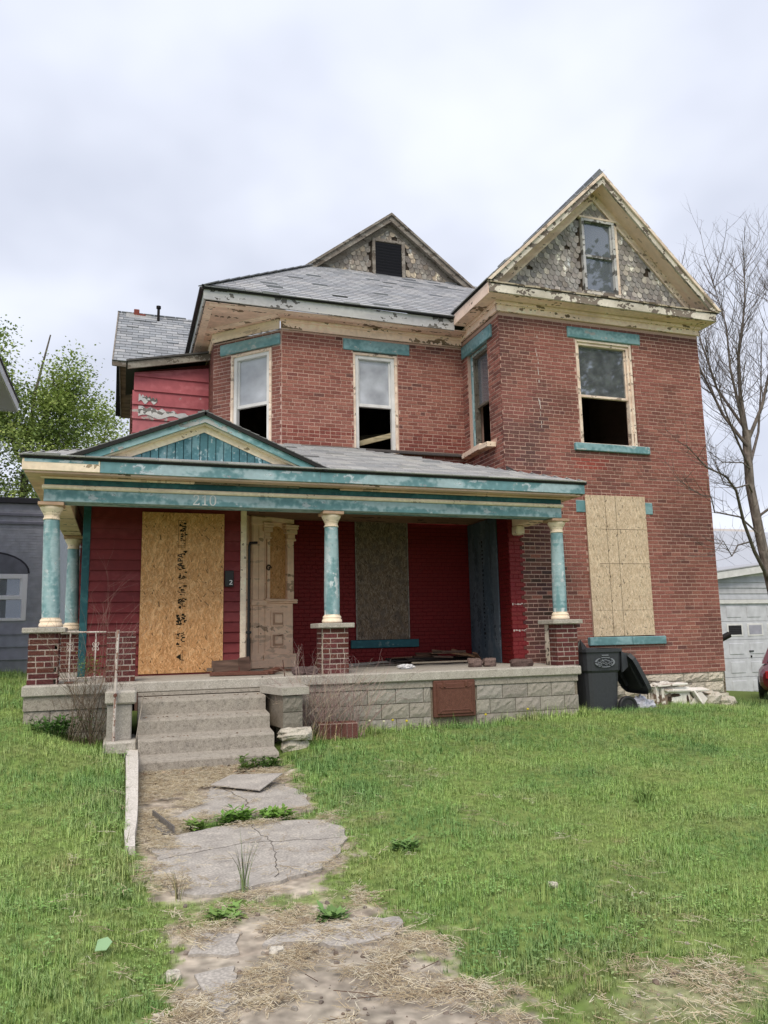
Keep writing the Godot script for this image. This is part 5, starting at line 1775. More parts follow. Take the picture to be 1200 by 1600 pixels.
# 0 green, 1 straw-dry turf
func dry(x: float, z: float) -> float:
	var d := clampf(noise.get_noise_2d(x * 1.6 + 30.0, z * 1.6) * 0.9 + noise.get_noise_2d(x * 7.0, z * 7.0 + 50.0) * 0.35, 0.0, 1.0)
	d = maxf(d, smoothstep(0.5, 0.1, Vector2((x - 1.95) / 0.7, (z + 6.2) / 0.5).length()) * 0.75)
	d = maxf(d, smoothstep(1.0, 0.2, Vector2((x - 2.0) / 1.0, (z + 3.0) / 0.7).length()) * 0.9)
	d = maxf(d, smoothstep(0.5, 0.1, Vector2((x - 3.4) / 0.35, (z + 4.9) / 0.2).length()) * 0.8)
	d = maxf(d, smoothstep(0.35, 0.05, absf(x + 0.05)) * smoothstep(-8.0, -6.5, z) * 0.5 * (0.5 + noise.get_noise_2d(x * 9.0, z * 9.0)))
	return d

func ground_image() -> Image:
	var w := 1024
	var h := 1024
	var f := nbytes(1024, 1024, 0.09, 301, 3)
	var g := nbytes(1024, 1024, 0.02, 302, 5)
	var out := PackedByteArray()
	out.resize(w * h * 3)
	for j in h:
		var z := -12.0 + 11.0 * (j + 0.5) / h
		for i in w:
			var x := -3.0 + 11.0 * (i + 0.5) / w
			var k := j * w + i
			var b := bare(x, z)
			var ff := f[k] / 255.0
			var gg := g[k] / 255.0
			var turf := S(96, 118, 62).lerp(S(128, 138, 84), gg)
			var soil := S(150, 138, 126).lerp(S(190, 180, 164), clampf(gg * 1.5 - 0.3, 0, 1))
			if z > -4.1:
				soil = soil.lerp(S(150, 142, 130), 0.5)
			var c := turf.lerp(soil, b) * (0.75 + 0.5 * ff)
			out[k * 3] = clampi(int(c.r * 255), 0, 255)
			out[k * 3 + 1] = clampi(int(c.g * 255), 0, 255)
			out[k * 3 + 2] = clampi(int(c.b * 255), 0, 255)
	return rgb_image(w, h, out)

func build_ground() -> void:
	var xs := PackedFloat32Array()
	var zs := PackedFloat32Array()
	for v in [-160.0, -90.0, -50.0, -30.0, -18.0, -12.0, -8.0, -6.0, -5.0, -4.0]:
		xs.append(v)
	var x := -3.2
	while x < 8.0:
		xs.append(x)
		x += 0.08
	for v in [8.0, 8.6, 9.2, 10.0, 11.0, 12.5, 14.0, 17.0, 21.0, 28.0, 40.0, 70.0, 160.0]:
		xs.append(v)
	for v in [-170.0, -100.0, -60.0, -40.0, -30.0, -25.0, -22.0, -19.0, -17.0, -15.0, -13.0, -12.0]:
		zs.append(v)
	var z := -11.6
	while z < -1.5:
		zs.append(z)
		z += 0.09
	for v in [-1.4, -0.5, 1.0, 4.0, 10.0, 25.0, 60.0, 160.0]:
		zs.append(v)
	var mb := MB.new()
	mb.has_uv = true
	var st := 0.03
	for j in zs.size() - 1:
		for i in xs.size() - 1:
			var p := []
			for q in [[i, j], [i + 1, j], [i + 1, j + 1], [i, j + 1]]:
				p.append(Vector3(xs[q[0]], ground(xs[q[0]], zs[q[1]]), zs[q[1]]))
			for t in [[0, 1, 2], [0, 2, 3]]:
				var e: Vector3 = (p[t[1]] - p[t[0]]).cross(p[t[2]] - p[t[0]])
				var o: Array = [t[0], t[2], t[1]] if e.y > 0 else t
				for k in o:
					var v: Vector3 = p[k]
					mb.v.append(v)
					mb.c.append(Color(1, 1, 1))
					mb.n.append(Vector3(ground(v.x - st, v.z) - ground(v.x + st, v.z), 2 * st, ground(v.x, v.z - st) - ground(v.x, v.z + st)).normalized())
					mb.uv.append(Vector2((v.x + 3.0) / 11.0, (v.z + 12.0) / 11.0))
	var m := StandardMaterial3D.new()
	m.albedo_texture = tex(ground_image())
	m.texture_repeat = false
	m.roughness = 1.0
	m.metallic_specular = 0.1
	var o := solo("ground", mb, m, Vector3.ZERO)
	tag(o, "uneven grassy front yard with worn soil along the walk", "ground", "", "structure")

# an uneven slab of old paving from its outline (x, z)
func paving(pts: Array, lift: float, parent: Node3D, sd: int) -> void:
	var r := RandomNumberGenerator.new()
	r.seed = sd
	var out := PackedVector2Array()
	for i in pts.size():
		var a: Vector2 = pts[i]
		var b: Vector2 = pts[(i + 1) % pts.size()]
		var n := maxi(1, int(a.distance_to(b) / 0.05))
		for k in n:
			out.append(a.lerp(b, float(k) / n) + Vector2(noise.get_noise_2d(a.lerp(b, float(k) / n).x * 5.0, a.lerp(b, float(k) / n).y * 5.0 + sd * 5.0) * 0.08 + r.randf_range(-0.008, 0.008), noise.get_noise_2d(a.lerp(b, float(k) / n).x * 5.0 + 40.0, a.lerp(b, float(k) / n).y * 5.0) * 0.06 + r.randf_range(-0.008, 0.008)))
	var mb := MB.new()
	var idx := Geometry2D.triangulate_polygon(out)
	var mid := Vector2.ZERO
	for p in out:
		mid += p
	mid /= out.size()
	var top := func(p: Vector2) -> Vector3: return Vector3(p.x, -1.6 + 0.10 * clampf(-p.y / 9.2, 0, 1) + lift, p.y)
	for i in range(0, idx.size(), 3):
		mb.tri(top.call(out[idx[i]]), top.call(out[idx[i + 1]]), top.call(out[idx[i + 2]]), Vector3.UP)
	for i in out.size():
		var a: Vector3 = top.call(out[i])
		var b: Vector3 = top.call(out[(i + 1) % out.size()])
		mb.quad(a, b, b + Vector3(0, -0.12, 0), a + Vector3(0, -0.12, 0), (a + b) * 0.5 - top.call(mid))
	part("slab", mb, M.walk, parent)

func V(a: Array) -> Array:
	var o := []
	for i in range(0, a.size(), 2):
		o.append(Vector2(a[i], a[i + 1]))
	return o

func build_walk() -> void:
	var w := thing("path", "cracked concrete front walk broken into sunken slabs", "path", Vector3(0.9, -1.52, -6.0))
	w.set_meta("kind", "structure")
	paving(V([0.40, -6.98, 0.72, -7.5, 0.95, -8.2, 1.55, -8.25, 1.72, -7.7, 1.66, -7.05, 1.13, -6.90]), 0.012, w, 1)
	paving(V([0.24, -6.40, 0.73, -6.56, 1.31, -6.60, 1.66, -6.47, 1.70, -6.0, 1.53, -5.62, 1.27, -5.24, 0.88, -5.10, 0.56, -4.97, 0.36, -5.14, 0.26, -5.7]), 0.014, w, 2)
	paving(V([0.72, -4.18, 0.92, -4.37, 1.28, -4.33, 1.50, -4.28, 1.44, -4.08, 1.15, -4.02]), 0.010, w, 3)
	paving(V([0.41, -4.44, 0.62, -4.38, 0.62, -4.15, 0.42, -4.20]), 0.004, w, 4)
	paving(V([0.40, -3.98, 0.58, -3.98, 0.56, -3.72, 0.40, -3.74]), 0.004, w, 5)
	paving(V([0.33, -3.68, 0.47, -3.78, 0.52, -3.62, 0.42, -3.53]), 0.014, w, 6)
	for cr in [[0.30, -5.85, 0.95, -6.05, 1.62, -5.9], [1.05, -6.55, 1.12, -5.9, 1.0, -5.2], [1.0, -8.2, 1.15, -7.5, 1.1, -6.95]]:
		var cm := MB.new()
		cm.col = LN(86, 80, 74)
		var last := Vector3.ZERO
		for i in 25:
			var f := i / 24.0 * 2.0
			var q := int(minf(f, 1.999))
			var p2 := Vector2(cr[q * 2], cr[q * 2 + 1]).lerp(Vector2(cr[q * 2 + 2], cr[q * 2 + 3]), f - q)
			p2 += Vector2(rng.randf_range(-0.02, 0.02), rng.randf_range(-0.02, 0.02))
			var p3 := Vector3(p2.x, -1.6 + 0.10 * clampf(-p2.y / 9.2, 0, 1) + 0.0142, p2.y)
			if i > 0:
				cm.bar(last, p3, Vector3.UP, rng.randf_range(0.003, 0.008), 0.002)
			last = p3
		part("crack", cm, M.ink, w)
	var k := MB.new()
	var pts := [[0.10, -9.62], [0.10, -8.8], [0.095, -8.0], [0.09, -7.2], [0.085, -6.7], [0.075, -6.35], [0.085, -6.05]]
	for i in pts.size() - 1:
		var a: Array = pts[i]
		var b: Array = pts[i + 1]
		var wa := 0.135 - 0.012 * i
		var wb := 0.135 - 0.012 * (i + 1)
		var ya := maxf(ground(a[0] - 0.12, a[1]) + 0.03, -1.48)
		var yb := maxf(ground(b[0] - 0.12, b[1]) + 0.03, -1.50)
		k.hexa([Vector3(a[0], ya, a[1]), Vector3(a[0] + wa, ya - 0.006, a[1]), Vector3(b[0] + wb, yb - 0.006, b[1]), Vector3(b[0], yb, b[1]), Vector3(a[0], -1.75, a[1]), Vector3(a[0] + wa + 0.01, -1.75, a[1]), Vector3(b[0] + wb + 0.01, -1.75, b[1]), Vector3(b[0], -1.75, b[1])])
	var o := solo("kerb", k, M.kerb, Vector3(0.15, -1.4, -8.0))
	tag(o, "pale concrete kerb between the left lawn and the walk", "kerb", "", "structure")

# ------------------------------------------------------------------ grass
func blade(mb: MB, base: Vector3, dir: Vector3, h: float, w: float, bend: float, segs := 2) -> void:
	var side := Vector3(-dir.z, 0, dir.x) * w * 0.5
	var a := base
	var wa := 1.0
	for i in segs:
		var t := float(i + 1) / segs
		var b := base + Vector3.UP * h * t * (1.0 - 0.25 * bend * t) + dir * h * bend * t * t
		var wb := 1.0 - t
		var nn := (dir * 0.5 + Vector3.UP * 0.9).normalized()
		mb.stri(a - side * wa, a + side * wa, b + side * wb, nn, nn, nn)
		if wb > 0.0:
			mb.stri(a - side * wa, b + side * wb, b - side * wb, nn, nn, nn)
		a = b
		wa = wb

func tuft(n: int, h: float, spread: float, w: float) -> MB:
	var mb := MB.new()
	for i in n:
		var a := rng.randf() * TAU
		var d := Vector3(cos(a), 0, sin(a))
		var p := Vector3(rng.randf_range(-1, 1), -0.01, rng.randf_range(-1, 1)) * spread
		p.y = -0.01
		mb.col = jit(Color(0.86, 0.86, 0.86), 0.16)
		blade(mb, p, d, h * rng.randf_range(0.5, 1.15), w * rng.randf_range(0.7, 1.2), rng.randf_range(0.15, 0.95))
	return mb

func scatter(called: String, mb: MB, m: Material, xf: Array, cols: Array, label: String, category: String) -> void:
	var mm := MultiMesh.new()
	mm.transform_format = MultiMesh.TRANSFORM_3D
	mm.use_colors = true
	mm.mesh = mb.mesh(m, Vector3.ZERO)
	mm.instance_count = xf.size()
	for i in xf.size():
		mm.set_instance_transform(i, xf[i])
		mm.set_instance_color(i, cols[i])
	var o := MultiMeshInstance3D.new()
	o.name = numbered(called)
	o.multimesh = mm
	o.position = Vector3(0, UP, 0)
	add_child(o)
	tag(o, label, category, "", "stuff")

func build_grass() -> void:
	var sets := []
	for k in 4:
		sets.append([[], []])
	var greens := [LN(168, 210, 118), LN(184, 220, 134), LN(154, 200, 112), LN(194, 222, 148), LN(174, 214, 138)]
	var lawn := func(x: float, z: float, keep: float, big: float) -> void:
		if rng.randf() > keep:
			return
		if z < -9.2 and x > -0.16 and x < 2.25 and z > -10.6:
			return
		if z < -10.40 and x > -1.12 and x < 6.66:
			return
		if z < -11.72 and x > 6.2 and x < 10.7 and z > -18.3:
			return
		if x > 0.075 and x < 0.26 and z < -6.0:
			return
		if x > 13.0 and z < -9.0 + (x - 13.0) * 0.2:
			return
		var b := bare(x, z)
		if rng.randf() < b * 1.02:
			return
		var d := dry(x, z)
		var tall := 0.75 + 0.45 * noise.get_noise_2d(x * 2.2 + 5.0, z * 2.2)
		# uncut along walls, kerb and steps
		tall += 0.9 * smoothstep(0.30, 0.02, absf(z + 10.40)) * (1.0 if x > 2.2 and x < 6.7 else 0.0)
		tall += 0.5 * smoothstep(0.5, 0.1, absf(x - 0.0)) * (1.0 if z < -5.0 and z > -9.6 else 0.0)
		tall += 0.4 * smoothstep(0.5, 0.1, absf(x - 2.0)) * (1.0 if z < -6.8 else 0.0)
		if b > 0.1:
			tall *= 0.65
		var s := big * maxf(0.35, tall) * rng.randf_range(0.75, 1.2)
		var c: Color = greens[rng.randi() % greens.size()]
		var k := noise.get_noise_2d(x * 0.9 - 20.0, z * 0.9)
		c = c.lerp(LN(204, 232, 140), clampf(k * 1.3, 0, 0.7)) if k > 0 else c.lerp(LN(136, 182, 114), clampf(-k * 1.5, 0, 0.75))
		c = c.lerp(LN(196, 188, 142), clampf(d * 0.8 * rng.randf_range(0.4, 1.4), 0, 1))
		c = jit(c, 0.12)
		var kind := 0
		if rng.randf() < 0.25:
			kind = 1
		if rng.randf() < 0.03 + 0.07 * smoothstep(0.15, 0.5, noise.get_noise_2d(x * 2.6, z * 2.6 + 80.0)):
			kind = 2
		var t := Transform3D(Basis(Vector3.UP, rng.randf() * TAU).scaled(Vector3(s, s * rng.randf_range(0.8, 1.15), s)), Vector3(x, ground(x, z), z))
		sets[kind][0].append(t)
		sets[kind][1].append(c)
	# denser where the camera stands close
	for q in [[-1.2, 5.0, -5.2, -2.0, 1150], [-2.2, 7.5, -8.2, -5.2, 620], [-3.0, 12.5, -11.8, -8.2, 420], [-9.0, 0.0, -24.0, -11.8, 70], [10.6, 14.0, -16.0, -11.8, 130], [7.5, 12.0, -8.2, -3.5, 260], [-6.0, -2.2, -8.2, -3.5, 260], [-7.0, -3.0, -11.8, -8.2, 220], [5.0, 9.0, -5.2, -2.6, 420], [-3.6, -1.2, -5.2, -2.2, 480], [12.5, 16.0, -11.8, -8.2, 160]]:
		var n := int((q[1] - q[0]) * (q[3] - q[2]) * q[4])
		for i in n:
			lawn.call(rng.randf_range(q[0], q[1]), rng.randf_range(q[2], q[3]), 1.0, 0.9 if q[4] > 1000 else (1.05 if q[4] > 500 else (1.25 if q[4] > 200 else 2.4)))
	scatter("grass", tuft(11, 0.075, 0.030, 0.0042), M.leaf, sets[0][0], sets[0][1], "short spring lawn grass covering the yard", "grass")
	scatter("grass", tuft(9, 0.10, 0.036, 0.0052), M.leaf, sets[1][0], sets[1][1], "longer lawn blades standing through the short turf", "grass")
	# low broad leaves among the turf
	var cl := MB.new()
	for i in 9:
		var a := rng.randf() * TAU
		var r := rng.randf_range(0.005, 0.05)
		cl.col = jit(Color(0.6, 0.66, 0.58), 0.15)
		leaf_quad(cl, Vector3(cos(a) * r, rng.randf_range(0.02, 0.05), sin(a) * r), Vector3(cos(a), rng.randf_range(-0.2, 0.6), sin(a)).normalized(), 0.026, 0.018)
	scatter("clover", cl, M.leaf, sets[2][0], sets[2][1], "low clover leaves mixed into the lawn", "clover")

func leaf_quad(mb: MB, at: Vector3, dir: Vector3, ln: float, w: float) -> void:
	var side := dir.cross(Vector3.UP)
	if side.length() < 0.05:
		side = Vector3.RIGHT
	side = side.normalized() * w * 0.5
	var up := side.cross(dir).normalized()
	if up.y < 0:
		up = -up
	var m := at + dir * ln * 0.5 + up * w * 0.12
	var e := at + dir * ln
	mb.stri(at, m + side, e, up, up, up)
	mb.stri(at, e, m - side, up, up, up)

func build_litter() -> void:
	# dry straw on the trodden ground
	var xf := []
	var cs := []
	for i in 60000:
		var x := rng.randf_range(-0.3, 3.4)
		var z := rng.randf_range(-9.25, -2.0)
		var b := bare(x, z)
		var n := noise.get_noise_2d(x * 3.4 + 70.0, z * 3.4)
		var keep := b * smoothstep(-0.22, 0.2, n) * 0.9
		if z < -8.0 and x < 1.2:
			keep = b
		if z < -5.0 and z > -6.5 and x > 0.45:
			keep *= 0.05 + 0.5 * smoothstep(0.2, 0.05, x - along(EDGE_L, z)) + 0.3 * smoothstep(0.2, 0.0, along(EDGE_R, z) - x)
		if z < -6.95 and z > -8.2 and x > 0.75:
			keep *= 0.10
		keep = maxf(keep, dry(x, z) * 0.05)
		if rng.randf() > keep:
			continue
		var t := Basis(Vector3.UP, rng.randf() * TAU) * Basis(Vector3.RIGHT, rng.randf_range(-0.3, 0.3)) * Basis.from_scale(Vector3(1, 1, 1) * rng.randf_range(0.6, 1.4))
		xf.append(Transform3D(t, Vector3(x, ground(x, z) + rng.randf_range(0.004, 0.026) + (0.02 if z < -5.0 else 0.0), z)))
		cs.append(jit([LN(200, 188, 160), LN(182, 166, 138), LN(214, 204, 182), LN(158, 142, 120)][rng.randi() % 4], 0.12))
	var st := MB.new()
	for i in 6:
		var a := rng.randf_range(-1.2, 1.2)
		var p := Vector3(rng.randf_range(-0.03, 0.03), rng.randf_range(0, 0.006), rng.randf_range(-0.03, 0.03))
		var d := Vector3(sin(a), rng.randf_range(-0.12, 0.12), cos(a)) * rng.randf_range(0.008, 0.026)
		st.bar(p - d, p + d, Vector3.UP, 0.0016, 0.0012)
	scatter("dry_straw", st, M.straw, xf, cs, "dry straw and dead grass lying on the worn walk", "straw")
	# pebbles and clods on the bare soil
	var px := []
	var pc := []
	for i in 3200:
		var x := rng.randf_range(0.0, 3.4)
		var z := rng.randf_range(-9.2, -2.0)
		if rng.randf() > bare(x, z) or (z < -4.95 and rng.randf() < 0.96):
			continue
		var sc := rng.randf_range(0.25, 1.0)
		sc = sc * sc * 1.2
		px.append(Transform3D(Basis.from_euler(Vector3(rng.randf() * TAU, rng.randf() * TAU, 0)).scaled(Vector3.ONE * sc), Vector3(x, ground(x, z) + 0.002 + (0.016 if z < -5.0 else 0.0), z)))
		pc.append(jit([LN(150, 138, 128), LN(136, 122, 112), LN(168, 158, 146), LN(178, 170, 160)][rng.randi() % 4], 0.15))
	var cl := MB.new()
	rock_into(cl, Vector3.ZERO, Vector3(0.014, 0.009, 0.012), 77)
	scatter("pebbles", cl, M.grainy, px, pc, "small clods and pebbles on the worn soil of the walk", "pebbles")
	# dead leaves at the foot of the steps
	xf = []
	cs = []
	for i in 700:
		var x := rng.randf_range(0.26, 1.75)
		var z := -9.2 + absf(rng.randfn(0.0, 0.22))
		if x > 1.1 and rng.randf() < 0.5:
			continue
		var t := Basis.from_euler(Vector3(rng.randf_range(-0.6, 0.6), rng.randf() * TAU, rng.randf_range(-0.6, 0.6))) * Basis.from_scale(Vector3(1, 1, 1) * rng.randf_range(0.5, 1.3))
		xf.append(Transform3D(t, Vector3(x, ground(x, z) + rng.randf_range(0.005, 0.035), z)))
		cs.append(jit([LN(122, 96, 78), LN(150, 124, 104), LN(98, 76, 62), LN(172, 150, 128)][rng.randi() % 4], 0.15))
	for i in 50:
		var k := rng.randi() % 3
		var x := rng.randf_range(0.28, 1.75)
		var z := -10.08 + (k + 1) * 0.29 - 0.27 + rng.randf() * 0.1
		var t := Basis.from_euler(Vector3(rng.randf_range(-0.4, 0.4), rng.randf() * TAU, rng.randf_range(-0.4, 0.4))) * Basis.from_scale(Vector3(1, 1, 1) * rng.randf_range(0.4, 0.9))
		xf.append(Transform3D(t, Vector3(x, [-0.75, -0.95, -1.142][k] + 0.012 + (-0.19 if false else 0.0), z)))
		cs.append(jit(LN(120, 98, 82), 0.2))
	var lf := MB.new()
	lf.stri(Vector3(-0.03, 0, 0), Vector3(0, 0.008, 0.018), Vector3(0.035, 0, 0), Vector3.UP, Vector3.UP, Vector3.UP)
	lf.stri(Vector3(-0.03, 0, 0), Vector3(0.035, 0, 0), Vector3(0, 0.01, -0.018), Vector3.UP, Vector3.UP, Vector3.UP)
	scatter("dead_leaves", lf, M.straw, xf, cs, "brown dead leaves drifted at the foot of the steps", "leaves")

# ------------------------------------------------------------------ plants
func weed(called: String, x: float, z: float, h: float, spread: float, n: int, tone: Color, label: String, broad: bool, group := "") -> void:
	var y := ground(x, z)
	var mb := MB.new()
	for i in n:
		var a := rng.randf() * TAU
		var d := Vector3(cos(a), 0, sin(a))
		var p := Vector3(x, y - 0.01, z) + d * rng.randf() * spread * 0.6
		mb.col = jit(tone, 0.2)
		if broad:
			var hh := h * rng.randf_range(0.5, 1.1)
			var q := p + Vector3.UP * hh + d * hh * 0.4
			mb.bar(p, q, Vector3(0.3, 0, 1), 0.004, 0.004)
			for k in 5:
				var f := rng.randf_range(0.35, 1.0)
				var b := rng.randf() * TAU
				leaf_quad(mb, p.lerp(q, f), Vector3(cos(b), rng.randf_range(-0.1, 0.7), sin(b)).normalized(), rng.randf_range(0.05, 0.10), rng.randf_range(0.025, 0.045))
		else:
			blade(mb, p, d, h * rng.randf_range(0.55, 1.1), 0.008 * rng.randf_range(0.6, 1.3), rng.randf_range(0.15, 0.8), 4)
	whole(called, mb, M.leaf, Vector3(x, y, z), label, "weed", group)

func twigs(mb: MB, p: Vector3, d: Vector3, ln: float, r: float, depth: int, fork: int, wob: float, sag: float) -> void:
	var pts := PackedVector3Array([p])
	var rad := PackedFloat32Array([r])
	var n := 4
	var q := p
	var dd := d
	for i in n:
		dd = (dd + Vector3(rng.randf_range(-1, 1), rng.randf_range(-1, 1) + sag, rng.randf_range(-1, 1)) * wob).normalized()
		q += dd * ln / n
		pts.append(q)
		rad.append(r * (1.0 - 0.6 * (i + 1) / n))
		if depth > 0 and i >= 1:
			for f in fork:
				if rng.randf() < 0.7:
					var e := (dd + Vector3(rng.randf_range(-1, 1), rng.randf_range(-0.6, 1), rng.randf_range(-1, 1)) * 0.9).normalized()
					twigs(mb, q, e, ln * rng.randf_range(0.4, 0.65), r * 0.55, depth - 1, fork, wob, sag)
	mb.tube(pts, rad, 4 if r < 0.012 else 6, false)

func build_plants() -> void:
	# dead brush beside the right cheek of the steps
	var mb := MB.new()
	for i in 95:
		var x := rng.randf_range(2.2, 3.1)
		var z := rng.randf_range(-10.36, -9.95)
		mb.col = jit([LN(160, 134, 132), LN(176, 150, 146), LN(138, 114, 110), LN(186, 168, 152)][i % 4], 0.1)
		var a := rng.randf_range(-0.9, 0.9)
		twigs(mb, Vector3(x, ground(x, z) - 0.02, z), Vector3(sin(a) * 0.8, 1.0, rng.randf_range(-0.2, 0.5)).normalized(), rng.randf_range(0.4, 0.85), rng.randf_range(0.004, 0.006), 2, 1, 0.22, -0.03)
	whole("dead_shrub", mb, M.straw, Vector3(2.6, ground(2.6, -10.2), -10.2), "leafless purplish brush tangled against the porch right of the steps", "shrub")
	# straw-coloured stalks bent over the broken stone
	mb = MB.new()
	for i in 26:
		mb.col = jit(LN(186, 172, 130), 0.15)
		var x := 2.28 + rng.randf() * 0.45
		var z := -9.75 - rng.randf() * 0.3
		var a := rng.randf_range(-1.0, 1.4)
		blade(mb, Vector3(x, ground(x, z) - 0.01, z), Vector3(cos(a), 0, sin(a)), rng.randf_range(0.3, 0.6), 0.008, rng.randf_range(0.3, 1.1), 5)
	whole("dry_stalks", mb, M.straw, Vector3(2.4, ground(2.4, -9.9), -9.9), "bleached dry stalks leaning over the broken stone of the right cheek", "weed")
	# shrub left of the steps: stems with a little green on top, thicket below
	mb = MB.new()
	for i in 44:
		mb.col = jit([LN(122, 106, 92), LN(142, 126, 112), LN(98, 84, 72)][i % 3], 0.1)
		var x := rng.randf_range(-0.55, -0.15)
		var z := rng.randf_range(-10.36, -9.95)
		twigs(mb, Vector3(x, ground(x, z) - 0.03, z), Vector3(rng.randf_range(-0.35, 0.45), 1.0, rng.randf_range(-0.1, 0.4)).normalized(), rng.randf_range(0.5, 1.1), rng.randf_range(0.003, 0.006), 2, 1, 0.16, 0.0)
	var root := thing("shrub", "scraggly bare-stemmed shrub with a green tip left of the steps", "shrub", Vector3(-0.35, ground(-0.35, -10.15), -10.15))
	part("stems", mb, M.straw, root)
	mb = MB.new()
	for i in 900:
		var hi := i < 420
		var c := Vector3(-0.33, -0.34, -10.1) if hi else Vector3(-0.45, -1.0, -10.1)
		var s := Vector3(0.13, 0.12, 0.10) if hi else Vector3(0.28, 0.14, 0.14)
		var p := c + Vector3(rng.randfn(0, 0.6) * s.x, rng.randfn(0, 0.6) * s.y, rng.randfn(0, 0.6) * s.z)
		mb.col = jit(LN(112, 132, 66) if hi else LN(74, 98, 52), 0.25)
		var a := rng.randf() * TAU
		leaf_quad(mb, p, Vector3(cos(a), rng.randf_range(-0.5, 0.5), sin(a)).normalized(), rng.randf_range(0.03, 0.06), rng.randf_range(0.008, 0.018))
	part("leaves", mb, M.leaf, root, true)
	# thin pale twigs in front of the pier left of the steps
	mb = MB.new()
	for i in 9:
		mb.col = jit(LN(150, 116, 110), 0.1)
		twigs(mb, Vector3(-0.3 + rng.randf() * 0.4, -0.52, -10.45), Vector3(rng.randf_range(-0.4, 0.5), 1, 0.05).normalized(), rng.randf_range(0.6, 1.0), 0.0028, 2, 1, 0.2, 0.0)
	whole("dead_vine", mb, M.straw, Vector3(-0.1, -0.56, -10.45), "thin reddish dead vine climbing before the capless pier", "vine")
	# weeds
	weed("weed", 1.62, -9.0, 0.14, 0.16, 34, LN(88, 118, 56), "dark green weed clump at the bottom step below the right cheek", true)
	weed("weed", 1.70, -9.42, 0.13, 0.14, 26, LN(92, 120, 62), "leafy weed growing out of the third tread by the right cheek", true)
	weed("weed", 1.40, -9.0, 0.16, 0.10, 18, LN(104, 130, 66), "small weed clump against the middle of the lowest riser", true)
	weed("weed", 2.35, -9.55, 0.22, 0.24, 60, LN(92, 128, 58), "tall grassy weeds crowding the broken stone right of the steps", false)
	weed("weed", 1.95, -9.1, 0.2, 0.2, 54, LN(96, 134, 62), "lush grassy weeds where the lawn meets the lowest step", false)
	weed("weed", 0.95, -6.74, 0.10, 0.18, 44, LN(104, 142, 62), "leafy weeds in the joint between the two walk slabs", true)
	weed("weed", 1.30, -6.74, 0.08, 0.18, 36, LN(112, 148, 66), "low weeds at the right end of the joint between the slabs", true)
	weed("weed", 0.62, -6.68, 0.06, 0.14, 26, LN(114, 144, 70), "sparse weeds at the left end of the joint between the slabs", true)
	weed("grass_tuft", 0.76, -5.02, 0.42, 0.05, 16, LN(110, 128, 82), "tall upright grass tuft at the lower edge of the big slab", false)
	weed("grass_tuft", 0.38, -5.05, 0.24, 0.04, 7, LN(126, 124, 88), "thin seedy stalks at the lower left corner of the big slab", false)
	weed("weed", 1.15, -4.42, 0.035, 0.09, 24, LN(112, 144, 84), "dandelion rosette on the worn soil below the big slab", true)
	weed("weed", 0.62, -4.66, 0.03, 0.14, 22, LN(128, 158, 86), "flat green weed patch left of the dandelion rosette", true)
	weed("grass_tuft", 4.25, -5.75, 0.26, 0.16, 70, LN(118, 146, 78), "coarse pale grass clump standing in the right lawn", false)
	weed("grass_tuft", 2.3, -4.1, 0.24, 0.10, 20, LN(140, 160, 92), "loose wispy grass clump in the lawn before the bare corner", false)
	weed("weed", 1.95, -5.4, 0.05, 0.12, 18, LN(116, 148, 84), "dark leafy weed patch on the lawn right of the big slab", true)
	weed("weed", -0.7, -10.1, 0.2, 0.3, 70, LN(78, 112, 54), "dense dark weeds along the foundation left of the shrub", true)
	weed("weed", 10.3, -11.2, 0.28, 0.5, 90, LN(106, 132, 70), "tall weeds at the corner of the wing's stone foundation", false)
	weed("weed", 12.0, -12.4, 0.36, 0.7, 110, LN(104, 128, 74), "rank weeds round the foot of the bare tree", false)
	weed("weed", 6.5, -10.25, 0.16, 0.16, 30, LN(98, 134, 58), "grassy weeds at the right end of the porch foundation", false)
	# dandelion flowers by the porch wall
	for q in [[3.35, -10.05], [3.5, -10.12], [3.62, -9.9], [3.2, -10.2], [4.9, -10.15], [5.6, -10.2]]:
		var f := MB.new()
		var y := ground(q[0], q[1])
		f.col = LN(110, 140, 70)
		f.bar(Vector3(q[0], y, q[1]), Vector3(q[0] + 0.02, y + 0.17, q[1]), Vector3(0, 0, 1), 0.004, 0.004)
		f.col = LN(226, 222, 190) if q[0] < 3.45 else LN(214, 196, 60)
		f.lathe(Vector3(q[0] + 0.02, y + 0.16, q[1]), [Vector2(0, 0), Vector2(0.018, 0.008), Vector2(0.02, 0.02), Vector2(0, 0.032)], 8)
		whole("dandelion", f, M.leaf, Vector3(q[0], y, q[1]), "small dandelion head in the grass along the porch wall", "flower", "dandelions along the porch wall")

# branch with children; pts given, grows side shoots
func limb(mb: MB, pts: PackedVector3Array, r0: float, r1: float, sides: int) -> void:
	var rad := PackedFloat32Array()
	for i in pts.size():
		rad.append(lerpf(r0, r1, float(i) / (pts.size() - 1)))
	mb.tube(pts, rad, sides, true)

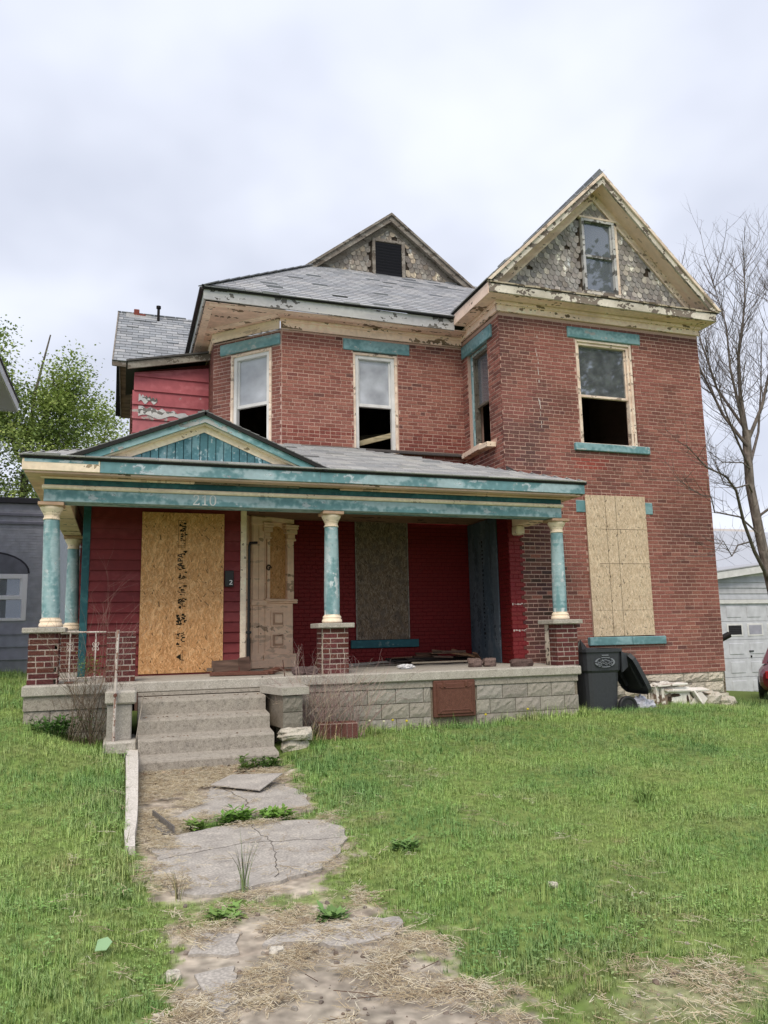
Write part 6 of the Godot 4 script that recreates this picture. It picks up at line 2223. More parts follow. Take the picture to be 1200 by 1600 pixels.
func shoots(mb: MB, pts: PackedVector3Array, n: int, ln: float, r: float, depth: int, rise: float, out: Vector3, tips: Array) -> void:
	for i in n:
		var f := rng.randf_range(0.15, 1.0) * (pts.size() - 1)
		var k := mini(int(f), pts.size() - 2)
		var p := pts[k].lerp(pts[k + 1], f - k)
		var dir := (pts[k + 1] - pts[k]).normalized()
		var e := (dir * 0.7 + Vector3(rng.randf_range(-1, 1), rng.randf_range(-0.2, 0.6), rng.randf_range(-1, 1)) + out).normalized()
		var l := ln * rng.randf_range(0.5, 1.2)
		var q := PackedVector3Array([p])
		var d := e
		var c := p
		for s in 4:
			d = (d + Vector3(rng.randf_range(-1, 1), rng.randf_range(-1, 1), rng.randf_range(-1, 1)) * 0.16 + Vector3.UP * rise).normalized()
			c += d * l / 4.0
			q.append(c)
		limb(mb, q, r, r * 0.35, 5 if r > 0.02 else 4 if r > 0.008 else 3)
		if depth > 0:
			shoots(mb, q, 4 if depth > 1 else 3, l * 0.55, r * 0.5, depth - 1, rise, out * 0.5, tips)
		else:
			tips.append(c)
			tips.append(q[2])

func build_trees() -> void:
	# bare tree beside the wing
	var base := Vector3(13.14, ground(13.14, -12.6) - 0.05, -12.6)
	var root := thing("bare_tree", "bare grey tree with many upright twigs right of the wing", "tree", base)
	var mb := MB.new()
	mb.col = LN(160, 149, 142)
	var tips := []
	var trunk := PackedVector3Array([base, Vector3(13.0, -0.6, -12.6), Vector3(12.8, 0.5, -12.6), Vector3(12.61, 1.7, -12.62), Vector3(12.48, 2.9, -12.65), Vector3(12.50, 3.7, -12.65), Vector3(12.52, 4.1, -12.65)])
	mb.tube(trunk, PackedFloat32Array([0.17, 0.125, 0.11, 0.10, 0.092, 0.088, 0.085]), 14)
	part("trunk", mb, M.bark, root)
	var br := MB.new()
	br.col = LN(150, 139, 133)
	var stems := [
		[[12.52, 4.0, -12.65, 12.5, 4.9, -12.7, 12.55, 5.8, -12.7, 12.7, 6.5, -12.65, 12.78, 7.1, -12.6, 12.85, 7.8, -12.6], 0.085, 0.012, 26],
		[[12.5, 3.9, -12.65, 12.25, 4.5, -12.5, 12.1, 5.4, -12.5, 12.0, 6.3, -12.4, 11.75, 7.3, -12.4], 0.07, 0.01, 24],
		[[12.5, 3.7, -12.6, 12.0, 4.4, -12.7, 11.7, 5.2, -12.8, 11.35, 5.9, -12.8, 11.25, 7.0, -12.9], 0.065, 0.01, 22],
		[[12.45, 3.3, -12.6, 11.9, 3.8, -12.3, 11.45, 4.4, -12.1, 11.1, 5.2, -12.0, 10.95, 6.0, -11.9], 0.045, 0.008, 18],
		[[12.55, 3.9, -12.65, 12.85, 4.6, -12.5, 13.1, 5.5, -12.4, 13.3, 6.6, -12.3, 13.4, 7.2, -12.3], 0.07, 0.01, 22],
		[[12.55, 3.4, -12.65, 13.2, 4.2, -13.0, 13.6, 5.3, -13.2, 13.9, 6.8, -13.3], 0.06, 0.01, 18],
		[[12.52, 4.1, -12.65, 12.35, 5.2, -13.2, 12.3, 6.4, -13.5, 12.4, 7.1, -13.7], 0.06, 0.01, 20],
		[[12.50, 2.75, -12.62, 12.1, 2.85, -12.3, 11.6, 2.72, -12.1, 11.2, 2.75, -12.0, 10.95, 3.1, -11.9, 10.9, 3.5, -11.8], 0.035, 0.006, 8],
		[[12.52, 3.25, -12.62, 12.0, 3.3, -12.3, 11.4, 3.25, -12.2, 10.9, 3.4, -12.0], 0.03, 0.006, 8],
		[[12.74, 0.85, -12.6, 12.1, 1.45, -12.3, 11.6, 2.0, -12.0, 11.1, 2.55, -11.6, 10.6, 2.75, -11.3, 10.0, 2.85, -11.1, 9.5, 3.2, -11.0], 0.075, 0.008, 20],
		[[12.5, 1.9, -12.6, 12.0, 2.2, -12.5, 11.4, 2.25, -12.4, 11.0, 2.2, -12.1, 10.4, 2.4, -11.5, 9.9, 2.35, -11.2, 9.3, 2.6, -11.1], 0.035, 0.005, 12],
		[[11.9, 1.65, -12.2, 11.4, 1.55, -12.0, 10.95, 1.3, -11.7, 10.5, 1.55, -11.4, 10.0, 1.2, -11.2], 0.03, 0.005, 10],
		[[12.5, 2.2, -12.6, 13.0, 2.6, -12.3, 13.5, 3.1, -12.1, 14.0, 4.0, -12.0], 0.05, 0.008, 12],
	]
	for s in stems:
		var pts := PackedVector3Array()
		for i in range(0, s[0].size(), 3):
			pts.append(Vector3(s[0][i], s[0][i + 1], s[0][i + 2]))
		limb(br, pts, s[1] * 0.6, s[2] * 0.7, 8)
		var low: bool = s[0][1] < 3.5
		shoots(br, pts, int(s[3] * 1.9), 0.8 if low else 1.1, 0.006 if low else 0.0085, 1 if low else 2, 0.06 if low else 0.13, Vector3(-0.25, -0.1, 0.1) if low else Vector3.ZERO, tips)
	part("branches", br, M.bark, root)
	# leafy tree beyond the grey building
	leafy("maple_tree", "leafing green tree with a dead top behind the grey building", [[-4.0, -1.0, -32, -3.85, 2.0, -32, -3.75, 5.0, -32, -3.62, 7.6, -32, -3.45, 9.6, -32, -3.0, 12.0, -32]], 0.17, [
		[-3.75, 4.6, -32, -2.8, 5.6, -31.5, -1.9, 6.4, -31.2, -1.3, 7.0, -31],
		[-3.7, 5.4, -32, -2.9, 6.8, -32.5, -2.2, 7.9, -32.8, -1.7, 8.3, -33],
		[-3.7, 4.0, -32, -4.7, 5.2, -31.6, -5.4, 6.6, -31.4, -5.7, 8.0, -31.3],
		[-3.7, 5.2, -32, -3.4, 6.6, -31.4, -3.0, 7.6, -31.2, -2.8, 8.4, -31.0],
		[-3.75, 2.6, -32, -3.2, 3.6, -31.4, -2.7, 5.0, -31.2, -2.6, 6.2, -31.0],
		[-3.65, 6.5, -32, -4.3, 7.8, -32.3, -4.7, 9.0, -32.6],
		[-3.75, 3.4, -32, -2.7, 4.2, -32.6, -1.6, 4.7, -32.9, -0.8, 5.3, -33],
		[-3.75, 3.2, -32, -4.8, 3.7, -32.6, -5.9, 4.6, -32.9],
		[-3.6, 7.6, -32, -2.9, 8.7, -31.6, -2.3, 9.3, -31.3, -1.7, 9.4, -31.2]], 10, 1.6, 46000, LN(166, 184, 108), 0.115)
	leafy("maple_tree", "second green tree cut off by the left edge above the white eave", [[-6.5, -1.0, -30, -6.4, 4.0, -30, -6.3, 8.0, -30, -6.2, 10.4, -30]], 0.24, [
		[-6.3, 7.0, -30, -5.5, 8.6, -29.8, -5.1, 9.6, -29.6], [-6.3, 8.0, -30, -5.6, 9.4, -30.2, -5.3, 10.4, -30.3], [-6.0, 6.0, -30, -5.3, 7.0, -30.2, -4.8, 8.4, -30.3]], 9, 1.5, 14000, LN(166, 184, 108), 0.115)
	leafy("street_tree", "broad tree across the street, seen mirrored in the wing's panes", [[24, -1.4, 11, 24.1, 5, 11, 24.3, 11, 11, 24.5, 18, 11]], 0.5, [
		[24.1, 6, 11, 20.5, 10, 11, 18.5, 13, 10.5], [24.2, 7, 11, 27, 11, 11, 28.5, 14, 11], [24.3, 10, 11, 22, 14, 12, 20.5, 17.5, 12], [24.3, 11, 11, 25.5, 15, 9.5, 26, 19, 9], [24.2, 8, 11, 23, 11, 8, 22, 14, 6.5]], 6, 3.2, 6000, LN(60, 76, 48), 0.42)

func leafy(called: String, label: String, trunks: Array, r: float, limbs: Array, n: int, ln: float, leaves: int, tone: Color, size: float) -> void:
	var t0: Array = trunks[0]
	var base := Vector3(t0[0], t0[1], t0[2])
	var root := thing(called, label, "tree", base)
	var mb := MB.new()
	mb.col = LN(140, 132, 122)
	var tips := []
	for t in trunks:
		var pts := PackedVector3Array()
		for i in range(0, t.size(), 3):
			pts.append(Vector3(t[i], t[i + 1], t[i + 2]))
		limb(mb, pts, r, r * 0.16, 10)
	part("trunk", mb, M.bark, root)
	var br := MB.new()
	br.col = LN(140, 132, 122)
	for t in limbs:
		var pts := PackedVector3Array()
		for i in range(0, t.size(), 3):
			pts.append(Vector3(t[i], t[i + 1], t[i + 2]))
		limb(br, pts, r * 0.4, r * 0.1, 6)
		for i in pts.size() * 2:
			tips.append(pts[rng.randi() % pts.size()].lerp(pts[rng.randi() % pts.size()], rng.randf()) + Vector3(rng.randfn(0, 0.4), rng.randfn(0, 0.5), rng.randfn(0, 0.4)))
		shoots(br, pts, n, ln, r * 0.12, 1, 0.10, Vector3.ZERO, tips)
	part("limbs", br, M.bark, root)
	var lf := MB.new()
	leaf_quad(lf, Vector3.ZERO, Vector3(0, 0, 1), size, size * 0.8)
	var mm := MultiMesh.new()
	mm.transform_format = MultiMesh.TRANSFORM_3D
	mm.use_colors = true
	mm.mesh = lf.mesh(M.leaf, Vector3.ZERO)
	mm.instance_count = leaves
	for i in leaves:
		var c: Vector3 = tips[rng.randi() % tips.size()]
		var p := c + Vector3(rng.randfn(0, 1), rng.randfn(0, 0.8), rng.randfn(0, 1)) * ln * 0.21
		var b := Basis.from_euler(Vector3(rng.randf_range(-1.2, 0.6), rng.randf() * TAU, rng.randf_range(-0.6, 0.6))) * Basis.from_scale(Vector3.ONE * rng.randf_range(0.6, 1.3))
		mm.set_instance_transform(i, Transform3D(b, p - base))
		var k := noise.get_noise_3d(p.x * 1.4, p.y * 1.4, p.z * 1.4)
		var col := tone.lerp(LN(160, 172, 96), clampf(k * 1.6, 0, 0.8)) if k > 0 else tone.lerp(LN(72, 98, 52), clampf(-k * 1.6, 0, 0.7))
		mm.set_instance_color(i, jit(col, 0.15))
	var o := MultiMeshInstance3D.new()
	o.name = "leaves"
	o.multimesh = mm
	o.set_meta("kind", "stuff")
	root.add_child(o)

# ------------------------------------------------------------------ loose things
func build_bin() -> void:
	var g := -1.43
	var bin := thing("wheeled_bin", "dark grey wheeled rubbish bin with its lid hanging open by the porch", "bin", Vector3(7.38, g, -11.15))
	# tapered body with rounded corners, in rings
	var mb := MB.new()
	mb.col = LN(66, 68, 74)
	var rings := [[g + 0.04, 0.275, 0.27], [g + 0.09, 0.285, 0.28], [g + 0.70, 0.318, 0.325], [g + 0.72, 0.318, 0.325], [g + 0.76, 0.348, 0.352], [g + 1.04, 0.362, 0.372], [g + 1.05, 0.385, 0.395], [g + 1.10, 0.388, 0.398], [g + 1.10, 0.35, 0.36], [g + 0.55, 0.30, 0.30]]
	var c := Vector3(7.38, 0, -11.15)
	var seg := 40
	var prev := []
	for k in rings.size():
		var r: Array = rings[k]
		var row := []
		for i in seg:
			var a := TAU * i / seg
			var d := Vector2(cos(a), sin(a))
			var e := pow(pow(absf(d.x), 5.0) + pow(absf(d.y), 5.0), -0.2)
			row.append(c + Vector3(d.x * e * r[1], r[0], d.y * e * r[2]))
		if k > 0:
			for i in seg:
				var j := (i + 1) % seg
				var m: Vector3 = (prev[i] + row[j]) * 0.5
				var out := Vector3(m.x - c.x, 0, m.z - c.z)
				if k >= 9:
					out = -out
				if absf(rings[k][0] - rings[k - 1][0]) < 0.001:
					out = Vector3.UP
				mb.quad(prev[i], prev[j], row[j], row[i], out)
		prev = row
	for i in seg:
		mb.tri(c + Vector3(0, g + 0.55, 0), prev[i], prev[(i + 1) % seg], Vector3.UP)
	part("bin_body", mb, M.plastic, bin)
	# pale oval print and a line of print above
	var em := MB.new()
	em.col = LN(140, 144, 152)
	var zf := -10.772
	for i in 34:
		var a := TAU * i / 34.0
		if i % 6 == 5:
			continue
		em.obox(Vector3(7.36 + 0.17 * cos(a), g + 0.89 + 0.075 * sin(a), zf + 0.002), Vector3(0.017, 0, 0), Vector3(0, 0.006, 0), Vector3(0, 0, 0.004))
	for i in 46:
		var x := 7.36 + rng.randf_range(-0.13, 0.13)
		var y := g + 0.89 + rng.randf_range(-0.05, 0.05)
		em.obox(Vector3(x, y, zf + 0.002), Vector3(rng.randf_range(0.006, 0.02), 0, 0), Vector3(0, 0.005, 0), Vector3(0, 0, 0.004))
	for i in 7:
		em.obox(Vector3(7.31 + i * 0.018, g + 1.0, zf + 0.011), Vector3(0.007, 0, 0), Vector3(0, 0.008, 0), Vector3(0, 0, 0.004))
	part("print", em, M.plastic, bin)
	for z in [-10.82, -11.48]:
		var w := MB.new()
		w.col = LN(44, 44, 47)
		var pw := []
		var rot := Transform3D(Basis(Vector3.RIGHT, PI / 2), Vector3(7.77, g + 0.172, z)).scaled_local(Vector3(1.18, 1.0, 1.18))
		var wl := MB.new()
		wl.lathe(Vector3.ZERO, [Vector2(0.0, -0.03), Vector2(0.10, -0.03), Vector2(0.115, -0.036), Vector2(0.138, -0.036), Vector2(0.145, -0.025), Vector2(0.145, 0.025), Vector2(0.138, 0.036), Vector2(0.115, 0.036), Vector2(0.10, 0.022), Vector2(0.055, 0.022), Vector2(0.05, 0.034), Vector2(0.0, 0.034)], 32)
		w.add(wl, rot)
		part("wheel", w, M.plastic, bin)
	simple_part("axle", Vector3(7.75, g + 0.155, -11.48), Vector3(7.79, g + 0.19, -10.82), M.metal, bin)
	# handle bar and its lugs at the hinge side
	mb = MB.new()
	mb.col = LN(60, 62, 68)
	mb.hexa([Vector3(7.70, g + 0.72, -10.80), Vector3(7.86, g + 0.80, -10.86), Vector3(7.84, g + 1.0, -10.86), Vector3(7.70, g + 1.06, -10.80), Vector3(7.70, g + 0.72, -10.84), Vector3(7.86, g + 0.80, -10.88), Vector3(7.84, g + 1.0, -10.88), Vector3(7.70, g + 1.06, -10.84)])
	mb.hexa([Vector3(7.70, g + 0.72, -11.46), Vector3(7.86, g + 0.80, -11.42), Vector3(7.84, g + 1.0, -11.42), Vector3(7.70, g + 1.06, -11.46), Vector3(7.70, g + 0.72, -11.50), Vector3(7.86, g + 0.80, -11.44), Vector3(7.84, g + 1.0, -11.44), Vector3(7.70, g + 1.06, -11.50)])
	part("lug", mb, M.plastic, bin)
	mb = MB.new()
	mb.col = LN(50, 52, 57)
	mb.tube(PackedVector3Array([Vector3(7.84, g + 0.98, -11.45), Vector3(7.84, g + 0.98, -10.85)]), PackedFloat32Array([0.018, 0.018]), 10)
	part("handle", mb, M.plastic, bin)
	# lid hanging down behind the handle
	mb = MB.new()
	mb.col = LN(54, 56, 61)
	var h0 := Vector3(7.88, g + 1.0, -11.15)
	var dn := Vector3(0.44, -0.80, 0).normalized()
	var nr := Vector3(0.80, 0.44, 0).normalized()
	var sd := Vector3(0, 0, 1)
	var pts := PackedVector2Array()
	for i in 28:
		var a := TAU * i / 28.0
		var e := pow(pow(absf(cos(a)), 6.0) + pow(absf(sin(a)), 6.0), -1.0 / 6.0)
		pts.append(Vector2(0.36 * cos(a) * e, 0.37 + 0.37 * sin(a) * e))
	mb.slab(h0 + nr * 0.05, sd, dn, pts, nr, 0.025)
	for i in 28:
		var p := pts[i]
		var q := pts[(i + 1) % 28]
		mb.quad(h0 + nr * 0.05 + sd * p.x + dn * p.y, h0 + nr * 0.05 + sd * q.x + dn * q.y, h0 - nr * 0.03 + sd * q.x * 1.03 + dn * q.y, h0 - nr * 0.03 + sd * p.x * 1.03 + dn * p.y, sd * (p.x + q.x) + dn * (p.y + q.y - 0.74))
	for s in [-0.2, 0.2]:
		mb.bar(h0 - nr * 0.01 + sd * s + dn * 0.05, h0 - nr * 0.01 + sd * s + dn * 0.62, nr, 0.03, 0.05, 0.006)
	part("lid", mb, M.plastic, bin)
	# black bag poking out
	mb = MB.new()
	mb.col = LN(24, 24, 26)
	var bp := Vector3(7.16, g + 1.02, -11.2)
	for i in 14:
		var a := TAU * i / 14.0
		var b := TAU * (i + 1) / 14.0
		var r0 := 0.17 + 0.03 * sin(i * 2.1)
		var r1 := 0.17 + 0.03 * sin(((i + 1) % 14) * 2.1)
		mb.tri(bp + Vector3(cos(a) * r0, 0.02, sin(a) * r0), bp + Vector3(cos(b) * r1, 0.02, sin(b) * r1), bp + Vector3(0.03, 0.23, 0.02), Vector3(cos(a), 0.6, sin(a)))
	whole("rubbish_bag", mb, M.plastic, bp, "crumpled black bag poking out of the wheeled bin", "bag")

func crumple(called: String, at: Vector3, half: Vector3, col: Color, m: Material, sd: int, label: String, category: String) -> void:
	var no := FastNoiseLite.new()
	no.seed = sd
	no.frequency = 2.2
	no.fractal_octaves = 4
	var mb := MB.new()
	mb.col = col
	var nu := 30
	var nv := 14
	var grid := []
	for j in nv + 1:
		var row := []
		var th := PI * j / nv
		for i in nu + 1:
			var ph := TAU * (i % nu) / nu
			var d := Vector3(sin(th) * cos(ph), cos(th), sin(th) * sin(ph))
			row.append(at + d * half * (1.0 + no.get_noise_3dv(d) * 0.75))
		grid.append(row)
	for j in nv:
		for i in nu:
			var a: Vector3 = grid[j][i]
			var b: Vector3 = grid[j][i + 1]
			var c: Vector3 = grid[j + 1][i + 1]
			var d: Vector3 = grid[j + 1][i]
			mb.tri(a, b, c, (a + b + c) / 3.0 - at)
			mb.tri(a, c, d, (a + c + d) / 3.0 - at)
	whole(called, mb, m, at - Vector3(0, half.y, 0), label, category)

func board_thing(called: String, p: Vector3, q: Vector3, w: float, h: float, m: Material, col: Color, label: String, category: String, group := "", up := Vector3.UP) -> void:
	var mb := MB.new()
	mb.col = col
	mb.bar(p, q, up, w, h, 0.004)
	whole(called, mb, m, (p + q) * 0.5, label, category, group)

func build_debris() -> void:
	var g := -1.43
	# heap of broken fittings against the wing
	crumple("plastic_bag", Vector3(8.22, g + 0.12, -11.1), Vector3(0.24, 0.15, 0.17), LN(196, 198, 210), M.plastic, 5, "pale crumpled plastic bag on the grass behind the bin", "bag")
	var cb := thing("cabinet", "smashed white cabinet with flaking paint lying by the stone foundation", "cabinet", Vector3(9.0, g, -11.25))
	simple_part("side_panel", Vector3(8.80, g - 0.02, -11.3), Vector3(9.34, g + 0.40, -11.22), M.white_paint, cb, 0.006)
	for q in [[Vector3(8.86, g + 0.08, -11.215), Vector3(8.95, g + 0.28, -11.214)], [Vector3(8.90, g + 0.24, -11.2165), Vector3(9.14, g + 0.31, -11.2135)], [Vector3(9.25, g + 0.06, -11.2155), Vector3(9.31, g + 0.27, -11.2145)]]:
		var mb := MB.new()
		mb.col = LN(92, 74, 64)
		var pts := PackedVector2Array()
		for i in 14:
			var a := TAU * i / 14.0
			pts.append(Vector2((q[0].x + q[1].x) * 0.5 + cos(a) * (q[1].x - q[0].x) * 0.5 * rng.randf_range(0.6, 1.1), (q[0].y + q[1].y) * 0.5 + sin(a) * (q[1].y - q[0].y) * 0.5 * rng.randf_range(0.6, 1.1)))
		mb.slab(Vector3(0, 0, q[1].z), Vector3.RIGHT, Vector3.UP, pts, Vector3.BACK, 0.004)
		part("bare_patch", mb, M.wood, cb)
	simple_part("frame", Vector3(8.74, g - 0.02, -11.32), Vector3(8.795, g + 0.40, -11.2), M.white_paint, cb, 0.005)
	simple_part("frame", Vector3(8.66, g - 0.02, -11.34), Vector3(8.715, g + 0.44, -11.24), M.white_paint, cb, 0.005)
	bar_part("frame", Vector3(8.62, g + 0.0, -11.36), Vector3(8.72, g + 0.46, -11.36), 0.05, 0.06, M.white_paint, cb, Vector3.BACK)
	bar_part("top_panel", Vector3(8.66, g + 0.44, -11.3), Vector3(9.25, g + 0.46, -11.28), 0.28, 0.03, M.white_paint, cb, Vector3.UP, 0.004)
	bar_part("top_panel", Vector3(8.8, g + 0.37, -11.2), Vector3(9.75, g + 0.34, -11.3), 0.16, 0.03, M.white_paint, cb, Vector3(0, 1, 0.2), 0.004)
	bar_part("door_panel", Vector3(9.36, g + 0.33, -11.2), Vector3(9.5, g + 0.02, -11.1), 0.24, 0.03, M.white_paint, cb, Vector3(1, 0.2, 0.3), 0.004)
	board_thing("plank", Vector3(9.3, g + 0.30, -11.35), Vector3(9.95, g + 0.24, -11.4), 0.18, 0.025, M.wood, LN(172, 150, 122), "bare tan plank jutting from the right of the smashed cabinet", "plank")
	board_thing("plank", Vector3(8.75, g + 0.50, -11.45), Vector3(9.55, g + 0.43, -11.5), 0.2, 0.03, M.weathered, Color(1, 1, 1), "grey board lying across the back of the smashed cabinet", "plank")
	board_thing("plank", Vector3(8.55, g - 0.02, -11.5), Vector3(8.72, g + 0.42, -11.66), 0.16, 0.02, M.white_paint, Color(1, 1, 1), "white board leaning on the stone foundation left of the cabinet", "plank", "", Vector3.RIGHT)
	crumple("cloth", Vector3(8.86, g + 0.40, -11.36), Vector3(0.30, 0.09, 0.12), LN(236, 230, 222), M.grainy, 31, "dirty white rag heaped on top of the smashed cabinet", "cloth")
	for i in 6:
		var x := 8.50 + i * 0.055
		board_thing("lath", Vector3(x, g - 0.02, -11.28 + rng.randf_range(-0.03, 0.03)), Vector3(x + rng.randf_range(0.02, 0.10), g + rng.randf_range(0.30, 0.46), -11.40), 0.035, 0.02, M.vinyl, LN(236, 228, 216), "white lath standing in the row left of the smashed cabinet", "lath", "white laths left of the cabinet", Vector3.RIGHT)
	board_thing("plank", Vector3(9.30, g + 0.05, -11.1), Vector3(9.62, g + 0.26, -11.22), 0.2, 0.02, M.vinyl, LN(236, 230, 220), "white panel propped at a slant right of the smashed cabinet", "plank", "", Vector3(0, 0.3, 1))
	var sh := MB.new()
	sh.col = LN(226, 226, 230)
	var n := 12
	for j in 5:
		for i in n:
			var P := func(a: int, b: int) -> Vector3: return Vector3(8.85 + 0.55 * a / n, g + 0.035 + 0.03 * noise.get_noise_2d(a * 30.0, b * 30.0) + 0.012 * ((a * 7 + b * 3) % 3), -11.12 + 0.22 * b / 5.0)
			sh.tri(P.call(i, j), P.call(i + 1, j), P.call(i + 1, j + 1), Vector3.UP)
			sh.tri(P.call(i, j), P.call(i + 1, j + 1), P.call(i, j + 1), Vector3.UP)
	whole("paper_sheet", sh, M.plain, Vector3(9.1, g, -11.0), "white crumpled sheet on the grass before the smashed cabinet", "sheet")
	for q in [[9.9, -11.45, 0.17, "rough stone fallen at the right end of the wing's foundation"], [10.25, -11.4, 0.13, "small stone in the weeds at the wing's corner"]]:
		var st := rock("stone", Vector3(q[0], ground(q[0], q[1]) + q[2] * 0.5, q[1]), Vector3(q[2] * 1.3, q[2] * 0.8, q[2]), M.stone, null, int(q[0] * 10))
		tag(st, q[3], "stone")
	var bs := rock("stone", Vector3(6.92, g + 0.05, -10.72), Vector3(0.12, 0.08, 0.1), M.stone, null, 9, LN(120, 116, 112))
	tag(bs, "dark stone tucked between the porch wall and the bin", "stone")
	# on the porch
	var f := -0.56
	var tr := thing("roof_trim", "broken brown length of moulding lying before the boarded door", "trim", Vector3(1.7, f, -11.2))
	bar_part("moulding", Vector3(1.20, f + 0.035, -11.16), Vector3(2.0, f + 0.03, -11.05), 0.14, 0.05, M.rust, tr, Vector3.UP, 0.006)
	bar_part("moulding", Vector3(2.0, f + 0.032, -11.05), Vector3(2.22, f + 0.07, -11.35), 0.13, 0.05, M.rust, tr, Vector3.UP, 0.006)
	bar_part("back_board", Vector3(1.24, f + 0.13, -11.3), Vector3(1.62, f + 0.14, -11.3), 0.02, 0.16, M.wood, tr, Vector3.UP, 0.003, LN(128, 104, 92))
	bar_part("back_board", Vector3(1.62, f + 0.14, -11.29), Vector3(1.78, f + 0.16, -11.28), 0.02, 0.2, M.wood, tr, Vector3.UP, 0.003, LN(116, 92, 82))
	bar_part("back_board", Vector3(1.17, f + 0.09, -11.28), Vector3(1.26, f + 0.09, -11.28), 0.05, 0.05, M.wood, tr, Vector3.UP, 0.003, LN(150, 128, 112))
	board_thing("rod", Vector3(2.12, f - 0.02, -10.47), Vector3(2.10, f + 0.22, -10.52), 0.012, 0.012, M.rust, Color(0.6, 0.5, 0.45), "thin rusty rod standing at the porch edge above the right cheek", "rod", "", Vector3.RIGHT)
	for q in [[2.36, -10.70, 0.10], [2.53, -10.66, 0.10]]:
		var b := rock("brick_lump", Vector3(q[0], f + 0.055, q[1]), Vector3(0.095, 0.06, 0.07), M.brick, null, int(q[0] * 100), LN(112, 96, 94))
		tag(b, "%s grey clinker brick on the porch edge left of the middle pier" % ["left" if q[0] < 2.4 else "right"], "brick")
	board_thing("plank", Vector3(2.05, f + 0.03, -11.6), Vector3(2.7, f + 0.03, -11.75), 0.14, 0.03, M.wood, LN(110, 80, 68), "dark brown plank on the porch floor below the door surround", "plank")
	# heap of torn boards and roofing under the window
	var labels := ["dark split board at the left end of the porch heap", "long thin pale strip running along the porch heap", "black torn roofing strip across the porch heap", "brown board at the back of the porch heap", "tan broken board on top of the porch heap", "second tan board crossing the top of the porch heap", "grey board end at the far left of the porch heap", "short brown board leaning at the right of the porch heap"]
	var hp := [[3.9, -12.5, 0.05, 5.3, -12.75, 0.06, 0.12, LN(70, 58, 52)], [4.6, -12.2, 0.05, 5.7, -12.25, 0.05, 0.05, LN(190, 178, 160)], [4.3, -12.6, 0.10, 5.9, -12.7, 0.08, 0.2, LN(44, 42, 42)], [4.9, -12.9, 0.12, 6.1, -12.95, 0.09, 0.14, LN(100, 78, 66)], [5.35, -12.45, 0.20, 5.85, -12.6, 0.13, 0.12, LN(150, 120, 96)], [5.55, -12.7, 0.24, 5.95, -12.4, 0.08, 0.10, LN(140, 108, 84)], [3.55, -12.4, 0.04, 4.4, -12.6, 0.07, 0.10, LN(148, 144, 142)], [5.8, -12.3, 0.18, 6.0, -12.5, 0.03, 0.09, LN(122, 92, 76)]]
	for i in hp.size():
		var q: Array = hp[i]
		board_thing("broken_board", Vector3(q[0], f + q[2], q[1]), Vector3(q[3], f + q[5], q[4]), q[6], 0.022, M.wood, q[7], labels[i], "board", "torn boards heaped on the porch", Vector3(0.1, 1, 0.15))
	for i in 12:
		var x := rng.randf_range(4.5, 5.9)
		var zz := rng.randf_range(-13.0, -12.3)
		var a := rng.randf_range(-0.5, 0.5)
		var ln := rng.randf_range(0.25, 0.7)
		var y := f + rng.randf_range(0.05, 0.14) + 0.12 * smoothstep(0.6, 0.1, absf(x - 5.5))
		var d := Vector3(cos(a), rng.randf_range(-0.14, 0.14), sin(a)) * ln * 0.5
		board_thing("broken_board", Vector3(x, y, zz) - d, Vector3(x, y, zz) + d, rng.randf_range(0.05, 0.14), 0.02, M.wood, jit([LN(104, 80, 66), LN(66, 56, 52), LN(140, 112, 90), LN(86, 70, 62)][i % 4], 0.1), "splintered brown board piece jumbled in the porch heap", "board", "splintered pieces in the porch heap", Vector3(rng.randf_range(-0.4, 0.4), 1, rng.randf_range(-0.2, 0.5)))
	crumple("paper_wad", Vector3(4.16, f + 0.035, -11.3), Vector3(0.13, 0.035, 0.06), LN(222, 222, 224), M.plain, 12, "white crumpled paper on the porch right of the middle pier", "paper")
	var k := 0
	for q in [[5.23, -11.1, "left squared brown stone on the porch edge before the heap"], [5.48, -11.1, "right pointed brown stone on the porch edge before the heap"]]:
		var s := rock("stone", Vector3(q[0], f + 0.065, q[1]), Vector3(0.11, 0.07, 0.09), M.brick, null, 20 + k, LN(136, 116, 110))
		tag(s, q[2], "stone")
		k += 1
	var ls := rock("stone", Vector3(5.88, f + 0.055, -10.8), Vector3(0.19, 0.06, 0.1), M.brick, null, 33, LN(112, 92, 88))
	tag(ls, "long flat brown stone on the porch edge left of the right pier", "stone")
	# fallen lump of brickwork in the weeds
	var lump := thing("brick_lump", "fallen block of mortared red bricks lying on edge in the brush", "brickwork", Vector3(2.72, ground(2.72, -10.0), -10.0))
	var core := MB.new()
	core.col = LN(196, 176, 164)
	var yb := ground(2.72, -10.0) - 0.02
	var rt := Basis(Vector3.UP, -0.10)
	core.obox(Vector3(2.72, yb + 0.11, -10.02), rt * Vector3(0.25, 0, 0), Vector3(0, 0.105, 0), rt * Vector3(0, 0, 0.11))
	part("mortar", core, M.mortar, lump)
	for i in 7:
		var p := Vector3(2.72, yb + 0.115, -10.02) + rt * Vector3(-0.215 + i * 0.0715, 0, 0.085)
		piece("brick", Transform3D(Basis(rt * Vector3(0.06, 0, 0), Vector3(0, 0.195, 0), rt * Vector3(0, 0, 0.08)), p), "brick", jit(LN(124, 82, 76), 0.12), M.brick, lump)
		piece("brick", Transform3D(Basis(rt * Vector3(0.06, 0, 0), rt * Vector3(0, 0, -0.2), Vector3(0, 0.06, 0)), Vector3(p.x, yb + 0.195, p.z - 0.085)), "brick", jit(LN(130, 88, 80), 0.12), M.brick, lump)
	# on the walk
	var mb := MB.new()
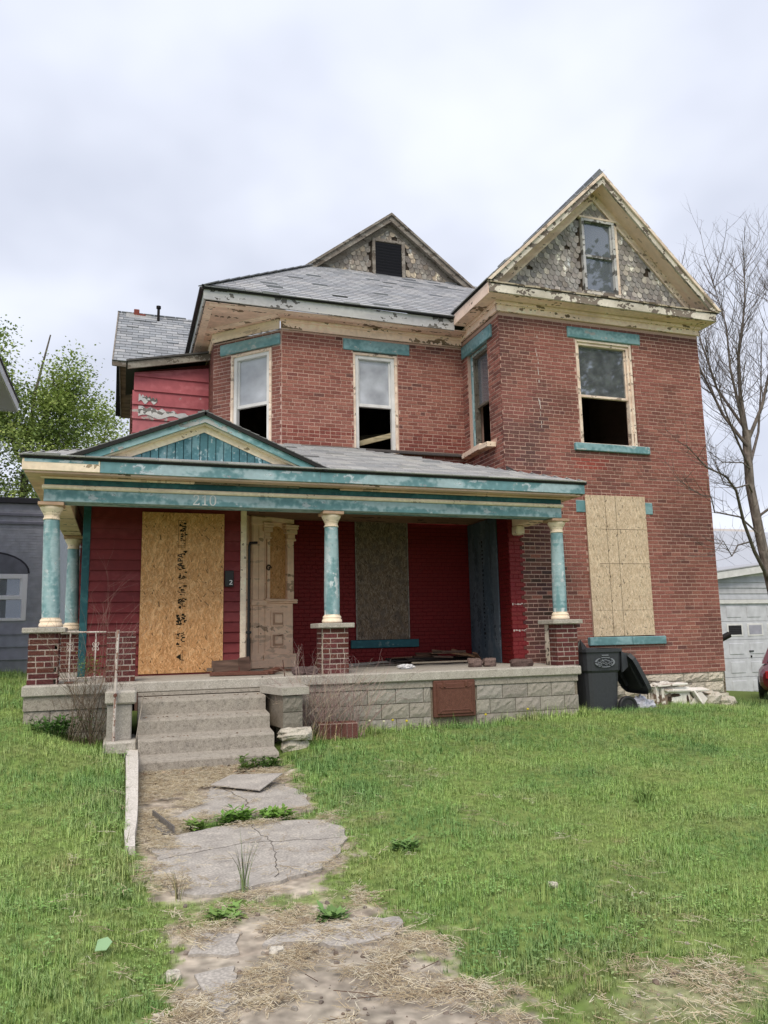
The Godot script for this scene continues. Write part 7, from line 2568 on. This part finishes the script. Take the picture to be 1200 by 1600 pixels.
	mb.hexa([Vector3(0.90, -1.462, -8.15), Vector3(1.32, -1.47, -7.72), Vector3(1.62, -1.40, -8.12), Vector3(1.16, -1.455, -8.58), Vector3(0.90, -1.472, -8.15), Vector3(1.32, -1.48, -7.72), Vector3(1.62, -1.41, -8.12), Vector3(1.16, -1.465, -8.58)])
	mb.col = LN(168, 164, 160)
	whole("cement_board", mb, M.walk, Vector3(1.25, -1.48, -8.15), "loose grey sheet of board lying on the upper walk slab", "board")
	var an := MB.new()
	an.col = LN(152, 148, 144)
	an.bar(Vector3(0.27, -1.50, -7.1), Vector3(0.40, -1.50, -6.46), Vector3.UP, 0.075, 0.012)
	an.bar(Vector3(0.31, -1.475, -7.1), Vector3(0.44, -1.475, -6.46), Vector3.UP, 0.012, 0.06)
	whole("metal_angle", an, M.metal, Vector3(0.35, -1.51, -6.8), "grey angle strip lying between the kerb and the big slab", "strip")
	board_thing("stick", Vector3(0.205, -1.19, -9.56), Vector3(0.29, -0.66, -9.80), 0.012, 0.012, M.wood_up, LN(170, 160, 148), "pale thin stick leaning on the steps by the left cheek", "stick", "", Vector3.RIGHT)
	var lf := MB.new()
	lf.col = LN(140, 172, 130)
	var lx := -0.03
	var lz := -4.3
	var ly := ground(lx, lz) + 0.055
	lf.slab(Vector3(lx, ly, lz), Vector3(1, 0.1, 0.2).normalized(), Vector3(0.1, 0.35, -1).normalized(), PackedVector2Array([Vector2(-0.035, -0.045), Vector2(0.02, -0.05), Vector2(0.042, 0.0), Vector2(0.015, 0.04), Vector2(-0.03, 0.03)]), Vector3.UP, 0.003)
	whole("litter", lf, M.plain, Vector3(lx, ly, lz), "pale green scrap of litter in the left lawn", "litter")
	for q in [[0.28, -3.98, 0.03, "pale stone at the edge of the left lawn and the worn soil"], [0.78, -4.05, 0.035, "dark stone beside the low slab fragment"], [2.45, -4.25, 0.025, "white pebble in the lawn right of the worn soil"], [0.2, -3.6, 0.02, "small pebble at the left edge of the worn soil"]]:
		var s := rock("stone", Vector3(q[0], ground(q[0], q[1]) + q[2] * 0.4, q[1]), Vector3(q[2] * 1.2, q[2] * 0.7, q[2]), M.stone, null, int(q[0] * 77 + 5))
		tag(s, q[3], "stone")
	for i in 9:
		var a := rng.randf() * TAU
		var x := rng.randf_range(0.6, 1.5)
		var z := rng.randf_range(-3.7, -3.0)
		var d := Vector3(cos(a), 0, sin(a)) * rng.randf_range(0.04, 0.1)
		var p := Vector3(x, ground(x, z) + 0.015, z)
		board_thing("twig", p - d, p + d + Vector3(0, 0.01, 0), 0.003, 0.003, M.wood, jit(LN(112, 90, 76), 0.2), "small dry twig lying on the worn soil in the foreground", "twig", "twigs on the worn soil")

# ------------------------------------------------------------------ surroundings
func build_neighbours() -> void:
	# painted grey brick building on the left
	var gb := thing("grey_building", "low flat-roofed building of grey painted brick behind the left lawn", "building", Vector3(-5.5, -0.9, -24))
	var mb := MB.new()
	mb.col = LN(178, 180, 192)
	wall_cells(mb, Vector3(-12, -1.2, -22), Vector3.RIGHT, Vector3.BACK, 10.12, 4.75, 0.3, [[7.6, 1.68, 9.68, 2.88]], func(_m): return LN(178, 180, 192))
	mb.box(Vector3(-2.18, -1.2, -30), Vector3(-1.88, 3.55, -22.3))
	mb.box(Vector3(-12, 3.2, -30), Vector3(-2.2, 3.3, -22.3))
	mb.box(Vector3(-12, 0, -24.1), Vector3(-2.2, 3.2, -24))
	var gw := part("wall", mb, M.grey_paint, gb)
	var list := []
	lay_bricks(list, Vector3(-5.5, 0.2, -22), Vector3.RIGHT, Vector3.BACK, 3.62, 3.2, [[1.1, 0.28, 3.2, 1.48], [1.3, 1.48, 3.16, 2.02]], func(_m): return jit(LN(182, 184, 196), 0.04), 0.006)
	lay_out(list, "brick", "brick", M.grey_paint, gw, 0)
	siding(gb, Vector3(0, 0, -22), Vector3.RIGHT, Vector3.BACK, -6.0, -1.9, -0.5, 0.45, 0.32, M.grey_paint, LN(176, 178, 194))
	simple_part("coping", Vector3(-12, 3.53, -22.36), Vector3(-1.82, 3.68, -21.9), M.plain, gb, 0.01, LN(56, 56, 62))
	for y in [2.98, 3.2]:
		simple_part("string_course", Vector3(-12, y, -22.0), Vector3(-1.86, y + 0.07, -21.95), M.grey_paint, gb, 0.004, LN(132, 133, 146))
	var w := window(gb, Vector3(-4.4, 0.48, -22), Vector3.RIGHT, Vector3.BACK, 2.08, 1.2, 0.6, 0.12, 0.02, M.plain, M.pane, M.pane, LN(252, 250, 255))
	var arch := PackedVector2Array()
	for i in 15:
		var a := PI * i / 14.0
		arch.append(Vector2(-3.25 + 0.93 * cos(a), 1.70 + 0.52 * sin(a)))
	var am := MB.new()
	am.col = LN(128, 130, 142)
	var ao := MB.new()
	ao.col = LN(70, 70, 78)
	var arch2 := PackedVector2Array()
	for q in arch:
		arch2.append(Vector2(-3.25 + (q.x + 3.25) * 1.05, 1.70 + (q.y - 1.70) * 1.09))
	ao.slab(Vector3(0, 0, -21.982), Vector3.RIGHT, Vector3.UP, arch2, Vector3.BACK, 0.015)
	part("arch_edge", ao, M.grey_paint, gb)
	am.slab(Vector3(0, 0, -21.975), Vector3.RIGHT, Vector3.UP, arch, Vector3.BACK, 0.02)
	part("blind_arch", am, M.grey_paint, gb)
	# white house whose eave enters at the left edge
	var wh := thing("white_house", "white sided house whose grey soffit and white eave enter at upper left", "house", Vector3(-6, -1.0, -14))
	simple_part("wall", Vector3(-11, -1.6, -20), Vector3(-3.45, 5.45, -17), M.vinyl, wh, 0.0)
	mb = MB.new()
	mb.col = LN(206, 206, 214)
	mb.box(Vector3(-3.44, 5.50, -20.05), Vector3(-2.56, 5.53, -16.6))
	part("soffit", mb, M.plain, wh)
	simple_part("fascia", Vector3(-2.56, 5.49, -20.08), Vector3(-2.52, 5.74, -16.6), M.vinyl, wh, 0.004)
	simple_part("fascia", Vector3(-3.44, 5.49, -20.12), Vector3(-2.562, 5.7, -20.08), M.vinyl, wh, 0.004)
	mb = MB.new()
	mb.col = LN(86, 86, 90)
	mb.hexa([Vector3(-2.50, 5.75, -20.1), Vector3(-2.50, 5.75, -16.55), Vector3(-6.9, 8.6, -16.55), Vector3(-6.9, 8.6, -20.1), Vector3(-2.50, 5.70, -20.1), Vector3(-2.50, 5.70, -16.55), Vector3(-6.9, 8.5, -16.55), Vector3(-6.9, 8.5, -20.1)])
	mb.hexa([Vector3(-11.7, 5.75, -20.1), Vector3(-11.7, 5.75, -16.55), Vector3(-6.9, 8.6, -16.55), Vector3(-6.9, 8.6, -20.1), Vector3(-11.7, 5.70, -20.1), Vector3(-11.7, 5.70, -16.55), Vector3(-6.9, 8.5, -16.55), Vector3(-6.9, 8.5, -20.1)])
	part("roof", mb, M.shingle, wh)
	mb = MB.new()
	mb.slab(Vector3(0, 0, -17.0), Vector3.RIGHT, Vector3.UP, PackedVector2Array([Vector2(-11, 5.45), Vector2(-3.45, 5.45), Vector2(-6.9, 8.4)]), Vector3.BACK, 3.0)
	part("gable", mb, M.vinyl, wh)
	# pale house far behind, seen between the two left columns
	var fh := thing("far_house", "pale sided house glimpsed between the two left porch columns", "house", Vector3(-2.2, -1, -38))
	simple_part("wall", Vector3(-4.5, -1.5, -42), Vector3(-0.9, 3.6, -36), M.vinyl, fh, 0.0)
	simple_part("window", Vector3(-2.6, 0.2, -36), Vector3(-1.8, 1.6, -35.95), M.pane, fh, 0.0)
	mb = MB.new()
	mb.col = LN(120, 118, 118)
	mb.hexa([Vector3(-4.9, 3.5, -35.6), Vector3(-0.5, 3.5, -35.6), Vector3(-0.5, 4.6, -39), Vector3(-4.9, 4.6, -39), Vector3(-4.9, 3.4, -42), Vector3(-0.5, 3.4, -42), Vector3(-0.5, 4.5, -39.05), Vector3(-4.9, 4.5, -39.05)])
	part("roof", mb, M.shingle, fh)
	# garage
	var ga := thing("garage", "white garage with a panelled overhead door right of the house", "garage", Vector3(22, -2.4, -24))
	var z := -22.0
	simple_part("wall", Vector3(16.8, -2.5, -28.5), Vector3(19.0, 1.6, z), M.vinyl, ga, 0.0, LN(214, 216, 226))
	simple_part("wall", Vector3(24.6, -2.5, -28.5), Vector3(27, 1.6, z), M.vinyl, ga, 0.0, LN(214, 216, 226))
	simple_part("wall", Vector3(19.0, 0.80, -28.5), Vector3(24.6, 1.6, z - 0.001), M.vinyl, ga, 0.0, LN(214, 216, 226))
	simple_part("wall", Vector3(19.0, -2.5, -28.5), Vector3(24.6, 0.80, -28.2), M.vinyl, ga, 0.0, LN(214, 216, 226))
	siding(ga, Vector3(0, 0, z), Vector3.RIGHT, Vector3.BACK, 16.8, 27.0, 0.92, 1.72, 0.2, M.vinyl, LN(222, 224, 232))
	simple_part("door_trim", Vector3(18.9, 0.76, z), Vector3(24.7, 0.90, z + 0.04), M.vinyl, ga, 0.004)
	var gm := MB.new()
	gm.slab(Vector3(0, 0, z), Vector3.RIGHT, Vector3.UP, PackedVector2Array([Vector2(16.8, 1.6), Vector2(27, 1.6), Vector2(27, 1.9), Vector2(24, 2.35)]), Vector3.BACK, 0.2)
	part("gable", gm, M.vinyl, ga)
	bar_part("fascia", Vector3(17.2, 1.42, z + 0.3), Vector3(24.5, 2.32, z + 0.3), 0.04, 0.24, M.vinyl, ga)
	var gr := MB.new()
	gr.col = LN(190, 192, 198)
	gr.hexa([Vector3(17.2, 1.56, z + 0.34), Vector3(24.5, 2.46, z + 0.34), Vector3(24.5, 2.50, z + 0.34), Vector3(17.2, 1.60, z + 0.34), Vector3(17.2, 1.56, -28.8), Vector3(24.5, 2.46, -28.8), Vector3(24.5, 2.50, -28.8), Vector3(17.2, 1.60, -28.8)])
	part("roof", gr, M.shingle, ga)
	var gd := MB.new()
	gd.col = LN(196, 198, 212)
	gd.box(Vector3(19.0, -2.45, z - 0.12), Vector3(24.6, 0.78, z - 0.06))
	var door := part("garage_door", gd, M.vinyl, ga)
	for r in 5:
		var y0 := -2.42 + r * 0.64
		simple_part("door_section", Vector3(19.01, y0, z - 0.06), Vector3(24.59, y0 + 0.63, z - 0.03), M.vinyl, door, 0.008, LN(236, 238, 246))
		for c in 6:
			var x0 := 19.25 + c * 0.9
			if r == 3:
				simple_part("pane_frame", Vector3(x0 - 0.04, y0 + 0.12, z - 0.03), Vector3(x0 + 0.66, y0 + 0.56, z - 0.015), M.vinyl, door, 0.008)
				if c % 2 == 1 or c == 0:
					var pn := simple_part("pane", Vector3(x0 + 0.03, y0 + 0.18, z - 0.015), Vector3(x0 + 0.59, y0 + 0.50, z - 0.010), M.plain, door, 0.002, LN(40, 42, 46))
					for s in 5:
						simple_part("blind_slat", Vector3(x0 + 0.03, y0 + 0.20 + s * 0.06, z - 0.010), Vector3(x0 + 0.59, y0 + 0.215 + s * 0.06, z - 0.006), M.plain, door, 0.0, LN(64, 66, 70))
				else:
					simple_part("pane", Vector3(x0 + 0.03, y0 + 0.18, z - 0.015), Vector3(x0 + 0.59, y0 + 0.50, z - 0.010), M.vinyl, door, 0.002, LN(190, 190, 206))
			else:
				simple_part("raised_panel", Vector3(x0, y0 + 0.14, z - 0.03), Vector3(x0 + 0.62, y0 + 0.52, z - 0.012), M.vinyl, door, 0.012, LN(236, 238, 246))
	var hd := MB.new()
	hd.col = LN(40, 40, 42)
	hd.box(Vector3(21.0, -0.92, z - 0.03), Vector3(21.18, -0.88, z + 0.02), 0.006)
	hd.box(Vector3(21.05, -1.12, z - 0.03), Vector3(21.1, -1.05, z + 0.0), 0.004)
	part("door_handle", hd, M.metal, door)
	# houses beyond the garage
	var h2 := thing("white_house", "white house with a pale ribbed roof beyond the garage", "house", Vector3(30, -2.5, -40))
	simple_part("wall", Vector3(26, -3, -46), Vector3(46, 2.6, -36), M.vinyl, h2, 0.0)
	for i in 12:
		bar_part("roof_panel", Vector3(28 + i * 1.5, 2.5, -35.4), Vector3(28 + i * 1.5, 6.2, -41), 1.46, 0.05, M.metal, h2, Vector3(0, 1, 0.66), 0.0, LN(226, 229, 236))
	var h3 := thing("brown_house", "house with a brown roof and cream gable far behind the bare tree", "house", Vector3(40, -2.5, -52))
	simple_part("wall", Vector3(33, -3, -58), Vector3(52, 6.5, -50), M.vinyl, h3, 0.0, LN(214, 206, 184))
	var rr := MB.new()
	rr.col = LN(204, 196, 190)
	rr.hexa([Vector3(35.5, 6.4, -49.4), Vector3(53, 6.4, -49.4), Vector3(53, 8.4, -54), Vector3(35.5, 8.4, -54), Vector3(35.5, 6.3, -59), Vector3(53, 6.3, -59), Vector3(53, 8.3, -54.1), Vector3(35.5, 8.3, -54.1)])
	part("roof", rr, M.shingle, h3)
	# red car on the drive, rear towards us
	build_car()

func build_car() -> void:
	var x0 := 0.0
	var z0 := 0.0
	var g := 0.0
	var car := thing("parked_car", "dark red car on the drive before the garage, cut by the right edge", "car", Vector3.ZERO)
	car.position = Vector3(15.92, ground(17.2, -17.5) + UP, -16.5)
	car.rotation.y = -0.80
	# body: cross sections along its length, rounded
	var sec := [[0.0, 0.42, 0.78, 0.62], [0.06, 0.30, 0.90, 0.78], [0.22, 0.22, 0.98, 0.86], [0.55, 0.20, 1.02, 0.90], [1.0, 0.20, 1.04, 0.91], [3.0, 0.20, 0.98, 0.91], [4.0, 0.20, 0.90, 0.88], [4.45, 0.26, 0.80, 0.78], [4.6, 0.36, 0.66, 0.60]]
	var mb := MB.new()
	mb.col = LN(92, 18, 24)
	var seg := 28
	var prev := []
	for s in sec:
		var row := []
		for i in seg:
			var a := TAU * i / seg
			var e := pow(pow(absf(cos(a)), 3.2) + pow(absf(sin(a)), 3.2), -1.0 / 3.2)
			row.append(Vector3(x0 + 0.91 + cos(a) * e * s[3], g + (s[1] + s[2]) * 0.5 + sin(a) * e * (s[2] - s[1]) * 0.5, z0 - s[0]))
		if prev.size():
			for i in seg:
				var j := (i + 1) % seg
				var c := Vector3(x0 + 0.91, g + 0.6, prev[i].z)
				mb.quad(prev[i], prev[j], row[j], row[i], prev[i] - c)
		else:
			for i in seg:
				mb.tri(Vector3(x0 + 0.91, g + 0.6, z0), row[i], row[(i + 1) % seg], Vector3.BACK)
		prev = row
	var paint := mat(Color(1, 1, 1), null, 1, 0.25)
	paint.clearcoat_enabled = true
	paint.clearcoat = 0.8
	part("body", mb, paint, car)
	mb = MB.new()
	mb.col = LN(88, 17, 23)
	mb.hexa([Vector3(x0 + 0.12, g + 0.98, z0 - 0.7), Vector3(x0 + 1.7, g + 0.98, z0 - 0.7), Vector3(x0 + 1.76, g + 0.95, z0 - 3.4), Vector3(x0 + 0.06, g + 0.95, z0 - 3.4), Vector3(x0 + 0.32, g + 1.45, z0 - 1.3), Vector3(x0 + 1.5, g + 1.45, z0 - 1.3), Vector3(x0 + 1.5, g + 1.43, z0 - 2.5), Vector3(x0 + 0.32, g + 1.43, z0 - 2.5)])
	part("cabin", mb, paint, car)
	mb = MB.new()
	mb.col = LN(24, 26, 30)
	mb.hexa([Vector3(x0 + 0.25, g + 1.03, z0 - 0.73), Vector3(x0 + 1.57, g + 1.03, z0 - 0.73), Vector3(x0 + 1.42, g + 1.38, z0 - 1.18), Vector3(x0 + 0.40, g + 1.38, z0 - 1.18), Vector3(x0 + 0.25, g + 1.03, z0 - 0.8), Vector3(x0 + 1.57, g + 1.03, z0 - 0.8), Vector3(x0 + 1.42, g + 1.38, z0 - 1.25), Vector3(x0 + 0.40, g + 1.38, z0 - 1.25)])
	part("rear_window", mb, paint, car)
	for q in [[0.08, 0.9], [1.74, 0.9], [0.08, 3.7], [1.74, 3.7]]:
		var w := MB.new()
		w.col = LN(28, 28, 30)
		var wl := MB.new()
		wl.lathe(Vector3.ZERO, [Vector2(0, -0.1), Vector2(0.2, -0.1), Vector2(0.3, -0.1), Vector2(0.32, -0.07), Vector2(0.32, 0.07), Vector2(0.3, 0.1), Vector2(0.2, 0.09), Vector2(0, 0.07)], 28)
		w.add(wl, Transform3D(Basis(Vector3.BACK, PI / 2), Vector3(x0 + q[0], g + 0.32, z0 - q[1])))
		part("wheel", w, M.plastic, car)
	for x in [x0 + 0.20, x0 + 1.45]:
		simple_part("tail_lamp", Vector3(x, g + 0.62, z0 - 0.10), Vector3(x + 0.2, g + 0.82, z0 + 0.012), M.plastic, car, 0.01, LN(170, 20, 24))

# ------------------------------------------------------------------ main
func _ready() -> void:
	rng.seed = 20240
	noise.seed = 3
	noise.noise_type = FastNoiseLite.TYPE_SIMPLEX_SMOOTH
	noise.frequency = 0.5
	noise.fractal_octaves = 3
	var cam := Camera3D.new()
	cam.name = "camera"
	cam.position = Vector3(0, UP, 0)
	cam.rotation_degrees = Vector3(8.87, -18.85, -1.14)
	cam.fov = 67.15
	cam.near = 0.05
	cam.far = 600.0
	add_child(cam)
	cam.current = true
	var env := Environment.new()
	var sky := Sky.new()
	var pan := PanoramaSkyMaterial.new()
	pan.panorama = ImageTexture.create_from_image(sky_image())
	sky.sky_material = pan
	env.background_mode = Environment.BG_SKY
	env.sky = sky
	env.background_energy_multiplier = 1.0
	env.ambient_light_source = Environment.AMBIENT_SOURCE_SKY
	env.tonemap_mode = Environment.TONE_MAPPER_LINEAR
	env.tonemap_exposure = 1.55
	env.sdfgi_enabled = true
	env.ssao_enabled = true
	env.ssil_enabled = true
	var we := WorldEnvironment.new()
	we.name = "world"
	we.environment = env
	add_child(we)
	var sun := DirectionalLight3D.new()
	sun.name = "sun"
	sun.light_energy = 0.5
	sun.light_color = Color(1.0, 0.95, 0.87)
	sun.light_angular_distance = 30.0
	sun.shadow_enabled = true
	sun.rotation_degrees = Vector3(-52, -28, 0)
	add_child(sun)
	make_units()
	make_materials()
	M.kerb = mat(Color(1, 1, 1), mottle(S(196, 190, 180), S(214, 208, 200), S(140, 130, 118), 0.2, 0.02, 120, 256), 0.7, 0.95)
	build_ground()
	build_walk()
	build_house()
	build_neighbours()
	build_trees()
	build_bin()
	build_debris()
	build_plants()
	build_grass()
	build_litter()
